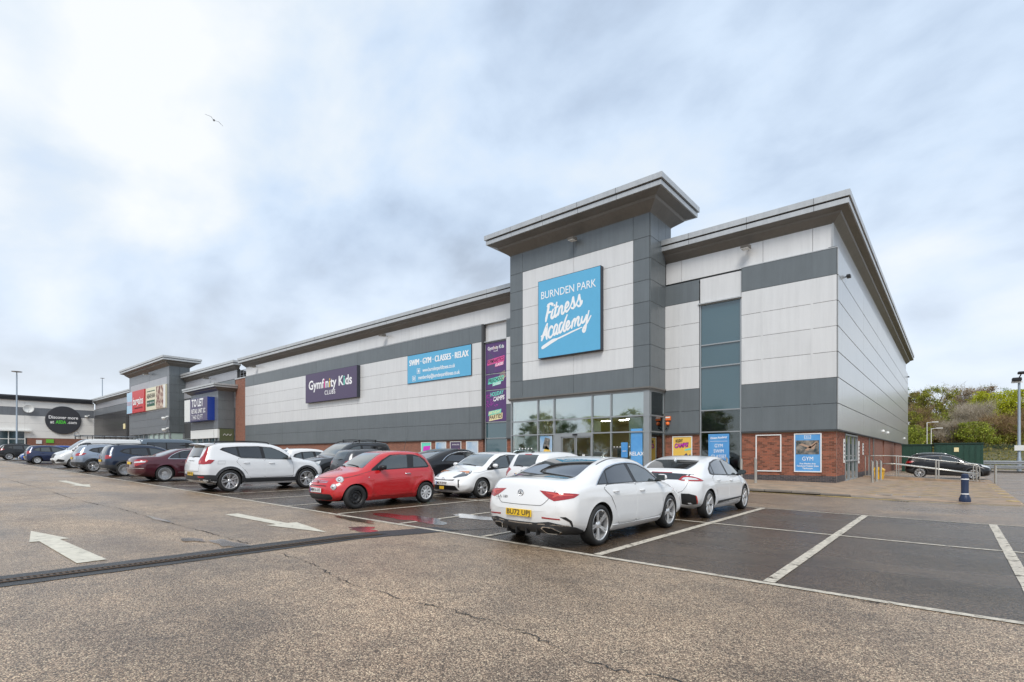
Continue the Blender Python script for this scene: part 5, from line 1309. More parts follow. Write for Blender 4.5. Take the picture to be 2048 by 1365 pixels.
        for i in range(len(xs)-1):
            for j in range(k):
                j2 = (j+1) % k; F.append((i*k+j, (i+1)*k+j, (i+1)*k+j2, i*k+j2))
                MI.append(1 if ((j < 2 or j >= k-2) and np.interp(xs[i], B[:, 0], slope) < .25 and zb[i] < .30) else 0)
        me = bpy.data.meshes.new('body'); me.from_pydata(V2.tolist(), [], F); me.polygons.foreach_set('material_index', MI)
        bm = bmesh.new(); bm.from_mesh(me); bmesh.ops.remove_doubles(bm, verts=bm.verts, dist=.0006); bmesh.ops.dissolve_degenerate(bm, edges=bm.edges, dist=.0004)
        bmesh.ops.holes_fill(bm, edges=[e for e in bm.edges if e.is_boundary], sides=0); bmesh.ops.recalc_face_normals(bm, faces=bm.faces)
        s.bvh = BVHTree.FromBMesh(bm); bm.to_mesh(me); bm.free()
        for q in (paint_m, CM['trim'], CM['well']): me.materials.append(q)
        body = bpy.data.objects.new('body', me); C.objects.link(body)
        # wheel wells
        cut = MB(); cut.cur = 0
        R_ = s.rw+.045
        for xw in s.wheels:
            for sg in (-1, 1):
                a0, a1 = (s.hw-.30)*sg, (s.hw+.2)*sg
                pr = [(0, a0), (R_*.97, a0), (R_, a0+.02*sg), (R_, a1), (0, a1)]
                cut.lathe([(q[0] if q[0] else .001, q[1]) for q in pr], 40, 'x', (0, xw-s.L/2, s.rw))
        co = cut.build('cutter', CM['well']); bmc = bmesh.new(); bmc.from_mesh(co.data); bmesh.ops.remove_doubles(bmc, verts=bmc.verts, dist=.004)
        bmesh.ops.holes_fill(bmc, edges=[e for e in bmc.edges if e.is_boundary], sides=0)
        bmesh.ops.recalc_face_normals(bmc, faces=bmc.faces); bmc.to_mesh(co.data); bmc.free()
        md = body.modifiers.new('b', 'BOOLEAN'); md.object = co; md.operation = 'DIFFERENCE'; md.solver = 'EXACT'; md.material_mode = 'TRANSFER'
        dg = bpy.context.evaluated_depsgraph_get(); dg.update(); me2 = bpy.data.meshes.new_from_object(body.evaluated_get(dg))
        body.modifiers.clear(); body.data = me2; me2.name = 'body'; bpy.data.objects.remove(co)
        me2.polygons.foreach_set('use_smooth', [True]*len(me2.polygons)); me2.set_sharp_from_angle(angle=math.radians(38))
        body.parent = root; s.body = body; s.root = root
        return body
    # ---- projecting things on the skin
    def hit(s, view, a, z, off):
        """view side: a = distance from the rear; front/rear/top: a = lateral x. returns point, normal"""
        if view in ('wr', 'wf'):
            sg = 1 if a >= 0 else -1; a = abs(a); Rc = .55; A0 = s.hw-Rc; e = -1 if view == 'wr' else 1; yend = e*s.L/2
            ph = min(max((a-A0)/Rc, 0), R90); rest = max(0, a-A0-Rc*R90)
            d = Vector((-math.sin(ph)*sg, -e*math.cos(ph), 0))
            piv = Vector((min(a, A0)*sg, yend - e*(Rc+rest), z)); o = piv - d*3
        elif view in ('R', 'L'):
            sg = 1 if view == 'R' else -1; o = Vector((3*sg, a-s.L/2, z)); d = Vector((-sg, 0, 0))
        elif view == 'rear': o = Vector((a, -s.L, z)); d = Vector((0, 1, 0))
        elif view == 'front': o = Vector((a, s.L, z)); d = Vector((0, -1, 0))
        else: o = Vector((a, z-s.L/2, 4)); d = Vector((0, 0, -1))         # top: z means station
        r = s.bvh.ray_cast(o, d)
        if r[0] is None:
            q = s.bvh.find_nearest(o + d*(3 - s.hw if view in 'RL' else s.L/2)); loc, n = q[0], q[1]
        else: loc, n = r[0], r[1]
        if n.dot(d) > 0: n = -n
        return loc + n*off, n
    def U(s, v):
        """unrolled coordinate round a corner: lateral x, or 100+station from the end"""
        Rc = .55; A0 = s.hw-Rc; sg = 1
        if v < 0 : sg = -1; v = -v
        if v < 50: return sg*(v if v < A0 else A0+.43*min(1, (v-A0)/Rc))
        v -= 100; return sg*(A0+.43+min(1, v/Rc)*(Rc*R90-.43)+max(0, v-Rc))
    def wrap(s, name, poly, m, end='wr', both=True, off=.006, **kw):
        pl = [(s.U(a), z) for a, z in poly]; o = s.patch(name, (end, pl), m, off=off, **kw)
        if both and o: s.mirror(o)
        return o
    def patch(s, name, polys, m, off=.004, parent=None, g=.07, mirror=False, rnd_=0.0, inner=.012):
        """polys: list of (view, [(a,z)...]). Projects each as a skin-following plate joined in one mesh"""
        if polys and isinstance(polys[0], str): polys = [polys]
        V = []; F = []
        for view, poly in polys:
            if rnd_: poly = round_poly(poly, rnd_)
            bm = bmesh.new(); vs = [bm.verts.new((a, z, 0)) for a, z in poly]
            try: bm.faces.new(vs)
            except ValueError: bm.free(); continue
            a0, a1 = min(p[0] for p in poly), max(p[0] for p in poly); z0, z1 = min(p[1] for p in poly), max(p[1] for p in poly)
            for i in range(1, int((a1-a0)/g)+1):
                bmesh.ops.bisect_plane(bm, geom=bm.verts[:]+bm.edges[:]+bm.faces[:], plane_co=(a0+(a1-a0)*i/(int((a1-a0)/g)+1), 0, 0), plane_no=(1, 0, 0), dist=1e-5)
            for i in range(1, int((z1-z0)/g)+1):
                bmesh.ops.bisect_plane(bm, geom=bm.verts[:]+bm.edges[:]+bm.faces[:], plane_co=(0, z0+(z1-z0)*i/(int((z1-z0)/g)+1), 0), plane_no=(0, 1, 0), dist=1e-5)
            bmesh.ops.remove_doubles(bm, verts=bm.verts, dist=1e-4); bm.verts.index_update(); bm.verts.ensure_lookup_table()
            base = len(V); pts = []
            for v in bm.verts: p, n = s.hit(view, v.co.x, v.co.y, off); pts.append((p, n)); V.append(p)
            for f in bm.faces: F.append(tuple(base+v.index for v in f.verts))
            be = [e for e in bm.edges if e.is_boundary]; idx = {}
            for e in be:
                for v in e.verts:
                    if v.index not in idx: idx[v.index] = len(V); p, n = pts[v.index]; V.append(p - n*(off+inner))
            for e in be:
                a, b_ = e.verts[0].index, e.verts[1].index; F.append((base+a, base+b_, idx[b_], idx[a]))
            bm.free()
        if not F: return None
        me = bpy.data.meshes.new(name); me.from_pydata(V, [], F)
        bm = bmesh.new(); bm.from_mesh(me); bmesh.ops.recalc_face_normals(bm, faces=bm.faces)
        # top faces must look outwards
        c = Vector((0, 0, s.H*.5)); tot = sum(f.normal.dot((f.calc_center_median()-c).normalized())*f.calc_area() for f in bm.faces)
        if tot < 0: bmesh.ops.reverse_faces(bm, faces=bm.faces)
        bm.to_mesh(me); bm.free()
        me.materials.append(m); me.polygons.foreach_set('use_smooth', [True]*len(me.polygons)); me.set_sharp_from_angle(angle=math.radians(50))
        o = bpy.data.objects.new(name, me); C.objects.link(o); o.parent = parent or s.root
        if mirror: s.mirror(o, mirror if not isinstance(mirror, bool) else None)
        return o
    def mirror(s, o, parent=None):
        me = o.data.copy(); me.transform(Matrix.Scale(-1, 4, (1, 0, 0))); me.flip_normals()
        q = bpy.data.objects.new(o.name.split('.')[0], me); C.objects.link(q); q.parent = parent or o.parent; o['twin'] = q.name; return q
    def seam(s, view, pts, w=.008, m=None, off=.0035, name='panel_gap', parent=None, mirror=False, sub=5):
        P = bezier_pts([(a, z, 0) for a, z in pts], sub) if sub > 1 else [Vector((a, z, 0)) for a, z in pts]
        V = []; F = []
        for i, p in enumerate(P):
            d = (P[min(i+1, len(P)-1)]-P[max(i-1, 0)]).normalized(); n = Vector((-d.y, d.x, 0))
            for q in (-1, 1): r = p+n*q*w/2; V.append(s.hit(view, r.x, r.y, off)[0])
        F = [(2*i, 2*i+1, 2*i+3, 2*i+2) for i in range(len(P)-1)]
        me = bpy.data.meshes.new(name); me.from_pydata(V, [], F); me.materials.append(m or CM['seam'])
        o = bpy.data.objects.new(name, me); C.objects.link(o); o.parent = parent or s.root
        if mirror: s.mirror(o)
        return o
    def screen(s, name, x0, x1, k, m, off=.005, bulge=0, cap=None, parent=None):
        """glass across the car following the silhouette from station x0 to x1 (front or rear screen)"""
        rear = x0 < s.L/2
        n = 12; X = np.linspace(x0, x1, n); Z = s.ztop(X); Y = s.halfy(X, Z)
        V = []; F = []; cols = 13
        for i in range(n):
            kk = k + (1-k)*.0
            for j in range(cols):
                t = -1+2*j/(cols-1); yy = Y[i]*kk*t
                xx = X[i]
                if bulge: xx = xx + bulge*(t*t)*(1 if i == 0 else 0)
                V.append((xx, yy, float(s.ztop(xx))))
        V = s.deform(np.array(V)); P = np.stack([V[:, 1], V[:, 0]-s.L/2, V[:, 2]], 1)
        out = []
        sgn = -1 if rear else 1
        for p in P:
            q = Vector(p); h = s.bvh.find_nearest(q); nn = h[1]
            if nn.z < 0: nn = -nn
            out.append(h[0]+nn*off)
        for i in range(n-1):
            for j in range(cols-1): a = i*cols+j; F.append((a, a+1, a+cols+1, a+cols))
        me = bpy.data.meshes.new(name); me.from_pydata([tuple(p) for p in out], [], F)
        bm = bmesh.new(); bm.from_mesh(me); bmesh.ops.recalc_face_normals(bm, faces=bm.faces)
        if sum(f.normal.z for f in bm.faces) < 0: bmesh.ops.reverse_faces(bm, faces=bm.faces)
        ex = bmesh.ops.extrude_edge_only(bm, edges=[e for e in bm.edges if e.is_boundary])
        vv = [v for v in ex['geom'] if isinstance(v, bmesh.types.BMVert)]
        for v in vv:
            h = s.bvh.find_nearest(v.co); v.co = h[0] - (h[1] if h[1].z > 0 else -h[1])*.004
        bm.to_mesh(me); bm.free()
        me.materials.append(m); me.polygons.foreach_set('use_smooth', [True]*len(me.polygons)); me.set_sharp_from_angle(angle=math.radians(50))
        o = bpy.data.objects.new(name, me); C.objects.link(o); o.parent = parent or s.root; return o
    def handle(s, x, z, m, parent=None, side='R', w=.19):
        p, n = s.hit(side, x, z, .0); b = MB(); y0 = p.y
        sg = 1 if side == 'R' else -1
        b.tube(bezier_pts([(p.x-.005*sg, y0-w/2, z), (p.x+.028*sg, y0-w/2+.03, z), (p.x+.034*sg, y0, z+.004), (p.x+.028*sg, y0+w/2-.03, z), (p.x-.005*sg, y0+w/2, z)], 3), .0135, 7)
        return b.build('handle', m, parent or s.root, world=False, smooth=True)
    def door_mirror(s, x, z, m, cap=None):
        for sg in (1, -1):
            p, n = s.hit('R' if sg > 0 else 'L', x, z, 0)
            b = MB(); c = Vector((p.x+.14*sg, p.y, z+.045)); vs = []; fs = []; nu, nv = 10, 7
            for i in range(nv+1):
                ph = math.pi*i/nv
                for j in range(nu):
                    th = 2*math.pi*j/nu; sx, sy, sz = math.sin(ph)*math.cos(th), math.cos(ph), math.sin(ph)*math.sin(th)
                    f = lambda v, e: math.copysign(abs(v)**e, v)
                    vs.append((c.x+.10*f(sx, .8), c.y+(.045 if sy < 0 else .08)*f(sy, .6), c.z+.066*f(sz, .85)))
            for i in range(nv):
                for j in range(nu): fs.append((i*nu+j, i*nu+(j+1) % nu, (i+1)*nu+(j+1) % nu, (i+1)*nu+j))
            b.add(vs, fs); o = b.build('door_mirror', m, s.root, world=False, smooth=True)
            b = MB(); b.tube([(p.x-.02*sg, p.y+.01, z-.03), (p.x+.06*sg, p.y, z-.015), (c.x-.02*sg, c.y, c.z-.05)], [.03, .025, .03], 7); b.build('mirror_stalk', CM['trim'], o, world=False, smooth=True)
            b = MB(); b.box(*sorted((c.x-.085*sg, c.x+.085*sg)), c.y-.058, c.y-.050, c.z-.05, c.z+.05); b.build('mirror_glass', CM['glass'], o, world=False)
    def plate(s, view, z, txt, col, w=.52, h=.111, x=0, tilt=0, blue=True):
        p, n = s.hit(view, x, z, .006); sg = -1 if view == 'rear' else 1
        e = MB(); y = p.y+sg*.008
        e.cbox(x-w/2, x+w/2, y-.006, y+.006, z-h/2, z+h/2, .003); o = e.build('number_plate', CM[col], s.root, world=False)
        if txt: text(txt, h*1.02, (x+(.02 if blue else 0)*(-sg), y+sg*.008, z), M['ink'], o, facing='front' if view == 'rear' else 'back', name='plate_lettering', fit=w*(.84 if blue else .9), bold=.012, world=False, depth=.002)
        if blue: b = MB(); xb = (x-w/2) if view == 'rear' else (x+w/2-.045); b.box(xb+.002, xb+.043, y+sg*.0065-.001, y+sg*.0065+.001, z-h/2+.004, z+h/2-.004); b.build('plate_band', CM['plate_b'], o, world=False)
        return o
    def finish(s, x, y, heading=0):
        s.bvh = None
        """x,y: ground point of the body centre; heading 0 nose to +Y"""
        s.root.scale = (s.scale,)*3; s.root.rotation_euler = (0, 0.0, heading)
        s.root.location = (x, y, gz(x)+.004)
        # follow the gentle slope of the car park
        if -66 < x < 0: s.root.rotation_euler = Matrix.Rotation(math.atan(.0143), 3, 'Y').to_4x4().__matmul__(Matrix.Rotation(heading, 4, 'Z')).to_euler()
def round_poly(poly, r):
    out = []; n = len(poly)
    for i in range(n):
        p = Vector(poly[i]); a = Vector(poly[i-1]); b_ = Vector(poly[(i+1) % n]); da, db = (a-p), (b_-p); ra = min(r, da.length*.45, db.length*.45)
        p1 = p+da.normalized()*ra; p2 = p+db.normalized()*ra
        for t in (0, .33, .67, 1): q = p1.lerp(p, t).lerp(p.lerp(p2, t), t); out.append((q.x, q.y))
    return out
_wc = {}
def wheel_meshes(r, wd, style):
    key = (round(r, 3), wd, style)
    if key in _wc: return _wc[key]
    h = wd/2; rr = r*.735 if style not in ('steel', 'cover') else r*.66
    if style in ('star', 'multi', 'five', 'turb'): rr = r*.76
    b = MB(); b.lathe([(rr, -h*.9), (rr+.012, -h), (r-.045, -h*1.0), (r-.012, -h*.88), (r, -h*.62), (r, h*.62), (r-.012, h*.88), (r-.045, h), (rr+.012, h), (rr, h*.9), (rr-.02, h*.6), (rr-.02, -h*.6)], 40, 'x', closed=True)
    ty = b.build('wheel', CM['rubber'], smooth=True, angle=50)
    b = MB(); b.lathe([(rr+.002, h*.88), (rr-.012, h*.92), (rr-.022, h*.80), (rr-.035, -h*.6), (0.001, -h*.62)], 40, 'x')
    b.cur = 1
    b.lathe([(0.001, -h*.18), (rr*.62, -h*.18), (rr*.62, -h*.30), (.001, -h*.30)], 24, 'x')
    b.cur = 0; c = h*.62; hubm = 2
    def spoke(a, w0, w1, r0, r1, x0, x1, th=.02, mi=0):
        b.cur = mi; ca, sa = math.cos(a), math.sin(a); vs = []
        for (rad, w, x) in ((r0, w0, x0), ((r0+r1)/2, (w0+w1)/2*.92, (x0+x1)/2+.004), (r1, w1, x1)):
            for (dx, dw) in ((0, -w/2), (0, w/2), (-th, w/2*1.15), (-th, -w/2*1.15)): vs.append((x+dx, ca*rad-sa*dw, sa*rad+ca*dw))
        fs = []
        for k in range(2):
            for j in range(4): fs.append((k*4+j, k*4+(j+1) % 4, k*4+4+(j+1) % 4, k*4+4+j))
        fs += [(0, 1, 2, 3), (8, 11, 10, 9)]; b.add(vs, fs); b.cur = 0
    if style == 'star':                      # five thin twin spokes
        for k in range(5):
            a = k*2*math.pi/5+.3
            for q in (-1, 1): spoke(a+q*.10, .030, .026, .05, rr-.012, c, h*.86)
            spoke(a+.628, .05, .075, .05, rr*.8, c-.03, h*.2, .02, 2)
    elif style == 'five':
        for k in range(5): spoke(k*2*math.pi/5+.2, .075, .12, .04, rr-.012, c, h*.84, .03); spoke(k*2*math.pi/5+.2, .03, .045, .06, rr-.03, c+.003, h*.84+.004, .01, 2)
    elif style == 'ten':
        for k in range(5):
            for q in (-1, 1): spoke(k*2*math.pi/5+.2+q*.20, .038, .040, .05, rr-.012, c, h*.84)
    elif style == 'multi':
        for k in range(22): spoke(k*2*math.pi/22, .018, .030, .09, rr-.012, c, h*.86)
        b.lathe([(.001, c+.012), (.09, c+.008), (.11, c-.02)], 24, 'x')
    elif style == 'turb':
        for k in range(5): spoke(k*2*math.pi/5, .06, .19, .06, rr-.016, c, h*.86, .014, 0); spoke(k*2*math.pi/5+.62, .03, .05, .05, rr-.02, c-.02, h*.5, .02, 2)
    elif style == 'cover':
        b.lathe([(.001, h*.80), (.055, h*.80), (.065, h*.70)], 24, 'x')
        for k in range(9): spoke(k*2*math.pi/9, .034, .062, .05, rr-.02, h*.68, h*.84, .012)
        b.lathe([(rr-.03, h*.83), (rr+.006, h*.93), (rr+.01, h*.85)], 36, 'x')
    elif style == 'steel':
        b.lathe([(.001, h*.30), (.045, h*.42), (.06, h*.30), (.10, h*.26), (.13, h*.52), (.16, h*.50), (rr-.03, h*.30), (rr-.02, h*.75)], 32, 'x')
        b.cur = 1
        for k in range(10):
            a = k*math.pi/5; b.lathe([(.001, h*.53), (.013, h*.53)], 8, 'x', (0, math.cos(a)*.145, math.sin(a)*.145))
        b.cur = 0
    if style in ('star', 'five', 'ten', 'turb'):
        b.lathe([(.001, c+.014), (.035, c+.014), (.05, c+.006), (.07, c-.02)], 20, 'x')
    sil = CM['hub_silver'] if style == 'cover' else (CM['trim'] if style == 'steel' else CM['alloy'])
    ri = b.build('rim', [sil, CM['disc'], CM['alloy_dark']], smooth=True, angle=30)
    res = (ty.data, ri.data); bpy.data.objects.remove(ty); bpy.data.objects.remove(ri); _wc[key] = res; return res
def add_wheels(car, wd=.215, style='ten', front_style=None):
    for xi, xw in enumerate(car.wheels):
        for sg in (1, -1):
            tm, rm = wheel_meshes(car.rw, wd, front_style if (front_style and xi == 1 and sg > 0) else style)
            xo = car.hw - wd/2 - .012
            w = bpy.data.objects.new('wheel', tm); C.objects.link(w); w.parent = car.root; w.location = (xo*sg, xw-car.L/2, car.rw); w.rotation_euler = (xi*1.3+.4, 0, 0 if sg > 0 else math.pi)
            r = bpy.data.objects.new('rim', rm); C.objects.link(r); r.parent = w
def car_root(label, name='parked_car', group='cars in the car park', cat='car'):
    return empty(name, (0, 0, 0), label, cat, group)
def panes(car, poly_black, pns, doors=(), lower=None, chrome=None, paint_m=None, hz=None, hm=None, gm='glass'):
    """side glazing: black surround, panes, door plates with handles"""
    fr = car.patch('window_surround', ('R', poly_black), CM['trim'], off=.003, rnd_=.03); 
    fl = car.mirror(fr)
    for i, (nm, poly, m) in enumerate(pns):
        o = car.patch(nm, ('R', poly), CM[m], off=.006, rnd_=.025, parent=fr); car.mirror(o, fl)
    if chrome: car.seam('R', chrome, .016, CM['chrome'], .008, 'window_trim', mirror=True, sub=4)
    for dpoly, hx, hzz in doors:
        d = car.patch('door', ('R', dpoly), paint_m, off=.0022, g=.09, rnd_=.03); dl = car.mirror(d)
        n = len(dpoly); loop = round_poly(dpoly, .03); loop.append(loop[0])
        car.seam('R', loop, .009, CM['seam'], .0032, 'door_gap', parent=d, sub=1); 
        h = car.handle(hx, hzz, hm or paint_m, d); car.mirror(h, dl)
def arcpoly(cx_, cz, r0, r1, a0=-.25, a1=math.pi+.25, n=22):
    o = [(cx_+r1*math.cos(a0+(a1-a0)*i/n), cz+r1*math.sin(a0+(a1-a0)*i/n)) for i in range(n+1)]
    return o + [(cx_+r0*math.cos(a1-(a1-a0)*i/n), cz+r0*math.sin(a1-(a1-a0)*i/n)) for i in range(n+1)]
def emblem_ring(car, view, z, r, m='badge', x=0, star=False):
    p, n = car.hit(view, x, z, .006); sg = -1 if view == 'rear' else 1; b = MB()
    vs = [(r, 0), (r, .006), (r-.008, .01), (r-.012, .006), (r-.012, 0)]
    b.lathe([(a, p.y+sg*h) for a, h in vs], 22, 'y', (p.x, 0, p.z), closed=True)
    if star:
        for k in range(3):
            a = math.pi/2+k*2*math.pi/3; c_, s_ = math.cos(a), math.sin(a)
            b.add([(p.x-s_*.012, p.y+sg*.006, p.z+c_*.012), (p.x+s_*.012, p.y+sg*.006, p.z-c_*.012), (p.x+c_*(r-.006), p.y+sg*.008, p.z+s_*(r-.006))], [(0, 1, 2)])
    return b.build('badge', CM[m], car.root, world=False, recalc=False)
def wiper(car, view, x0, z0, x1, z1, lift=.02):
    b = MB(); a = car.hit(view, x0, z0, lift)[0]; c = car.hit(view, x1, z1, lift)[0]
    b.tube([a, a.lerp(c, .5)+Vector((0, 0, .01)), c], [.014, .010, .006], 5); return b.build('wiper', CM['trim'], car.root, world=False)
def fin(car, x, m, h=.07):
    z = float(car.ztop(x)); b = MB(); y = x-car.L/2
    b.add([(0, y-.02, z+h), (-.018, y-.09, z-.01), (.018, y-.09, z-.01), (0, y+.12, z-.01)], [(0, 1, 3), (0, 3, 2), (0, 2, 1)]); return b.build('aerial', m, car.root, world=False)
def wheel_trims(car, m='cladding', w=.07, mirror=True, a0=-.15, a1=math.pi+.15):
    for xw in car.wheels:
        car.patch('wheel_arch_trim', ('R', arcpoly(xw, car.rw, car.rw+.05, car.rw+.05+w, a0, a1)), CM[m], off=.008, mirror=mirror, g=.12)
def simple_lamps(car, poly, m='red', name='tail_light', off=.006, view='rear'):
    """lamp outline wrapping the corner: x values, or 100+distance from the end along the flank"""
    car.wrap(name, poly, CM[m], 'wr' if view == 'rear' else 'wf', off=off, g=.05)
W_ = {}
# ---------------------------------------------------------------- white four-door coupe (foreground)
def car_cla():
    r = car_root('white four-door coupe with red lamps and tinted rear windows, nearest the camera', group=None)
    pm = paint('pearl_white_paint', (.76, .76, .755), rough=.3)
    c = Car(4.69, 1.83, [(0, .60), (.012, .70), (.04, .82), (.075, .93), (.12, 1.035), (.20, 1.085), (.42, 1.105), (.62, 1.135), (.90, 1.225), (1.25, 1.33), (1.65, 1.41), (2.1, 1.44), (2.55, 1.425), (2.9, 1.36), (3.25, 1.19), (3.55, 1.02), (3.85, .955), (4.2, .88), (4.45, .79), (4.6, .68), (4.67, .58), (4.69, .48)],
            [(0, .60), (.02, .44), (.06, .33), (.16, .25), (.35, .21), (.7, .19), (2.3, .17), (4.0, .18), (4.35, .17), (4.55, .20), (4.64, .28), (4.69, .48)],
            [(0, .88), (.5, .985), (1.2, 1.0), (2.2, .975), (3.2, .93), (3.8, .87), (4.4, .72), (4.69, .55)], (1.02, 3.75), .335, tumble=.50, r_roof=.10, r_end=.23, bow_r=.17, crown=.05, flare=.007, tuck=.10,
            crease=[(.35, .84, 4.2, .73, .010, .05), (1.3, .36, 3.4, .30, .018, .07)])
    c.build_body(r, pm)
    panes(c, [(.93, .99), (1.10, 1.09), (1.40, 1.235), (1.80, 1.305), (2.25, 1.33), (2.65, 1.305), (2.98, 1.205), (3.30, 1.01), (3.34, .955), (2.2, .985)],
          [('window', [(1.01, 1.005), (1.20, 1.13), (1.34, 1.205), (1.27, 1.0)], 'glass_priv'), ('window', [(1.30, 1.0), (1.375, 1.20), (1.80, 1.282), (2.16, 1.305), (2.22, .995)], 'glass_priv'),
           ('window', [(2.34, .99), (2.28, 1.308), (2.62, 1.285), (2.95, 1.185), (3.22, 1.0), (3.22, .97)], 'glass')],
          [([(1.25, .985), (2.24, .97), (2.22, .30), (1.62, .30), (1.45, .62), (1.33, .78), (1.12, .93)], 1.50, .865), ([(2.27, .97), (3.30, .925), (3.36, .62), (3.30, .32), (2.25, .30)], 2.48, .835)],
          chrome=[(.93, .985), (1.10, 1.095), (1.40, 1.24), (1.80, 1.31), (2.25, 1.335), (2.65, 1.31), (2.98, 1.21), (3.30, 1.02)], paint_m=pm)
    c.screen('rear_window', .44, 1.52, .90, CM['glass_priv'])
    c.screen('windscreen', 2.80, 3.50, .93, CM['glass_clear'])
    # roof seam
    c.seam('top', [(.62, 1.3), (.56, 2.0), (.56, 2.8)], .02, CM['trim'], .004, 'roof_seam', sub=5, mirror=True)
    # boot lid gap
    c.seam('rear', [(.60, .92), (.52, .80), (.42, .70), (.30, .685), (-.30, .685), (-.42, .70), (-.52, .80), (-.60, .92)], .008, sub=4, name='boot_gap')
    simple_lamps(c, [(.34, .915), (.58, .905), (.78, .895), (100.26, .880), (100.38, .866), (100.22, .815), (.72, .765), (.60, .80), (.44, .865)])
    c.wrap('tail_light_inner', [(.66, .878), (.80, .87), (100.24, .862), (100.20, .848), (.80, .842), (.71, .815), (.67, .822), (.72, .848)], CM['redlit'], off=.010)
    for sg in (1, -1):
        c.patch('tail_light_inner', ('rear', [(.44*sg, .895), (.62*sg, .88), (.60*sg, .855), (.49*sg, .872)]), CM['redlit'], off=.010, g=.05)
        
        c.patch('reflector', ('rear', [(.42*sg, .515), (.70*sg, .50), (.71*sg, .482), (.42*sg, .492)]), CM['red'], off=.006)
        c.patch('exhaust_tip', ('rear', [(.38*sg, .345), (.43*sg, .375), (.58*sg, .365), (.68*sg, .30), (.63*sg, .26), (.46*sg, .265)]), CM['chrome'], off=.026, rnd_=.012, g=.05)
        c.patch('exhaust_opening', ('rear', [(.41*sg, .343), (.445*sg, .360), (.57*sg, .352), (.65*sg, .30), (.615*sg, .274), (.47*sg, .279)]), CM['well'], off=.031, rnd_=.01, g=.05)
        c.wrap('bumper_slit', [(.84, .53), (100.04, .53), (100.16, .47), (100.22, .38), (100.19, .37), (100.12, .45)], CM['trim'], both=(sg > 0)) if sg > 0 else None
    c.wrap('rear_diffuser', [(-100.66, .205), (-100.60, .29), (-100.3, .36), (-.80, .42), (-.60, .445), (-.3, .415), (.3, .415), (.60, .445), (.80, .42), (100.3, .36), (100.60, .29), (100.66, .205), (100.3, .225), (.8, .235), (.4, .25), (-.4, .25), (-.8, .235), (-100.3, .225)], CM['cladding'], both=False, off=.012, g=.045)
    c.seam('rear', [(-.80, .395), (-.55, .405), (0, .392), (.55, .405), (.80, .395)], .016, CM['chrome'], .012, 'chrome_strip')
    for x in (-.3, -.1, .1, .3):
        p = c.hit('rear', x, .30, 0)[0]; b = MB(); b.box(x-.012, x+.012, p.y-.03, p.y+.06, .215, .36); b.build('diffuser_fin', CM['trim'], r, world=False)
    c.plate('rear', .555, 'BU72 UPJ', 'plate_y', blue=False)
    emblem_ring(c, 'rear', .86, .058, star=True); 
    p = c.hit('rear', -.40, .78, .022)[0]; text('CLA 180', .06, (p.x, p.y, p.z), CM['badge'], r, world=False, name='model_lettering', fit=.26)
    c.door_mirror(3.20, 1.0, pm); add_wheels(c, .235, 'star')
    simple_lamps(c, [(.48, .72), (.75, .76), (100.45, .80), (100.30, .70), (.70, .64), (.55, .62)], 'clearlamp', 'headlight', view='front')
    c.patch('grille', ('front', [(-.42, .66), (.42, .66), (.5, .45), (-.5, .45)]), CM['trim'], off=.006, rnd_=.03)
    c.patch('side_sill', ('R', [(1.42, .30), (3.32, .28), (3.3, .20), (1.42, .21)]), pm, off=.012, mirror=True)
    c.finish(-5.12, 7.22-1.02*.97+4.69*.97/2, 0)
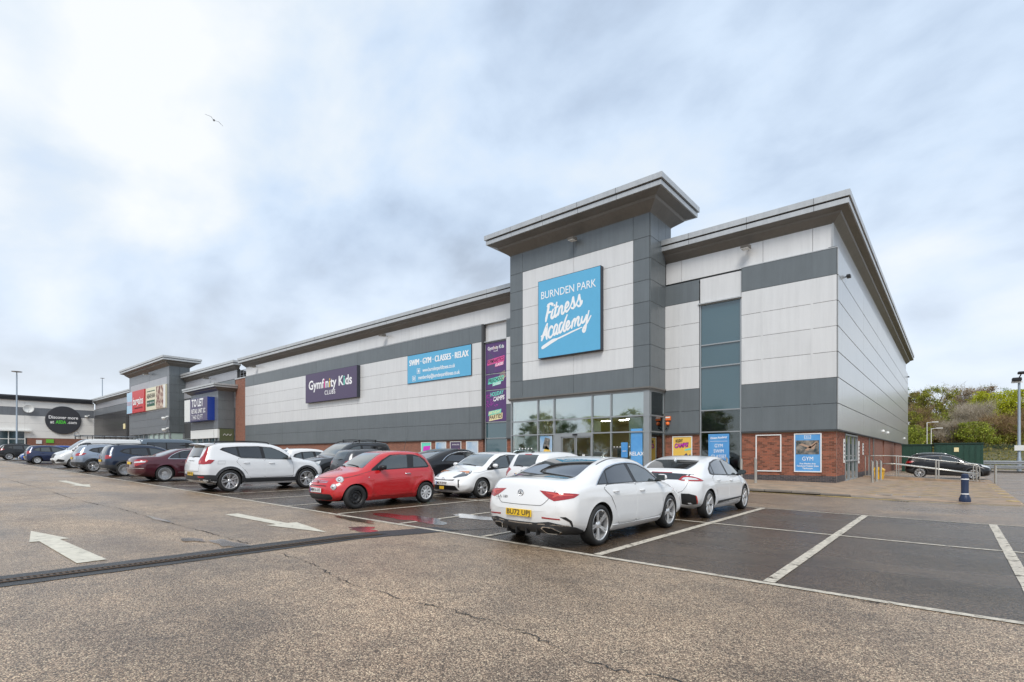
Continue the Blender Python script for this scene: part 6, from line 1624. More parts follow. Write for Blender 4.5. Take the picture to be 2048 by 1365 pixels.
# ---------------------------------------------------------------- red small hatchback
def car_fiat():
    r = car_root('red three-door retro hatchback with round lamps, nose towards the aisle', group=None)
    pm = paint('bright_red_paint', (.50, .012, .016), rough=.25)
    c = Car(3.57, 1.63, [(0, .55), (.008, .66), (.02, .80), (.045, .93), (.09, 1.06), (.22, 1.25), (.42, 1.40), (.75, 1.465), (1.2, 1.485), (1.65, 1.465), (1.95, 1.40), (2.25, 1.25), (2.55, 1.07), (2.75, .985), (3.0, .93), (3.25, .845), (3.42, .75), (3.52, .64), (3.56, .52), (3.57, .42)],
            [(0, .55), (.01, .42), (.05, .30), (.14, .24), (.4, .20), (1.5, .19), (3.0, .18), (3.35, .18), (3.48, .22), (3.55, .30), (3.57, .42)],
            [(0, .90), (.5, .97), (1.3, .965), (2.3, .925), (2.8, .87), (3.3, .73), (3.57, .55)], (.60, 2.90), .30, tumble=.38, r_roof=.12, r_end=.30, r_endf=.34, bow_f=.24, bow_r=.14, crown=.05, waist=.95, flare=.022,
            crease=[(.5, .80, 3.2, .74, .012, .035), (1.0, .36, 2.4, .30, .016, .06)])
    c.build_body(r, pm)
    panes(c, [(.40, 1.04), (.50, 1.22), (.66, 1.33), (.92, 1.385), (1.35, 1.40), (1.72, 1.37), (2.02, 1.24), (2.40, 1.0), (2.42, .955), (1.4, .995), (.5, 1.01)],
          [('window', [(.48, 1.05), (.57, 1.20), (.70, 1.30), (.93, 1.345), (1.02, 1.03)], 'glass'), ('window', [(1.24, 1.02), (1.16, 1.365), (1.40, 1.375), (1.70, 1.345), (1.95, 1.235), (2.20, 1.06), (2.18, .985)], 'glass')],
          [([(1.10, .99), (2.34, .945), (2.38, .60), (2.28, .30), (1.20, .28), (1.08, .50)], 1.26, .86)], paint_m=pm, hm=CM['chrome'])
    c.screen('windscreen', 1.90, 2.60, .92, CM['glass_clear']); c.screen('rear_window', .10, .40, .85, CM['glass'])
    # round lamps
    for sg in (1, -1):
        for (x, z, R_, m) in ((.56, .735, .105, 'chrome'), (.55, .565, .082, 'chrome')):
            p, n = c.hit('front', x*sg, z, .0); b = MB(); nn = Vector((n.x*.6, n.y, n.z*.35)).normalized(); 
            q = nn.to_track_quat('Y', 'Z').to_matrix().to_4x4(); 
            for prof, mm, nm in (([(R_, -.06), (R_, .004), (R_*.94, .016), (R_*.86, .010)], 'chrome', 'headlight'), ([(R_*.86, .010), (R_*.6, .030), (.001, .040)], 'clearlamp', 'lens')):
                b = MB(); b.lathe(prof, 26, 'y', (0, 0, 0)); b.v = [tuple((Matrix.Translation(p) @ q) @ Vector(v)) for v in b.v]
                o = b.build(nm if nm == 'headlight' else 'lens', CM[mm], r if nm == 'headlight' else last, world=False, smooth=True, angle=45)
                if nm == 'headlight': last = o
            b = MB(); b.lathe([(.001, .045), (R_*.36, .040), (R_*.4, .030)], 16, 'y'); b.v = [tuple((Matrix.Translation(p) @ q) @ Vector(v)) for v in b.v]; b.build('bulb', CM['badge'], last, world=False, smooth=True)
    c.patch('lower_grille', ('front', [(-.50, .385), (.50, .385), (.54, .30), (.46, .235), (-.46, .235), (-.54, .30)]), CM['trim'], off=.008, rnd_=.03, g=.045)
    b = MB()
    for k in range(14):
        for s_ in (1, -1):
            x0 = -.48+.07*k; a = c.hit('front', x0, .25, .012)[0]; d = c.hit('front', x0+.10*s_, .37, .012)[0]; b.tube([a, d], .004, 4)
    b.build('grille_mesh', CM['cladding'], r, world=False)
    c.patch('upper_slot', ('front', [(-.36, .595), (.36, .595), (.36, .575), (-.36, .575)]), CM['trim'], off=.005)
    for z in (.695, .665): c.seam('front', [(-.36, z), (-.12, z+.004), (-.07, z+.004)], .012, CM['chrome'], .012, 'chrome_bar', sub=4); c.seam('front', [(.36, z), (.12, z+.004), (.07, z+.004)], .012, CM['chrome'], .012, 'chrome_bar', sub=4)
    emblem_ring(c, 'front', .68, .055, 'chrome'); c.patch('badge_centre', ('front', [(.04*math.cos(t_), .68+.04*math.sin(t_)) for t_ in np.linspace(0, 6.0, 12)]), mat('badge_red', (.2, .01, .015), .2), off=.012)
    c.seam('front', [(-.74, .86), (-.60, .80), (-.4, .785), (0, .78), (.4, .785), (.60, .80), (.74, .86)], .007, name='bonnet_gap', sub=4)
    c.seam('R', [(2.42, .95), (2.75, .87), (3.10, .78), (3.25, .74)], .007, name='bonnet_gap', sub=4, mirror=True)
    c.seam('R', [(1.0, .30), (1.7, .285), (2.25, .31)], .012, paint('red_shadow', (.3, .01, .012)), .006, 'sill_line', sub=4, mirror=True)  # shade along the sill painted on as a darker red strip
    c.plate('front', .475, 'MM16 AXF', 'plate_w')
    for sg in (1, -1):
        p = c.hit('R' if sg > 0 else 'L', 2.52, .79, .006)[0]; b = MB(); b.lathe([(.001, p.x+.006*sg), (.014, p.x+.004*sg), (.016, p.x)], 10, 'x', (0, p.y, p.z)); b.build('indicator', CM['clearlamp'], r, world=False)
    simple_lamps(c, [(.56, .95), (.70, .94), (100.10, .93), (100.10, .76), (.70, .73), (.58, .73)])
    c.door_mirror(2.15, 1.0, CM['trim']); add_wheels(c, .19, 'cover'); 
    # the near front wheel is a bare black steel spare
    for w in [o for o in r.children if o.name.startswith('wheel') and not o.name.startswith('wheel_')]:
        if w.location.y > 0 and w.location.x < 0:
            tm, rm = wheel_meshes(c.rw, .19, 'steel'); w.data = tm; w.children[0].data = rm; w['label'] = 'bare black steel wheel'
    b = MB(); b.tube([(.1, .72-3.57/2+.0, 1.45), (.13, .60-3.57/2, 1.86)], [.008, .004], 5); b.build('aerial', CM['trim'], r, world=False)
    wiper(c, 'top', -.35, 2.56, .25, 2.50); wiper(c, 'top', .25, 2.58, .62, 2.48)
    c.finish(-12.02, 7.40+2.9*.97-3.57*.97/2 - .67*.97+.0, math.pi)
    r.location.y = 7.40 - .67*.97 + 3.57*.97/2
# ---------------------------------------------------------------- white liftback behind the coupe
def car_ioniq():
    r = car_root('white five-door liftback with split rear window and wide red lamps behind the nearest coupe', group=None)
    pm = paint('ice_white_paint', (.75, .755, .76), rough=.3)
    c = Car(4.47, 1.82, [(0, .62), (.012, .74), (.05, .88), (.09, .96), (.17, 1.05), (.26, 1.10), (.55, 1.20), (1.0, 1.33), (1.5, 1.42), (1.95, 1.45), (2.4, 1.43), (2.75, 1.35), (3.1, 1.19), (3.42, 1.02), (3.75, .935), (4.05, .85), (4.28, .75), (4.41, .64), (4.46, .54), (4.47, .46)],
            [(0, .62), (.02, .44), (.07, .32), (.18, .27), (.5, .22), (2.2, .18), (3.9, .18), (4.2, .18), (4.38, .24), (4.47, .46)],
            [(0, .93), (.6, 1.0), (1.3, .99), (2.3, .95), (3.2, .90), (3.8, .82), (4.47, .55)], (.86, 3.56), .325, tumble=.46, r_roof=.09, r_end=.28, bow_r=.14, crown=.045, crease=[(.4, .80, 4.0, .74, .010, .05), (1.2, .42, 3.2, .36, .016, .07)])
    c.build_body(r, pm)
    panes(c, [(.98, 1.03), (1.02, 1.15), (1.30, 1.29), (1.7, 1.355), (2.15, 1.375), (2.55, 1.34), (2.9, 1.21), (3.20, 1.0), (3.22, .925), (2.2, .965), (1.1, 1.0)],
          [('window', [(1.07, 1.04), (1.09, 1.14), (1.24, 1.22), (1.22, 1.02)], 'glass_priv'), ('window', [(1.27, 1.02), (1.30, 1.25), (1.7, 1.33), (2.08, 1.345), (2.14, .985)], 'glass_priv'), ('window', [(2.26, .98), (2.2, 1.345), (2.52, 1.31), (2.86, 1.19), (3.1, 1.01), (3.1, .95)], 'glass')],
          [([(1.22, 1.0), (2.16, .96), (2.15, .30), (1.35, .30), (1.30, .60), (1.05, .95)], 1.42, .87), ([(2.19, .96), (3.18, .915), (3.22, .6), (3.16, .32), (2.18, .30)], 2.36, .84)], paint_m=pm)
    c.screen('rear_window', .40, 1.06, .90, CM['glass_priv']); c.screen('windscreen', 2.66, 3.38, .93, CM['glass_clear'])
    c.patch('lower_rear_window', ('rear', [(-.70, 1.03), (-.3, 1.045), (.3, 1.045), (.70, 1.03), (.60, .93), (.45, .905), (-.45, .905), (-.60, .93)]), CM['glass_priv'], off=.005)
    simple_lamps(c, [(.48, .90), (.60, .985), (.72, 1.00), (100.06, .985), (100.26, .95), (100.52, .885), (100.40, .872), (.80, .88), (.6, .885)])
    c.wrap('tail_light_inner', [(.58, .912), (.66, .955), (.78, .965), (100.15, .94), (100.26, .905), (.78, .905)], CM['clearlamp'], off=.010)
    c.patch('brake_light', ('rear', [(-.25, 1.062), (.25, 1.062), (.25, 1.048), (-.25, 1.048)]), CM['red'], off=.008)
    for sg in (1, -1):
        if sg > 0: c.wrap('bumper_vent', [(.58, .60), (.80, .60), (100.10, .56), (100.24, .36), (.80, .34), (.60, .36)], CM['trim']); c.wrap('reflector', [(100.08, .56), (100.115, .55), (100.21, .38), (100.165, .38)], CM['redlit'], off=.012)
    c.patch('side_strip', ('R', [(1.38, .31), (3.1, .355), (3.1, .39), (1.40, .375)]), CM['cladding'], off=.010, mirror=True)
    c.seam('rear', [(.66, .88), (.60, .72), (.46, .62), (0, .60), (-.46, .62), (-.60, .72), (-.66, .88)], .007, sub=4, name='tailgate_gap')
    emblem_ring(c, 'rear', .83, .06); c.plate('rear', .45, '', 'plate_y', blue=False)
    simple_lamps(c, [(.45, .70), (.75, .76), (100.45, .80), (100.3, .72), (.75, .66), (.5, .63)], 'clearlamp', 'headlight', view='front')
    c.patch('grille', ('front', [(-.42, .64), (.42, .64), (.5, .40), (-.5, .40)]), CM['trim'], off=.006, rnd_=.04)
    fin(c, 1.0, pm); c.door_mirror(3.05, .98, CM['trim']); add_wheels(c, .215, 'turb'); c.finish(-5.08, 11.97-.86*.97+4.47*.97/2, 0)
# ---------------------------------------------------------------- white compact SUV
def suv(label, col, spec, pos, heading=0, style='five', metal=0.0, extra=None, glass='glass', group='cars in the car park', clad=True, roofcol=None, plate=('rear', .62, None), paintname='suv_paint', scale=.97):
    r = car_root(label, group=group); pm = paint(paintname, col, metal=metal, coat=.35 if sum(col) < .05 else 1.0)
    c = Car(**spec['car'], scale=scale); c.build_body(r, pm)
    L = c.L
    panes(c, spec['black'], [(a, b_, m) for a, b_, m in spec['panes']], spec['doors'], chrome=spec.get('chrome'), paint_m=pm, hm=spec.get('hm'))
    c.screen('rear_window', *spec['rw'], CM[glass]); c.screen('windscreen', *spec['ws'], CM['glass_clear'])
    if clad:
        wheel_trims(c); c.patch('sill_cladding', ('R', spec['sill']), CM['cladding'], off=.009, mirror=True, g=.12)
        if spec.get('bump'): c.wrap('rear_bumper_cladding', [(-100.48, .56), (-100.2, .58), (-.6, .58), (.6, .58), (100.2, .58), (100.48, .56), (100.52, .30), (.7, .34), (-.7, .34), (-100.52, .30)], CM['cladding'], both=False, off=.006)
    if spec.get('tail'): simple_lamps(c, spec['tail'])
    if spec.get('head'): simple_lamps(c, spec['head'], 'clearlamp', 'headlight', view='front')
    if spec.get('grille'): c.patch('grille', ('front', spec['grille']), CM['trim'], off=.006, rnd_=.04)
    if spec.get('rails'):
        x0, x1, yy = spec['rails']; 
        for sg in (1, -1):
            P = [(x0, -.01), (x0+.12, .045), ((x0+x1)/2, .055), (x1-.12, .045), (x1, -.01)]
            b = MB(); b.tube(bezier_pts([(yy*sg, x-L/2, float(c.ztop(x))-c.crown*(yy/c.hw)**2+dz) for x, dz in P], 4), .017, 6); b.build('roof_rail', CM[spec.get('railm', 'trim')], r, world=False, smooth=True)
    if plate and plate[0]: c.plate(plate[0], plate[1], plate[2], 'plate_y' if plate[0] == 'rear' else 'plate_w', blue=True)
    c.door_mirror(*spec['mir'], pm); add_wheels(c, .225, style)
    if extra: extra(c, r, pm)
    c.finish(pos[0], pos[1], heading); return c
XC = dict(car=dict(L=4.42, W=1.86, top=[(0, .72), (.012, .84), (.03, .98), (.07, 1.10), (.16, 1.30), (.26, 1.50), (.34, 1.585), (.6, 1.62), (1.2, 1.65), (1.8, 1.655), (2.3, 1.62), (2.7, 1.50), (3.0, 1.31), (3.25, 1.15), (3.55, 1.08), (3.95, 1.02), (4.2, .95), (4.34, .84), (4.40, .70), (4.42, .56)],
            bot=[(0, .72), (.015, .50), (.05, .38), (.15, .31), (.5, .25), (2.2, .23), (3.8, .24), (4.15, .25), (4.34, .32), (4.42, .56)],
            belt=[(0, 1.05), (.6, 1.10), (1.4, 1.09), (2.4, 1.06), (3.2, 1.03), (3.9, .93), (4.42, .68)], wheels=(.90, 3.60), rw=.365, tumble=.34, r_roof=.075, r_end=.20, bow_r=.10, bow_f=.16, crown=.03, crease=[(1.2, .50, 3.3, .52, .016, .06)]),
     black=[(.62, 1.40), (.72, 1.47), (1.2, 1.515), (1.9, 1.53), (2.35, 1.49), (2.62, 1.38), (2.98, 1.16), (3.05, 1.06), (2.3, 1.085), (1.25, 1.13)],
     panes=[('window', [(.72, 1.39), (.78, 1.445), (1.14, 1.48), (1.17, 1.17)], 'glass_priv'), ('window', [(1.24, 1.15), (1.21, 1.48), (1.92, 1.50), (1.96, 1.11)], 'glass_priv'), ('window', [(2.08, 1.10), (2.04, 1.495), (2.34, 1.465), (2.60, 1.36), (2.90, 1.16), (2.90, 1.085)], 'glass')],
     doors=[([(1.18, 1.12), (2.02, 1.08), (2.02, .45), (1.55, .45), (1.38, .70), (1.10, 1.0)], 1.42, .965), ([(2.05, 1.08), (3.02, 1.04), (3.08, .75), (3.05, .48), (2.05, .45)], 2.28, .945)],
     rw=(.09, .27, .80), ws=(2.48, 3.12, .92), sill=[(1.28, .55), (1.40, .44), (3.1, .44), (3.25, .55), (3.22, .30), (1.28, .30)],
     bump=1, mir=(2.84, 1.12),
     head=[(.5, .86), (.75, .90), (100.35, .96), (100.28, .84), (.75, .78), (.52, .76)], grille=[(-.45, .85), (.45, .85), (.45, .58), (-.45, .58)], rails=(.5, 2.3, .62))
def xc_extra(c, r, pm):
    for sg in (1, -1):
        if sg > 0:
            c.wrap('tail_light', [(.64, 1.10), (.78, 1.20), (.90, 1.46), (100.12, 1.49), (100.20, 1.49), (100.07, 1.24), (100.05, 1.08), (100.38, 1.06), (100.24, .945), (100.0, .92), (.64, .92), (.60, 1.02)], CM['red'], off=.008, g=.05)
            c.wrap('tail_light_inner', [(.64, 1.03), (.80, 1.03), (.80, .96), (.64, .96)], CM['redlit'], off=.013)
        c.patch('reflector', ('rear', [(.52*sg, .535), (.80*sg, .53), (.80*sg, .48), (.56*sg, .485)]), CM['red'], off=.012)
        c.patch('exhaust_trim', ('rear', [(.50*sg, .40), (.72*sg, .40), (.80*sg, .35), (.56*sg, .345)]), CM['chrome'], off=.014)
    c.patch('skid_plate', ('rear', [(-.86, .375), (-.5, .40), (.5, .40), (.86, .375), (.84, .345), (-.84, .345)]), CM['badge'], off=.010)
    y0 = -c.L/2; b = MB(); n = 9; vs = []
    for i in range(n):
        x = -.66+1.32*i/(n-1); k = abs(x/.66)**2*.05
        for (yy, zz_) in ((.50, 1.618), (.15, 1.60), (.12, 1.575), (.20, 1.535), (.50, 1.56)): vs.append((x, y0+yy+k, zz_-k*.5))
    fs = [(i*5+j, i*5+5+j, i*5+5+(j+1) % 5, i*5+(j+1) % 5) for i in range(n-1) for j in range(5)] + [tuple(range(5)), tuple(range((n-1)*5+4, (n-1)*5-1, -1))]
    b.add(vs, fs); b.build('roof_spoiler', pm, r, world=False, smooth=True, angle=40)
    p = c.hit('rear', 0, 1.02, .008)[0]; text('VOLVO', .06, tuple(p), CM['badge'], r, world=False, name='brand_lettering', fit=.5)
    c.seam('rear', [(.62, .93), (.60, .74), (.50, .68), (-.50, .68), (-.60, .74), (-.62, .93)], .008, name='tailgate_gap', sub=4)
    c.seam('R', [(.52, .93), (.74, .93), (.76, 1.03), (.54, 1.03), (.52, .93)], .006, name='fuel_flap', sub=1); wiper(c, 'rear', 0, 1.14, .42, 1.17, .02)
L_ = 4.42
QQ = dict(car=dict(L=4.33, W=1.80, top=[(0, .74), (.012, .86), (.03, .98), (.08, 1.08), (.20, 1.27), (.36, 1.46), (.50, 1.54), (.8, 1.58), (1.3, 1.61), (1.75, 1.61), (2.2, 1.57), (2.6, 1.45), (2.95, 1.25), (3.22, 1.09), (3.5, 1.03), (3.85, .97), (4.1, .90), (4.24, .80), (4.31, .68), (4.33, .55)],
            bot=[(0, .74), (.015, .50), (.05, .38), (.18, .30), (.5, .24), (2.2, .21), (3.8, .22), (4.05, .23), (4.25, .30), (4.33, .55)],
            belt=[(0, 1.02), (.6, 1.08), (1.4, 1.06), (2.4, 1.0), (3.2, .96), (3.8, .88), (4.33, .66)], wheels=(.83, 3.48), rw=.345, tumble=.38, r_roof=.09, r_end=.24, bow_r=.13, bow_f=.18, crown=.035, crease=[(.5, .86, 3.4, .80, .010, .04), (1.2, .46, 3.2, .42, .016, .06)]),
     black=[(.62, 1.25), (.80, 1.37), (1.2, 1.44), (1.8, 1.46), (2.2, 1.42), (2.6, 1.30), (2.98, 1.07), (3.02, .99), (2.2, 1.01), (1.2, 1.08), (.82, 1.16)],
     panes=[('window', [(.74, 1.24), (.88, 1.34), (1.06, 1.37), (1.04, 1.14)], 'glass_priv'), ('window', [(1.12, 1.12), (1.13, 1.385), (1.78, 1.42), (1.86, 1.05)], 'glass_priv'), ('window', [(1.98, 1.04), (1.92, 1.42), (2.18, 1.395), (2.56, 1.28), (2.86, 1.09), (2.86, 1.02)], 'glass')],
     doors=[([(1.08, 1.08), (1.92, 1.02), (1.92, .42), (1.42, .42), (1.28, .68), (1.0, 1.0)], 1.30, .93), ([(1.95, 1.02), (2.95, .98), (3.0, .7), (2.95, .44), (1.95, .42)], 2.14, .90)],
     rw=(.12, .40, .82), ws=(2.42, 3.10, .92), sill=[(1.22, .50), (1.35, .40), (3.0, .40), (3.12, .50), (3.1, .27), (1.2, .27)],
     bump=1, mir=(2.76, 1.05),
     tail=[(.52, 1.05), (.72, 1.08), (100.1, 1.10), (100.40, 1.10), (100.52, 1.07), (100.30, .98), (.75, .92), (.62, .93)],
     head=[(.42, .80), (.72, .86), (100.5, .95), (100.38, .83), (.75, .76), (.46, .72)], grille=[(-.35, .82), (.35, .82), (.25, .56), (-.25, .56)], rails=(.6, 2.2, .60))
# blue-black crossover, older small SUVs share a boxier body
C3 = dict(QQ); C3['car'] = dict(QQ['car']); C3['car'].update(top=[(0, .74), (.012, .86), (.03, .98), (.06, 1.08), (.14, 1.30), (.26, 1.50), (.40, 1.57), (.8, 1.60), (1.3, 1.61), (1.75, 1.60), (2.2, 1.55), (2.6, 1.43), (2.95, 1.24), (3.22, 1.09), (3.5, 1.04), (3.85, 1.0), (4.1, .94), (4.24, .84), (4.31, .70), (4.33, .55)], tumble=.34)
C3['tail'] = [(.62, 1.06), (.78, 1.07), (100.16, 1.05), (100.20, .92), (.80, .87), (.66, .87)]; C3['rw'] = (.08, .30, .80)
def silver_edge(c, r, pm): c.screen('roof_panel', .46, 2.38, .97, CM['trim']); c.patch('rear_skid_plate', ('rear', [(-.6, .42), (.6, .42), (.7, .34), (-.7, .34)]), CM['badge'], off=.012)
# ---------------------------------------------------------------- big maroon saloon
def car_sclass():
    r = car_root('large maroon saloon with chrome window frame and multi-spoke wheels'); pm = paint('maroon_metallic', (.085, .010, .020), metal=.45)
    c = Car(5.1, 1.87, [(0, .62), (.015, .78), (.05, .93), (.11, 1.02), (.24, 1.08), (.6, 1.11), (.95, 1.14), (1.3, 1.26), (1.7, 1.40), (2.1, 1.46), (2.6, 1.475), (3.0, 1.43), (3.35, 1.30), (3.7, 1.10), (3.95, 1.02), (4.4, .95), (4.8, .84), (5.0, .72), (5.08, .60), (5.1, .48)],
            [(0, .62), (.02, .42), (.07, .32), (.2, .25), (.6, .20), (2.5, .18), (4.4, .19), (4.8, .2), (5.02, .28), (5.1, .48)], [(0, .92), (.6, .99), (1.5, .99), (3.0, .96), (3.9, .91), (4.6, .78), (5.1, .56)], (1.10, 4.13), .345, tumble=.46, r_roof=.10, r_end=.28, bow_r=.15, crown=.045,
            crease=[(.3, .80, 4.6, .76, .010, .04), (.5, .42, 4.5, .40, .012, .04)], flare=.024)
    c.build_body(r, pm)
    panes(c, [(1.22, 1.0), (1.42, 1.16), (1.75, 1.31), (2.1, 1.37), (2.6, 1.385), (3.0, 1.34), (3.3, 1.22), (3.62, 1.02), (3.64, .96), (2.4, .99)],
          [('window', [(1.32, 1.02), (1.50, 1.16), (1.66, 1.245), (1.64, 1.02)], 'glass_priv'), ('window', [(1.70, 1.02), (1.73, 1.275), (2.1, 1.345), (2.48, 1.36), (2.50, 1.01)], 'glass_priv'), ('window', [(2.60, 1.01), (2.58, 1.36), (2.98, 1.315), (3.26, 1.20), (3.50, 1.03), (3.5, .985)], 'glass')],
          [([(1.6, .99), (2.52, .975), (2.52, .30), (1.85, .30), (1.66, .6), (1.42, .95)], 1.78, .86), ([(2.55, .975), (3.6, .93), (3.66, .6), (3.6, .32), (2.55, .30)], 2.75, .84)],
          chrome=[(1.22, .995), (1.42, 1.165), (1.75, 1.315), (2.1, 1.375), (2.6, 1.39), (3.0, 1.345), (3.3, 1.225), (3.62, 1.03)], paint_m=pm)
    c.seam('R', [(1.24, .99), (2.4, .975), (3.6, .935)], .018, CM['chrome'], .009, 'window_trim', mirror=True); c.seam('R', [(1.6, .40), (2.6, .385), (3.6, .39)], .02, CM['chrome'], .010, 'side_strip', mirror=True)
    c.screen('rear_window', .98, 1.72, .88, CM['glass_priv']); c.screen('windscreen', 3.20, 3.80, .92, CM['glass_clear'])
    simple_lamps(c, [(.52, .94), (.80, .96), (100.36, .95), (100.46, .90), (100.28, .80), (.80, .68), (.60, .70)])
    c.wrap('tail_light_inner', [(.60, .86), (.8, .88), (100.36, .90), (100.30, .84), (.8, .82), (.62, .81)], CM['clearlamp'], off=.012)
    c.plate('rear', .80, '', 'plate_y'); simple_lamps(c, [(.5, .76), (.75, .80), (100.3, .80), (100.2, .68), (.7, .66), (.55, .64)], 'clearlamp', 'headlight', view='front'); c.patch('grille', ('front', [(-.36, .80), (.36, .80), (.32, .5), (-.32, .5)]), CM['chrome'], off=.008)
    c.patch('bumper_strip', ('rear', [(-.88, .60), (.88, .60), (.88, .575), (-.88, .575)]), CM['chrome'], off=.01)
    c.door_mirror(3.50, 1.0, pm); add_wheels(c, .245, 'multi'); c.finish(-26.3, 7.45-1.1*.97+5.1*.97/2, 0)
# ---------------------------------------------------------------- white hybrid with nose to camera
def car_prius():
    r = car_root('white hybrid liftback facing the camera with a small yellow plate under its number plate'); pm = paint('hybrid_white_paint', (.76, .76, .755))
    c = Car(4.54, 1.76, [(0, .66), (.012, .80), (.05, .98), (.10, 1.10), (.25, 1.17), (.7, 1.27), (1.2, 1.38), (1.7, 1.46), (2.1, 1.47), (2.5, 1.42), (2.9, 1.27), (3.25, 1.08), (3.6, .95), (3.95, .86), (4.25, .75), (4.42, .64), (4.51, .52), (4.54, .42)],
            [(0, .66), (.02, .42), (.08, .3), (.2, .24), (2, .17), (3.9, .17), (4.25, .17), (4.45, .21), (4.54, .42)], [(0, .98), (.8, 1.02), (1.8, .97), (2.8, .92), (3.5, .86), (4.1, .72), (4.54, .5)], (.86, 3.56), .315, tumble=.42, r_roof=.09, r_end=.26, r_endf=.30, bow_f=.24, crown=.045, crease=[(.8, .70, 3.9, .62, .012, .05)])
    c.build_body(r, pm)
    panes(c, [(.95, 1.08), (1.3, 1.26), (1.75, 1.37), (2.15, 1.385), (2.5, 1.33), (2.9, 1.17), (3.30, .92), (3.30, .87), (2.2, .95), (1.2, 1.02)],
          [('window', [(1.28, 1.05), (1.38, 1.25), (1.78, 1.34), (2.08, 1.355), (2.10, .985)], 'glass'), ('window', [(2.22, .975), (2.2, 1.35), (2.46, 1.31), (2.82, 1.17), (2.95, 1.06), (2.93, .93)], 'glass')],
          [([(1.25, 1.0), (2.13, .95), (2.12, .3), (1.35, .3), (1.25, .6), (1.05, .95)], 1.42, .85), ([(2.16, .95), (3.10, .89), (3.16, .6), (3.1, .3), (2.15, .3)], 2.34, .81)], paint_m=pm)
    c.screen('windscreen', 2.60, 3.40, .92, CM['glass_clear']); c.screen('rear_window', .2, .95, .85, CM['glass_priv'])
    simple_lamps(c, [(.32, .665), (.60, .74), (100.30, .82), (100.58, .85), (100.74, .86), (100.60, .78), (100.35, .71), (.70, .67), (.48, .64)], 'darklamp', 'headlight', view='front')
    for sg in (1, -1):
        if sg > 0: c.wrap('indicator', [(100.52, .84), (100.68, .85), (100.58, .80), (100.48, .79)], CM['amber'], 'wf', off=.011); c.wrap('fog_light_slot', [(.70, .60), (.80, .60), (.79, .36), (.75, .36)], CM['trim'], 'wf')
    c.patch('grille', ('front', [(-.45, .60), (-.2, .585), (.2, .585), (.45, .60), (.42, .565), (-.42, .565)]), CM['trim'], off=.007)
    c.patch('lower_grille', ('front', [(-.52, .41), (.52, .41), (.60, .27), (-.60, .27)]), CM['trim'], off=.007, rnd_=.02); c.seam('front', [(-.62, .27), (0, .24), (.62, .27)], .02, CM['badge'], .014, 'lower_trim')
    emblem_ring(c, 'front', .60, .055, 'sign_edge' if False else 'badge'); c.plate('front', .475, 'ML19 RYW', 'plate_w'); c.plate('front', .335, '', 'plate_y', w=.20, h=.10, blue=False)
    c.seam('R', [(3.3, .88), (3.6, .82), (3.85, .80)], .006, name='bonnet_gap', mirror=True); c.door_mirror(3.02, .98, pm); add_wheels(c, .2, 'ten')
    wiper(c, 'top', -.4, 3.40, .3, 3.3); c.finish(-11.95, 11.78-.98*.97+4.54*.97/2, math.pi)
# ---------------------------------------------------------------- superminis
HB = dict(car=dict(L=3.95, W=1.70, top=[(0, .64), (.012, .78), (.03, .92), (.07, 1.04), (.16, 1.22), (.30, 1.40), (.45, 1.46), (.8, 1.495), (1.3, 1.505), (1.8, 1.47), (2.15, 1.38), (2.5, 1.20), (2.82, 1.02), (3.1, .95), (3.45, .87), (3.72, .77), (3.86, .66), (3.93, .54), (3.95, .45)],
            bot=[(0, .64), (.015, .42), (.06, .32), (.18, .25), (.5, .2), (2, .18), (3.4, .18), (3.7, .19), (3.88, .25), (3.95, .45)], belt=[(0, .93), (.6, .98), (1.4, .96), (2.3, .92), (2.9, .88), (3.5, .77), (3.95, .55)], wheels=(.68, 3.17), rw=.305, tumble=.36, r_roof=.09, r_end=.24, bow_r=.12, bow_f=.20, crown=.035, crease=[(.5, .72, 3.1, .66, .010, .05)]),
     black=[(.40, 1.10), (.52, 1.24), (.85, 1.335), (1.4, 1.37), (1.8, 1.345), (2.12, 1.25), (2.55, 1.0), (2.58, .92), (1.8, .96), (.9, .995)],
     panes=[('window', [(.50, 1.10), (.60, 1.21), (.84, 1.29), (.84, 1.03)], 'glass'), ('window', [(.92, 1.02), (.92, 1.30), (1.42, 1.335), (1.5, .99)], 'glass'), ('window', [(1.62, .985), (1.56, 1.335), (1.78, 1.315), (2.08, 1.225), (2.4, 1.03), (2.4, .95)], 'glass')],
     doors=[([(.9, .99), (1.55, .965), (1.55, .32), (1.15, .32), (1.05, .6), (.86, .9)], 1.02, .86), ([(1.58, .965), (2.52, .92), (2.6, .6), (2.55, .34), (1.58, .32)], 1.75, .83)],
     rw=(.085, .32, .80), ws=(1.98, 2.70, .92), sill=[(1.05, .36), (2.8, .36), (2.8, .24), (1.05, .24)], mir=(2.32, .98),
     tail=[(.52, .98), (.66, 1.03), (100.06, 1.05), (100.22, 1.0), (100.16, .86), (.74, .78), (.66, .88)], head=[(.42, .70), (.68, .80), (100.5, .88), (100.35, .74), (.68, .66), (.46, .60)], grille=[(-.4, .5), (.4, .5), (.45, .32), (-.45, .32)])
def yaris_extra(c, r, pm):
    emblem_ring(c, 'rear', .93, .05); wiper(c, 'rear', 0, 1.07, -.30, 1.10); c.patch('brake_light', ('rear', [(-.12, 1.425), (.12, 1.425), (.12, 1.40), (-.12, 1.40)]), CM['red'], off=.01)
    fin(c, .55, CM['trim'], .05); c.seam('rear', [(.6, .9), (.55, .62), (-.55, .62), (-.6, .9)], .007, name='tailgate_gap', sub=1)
def hatch_extra(c, r, pm):
    wiper(c, 'rear', 0, 1.05, .28, 1.09); emblem_ring(c, 'rear', .90, .045); c.seam('rear', [(.6, .9), (.55, .62), (-.55, .62), (-.6, .9)], .007, name='tailgate_gap', sub=1)
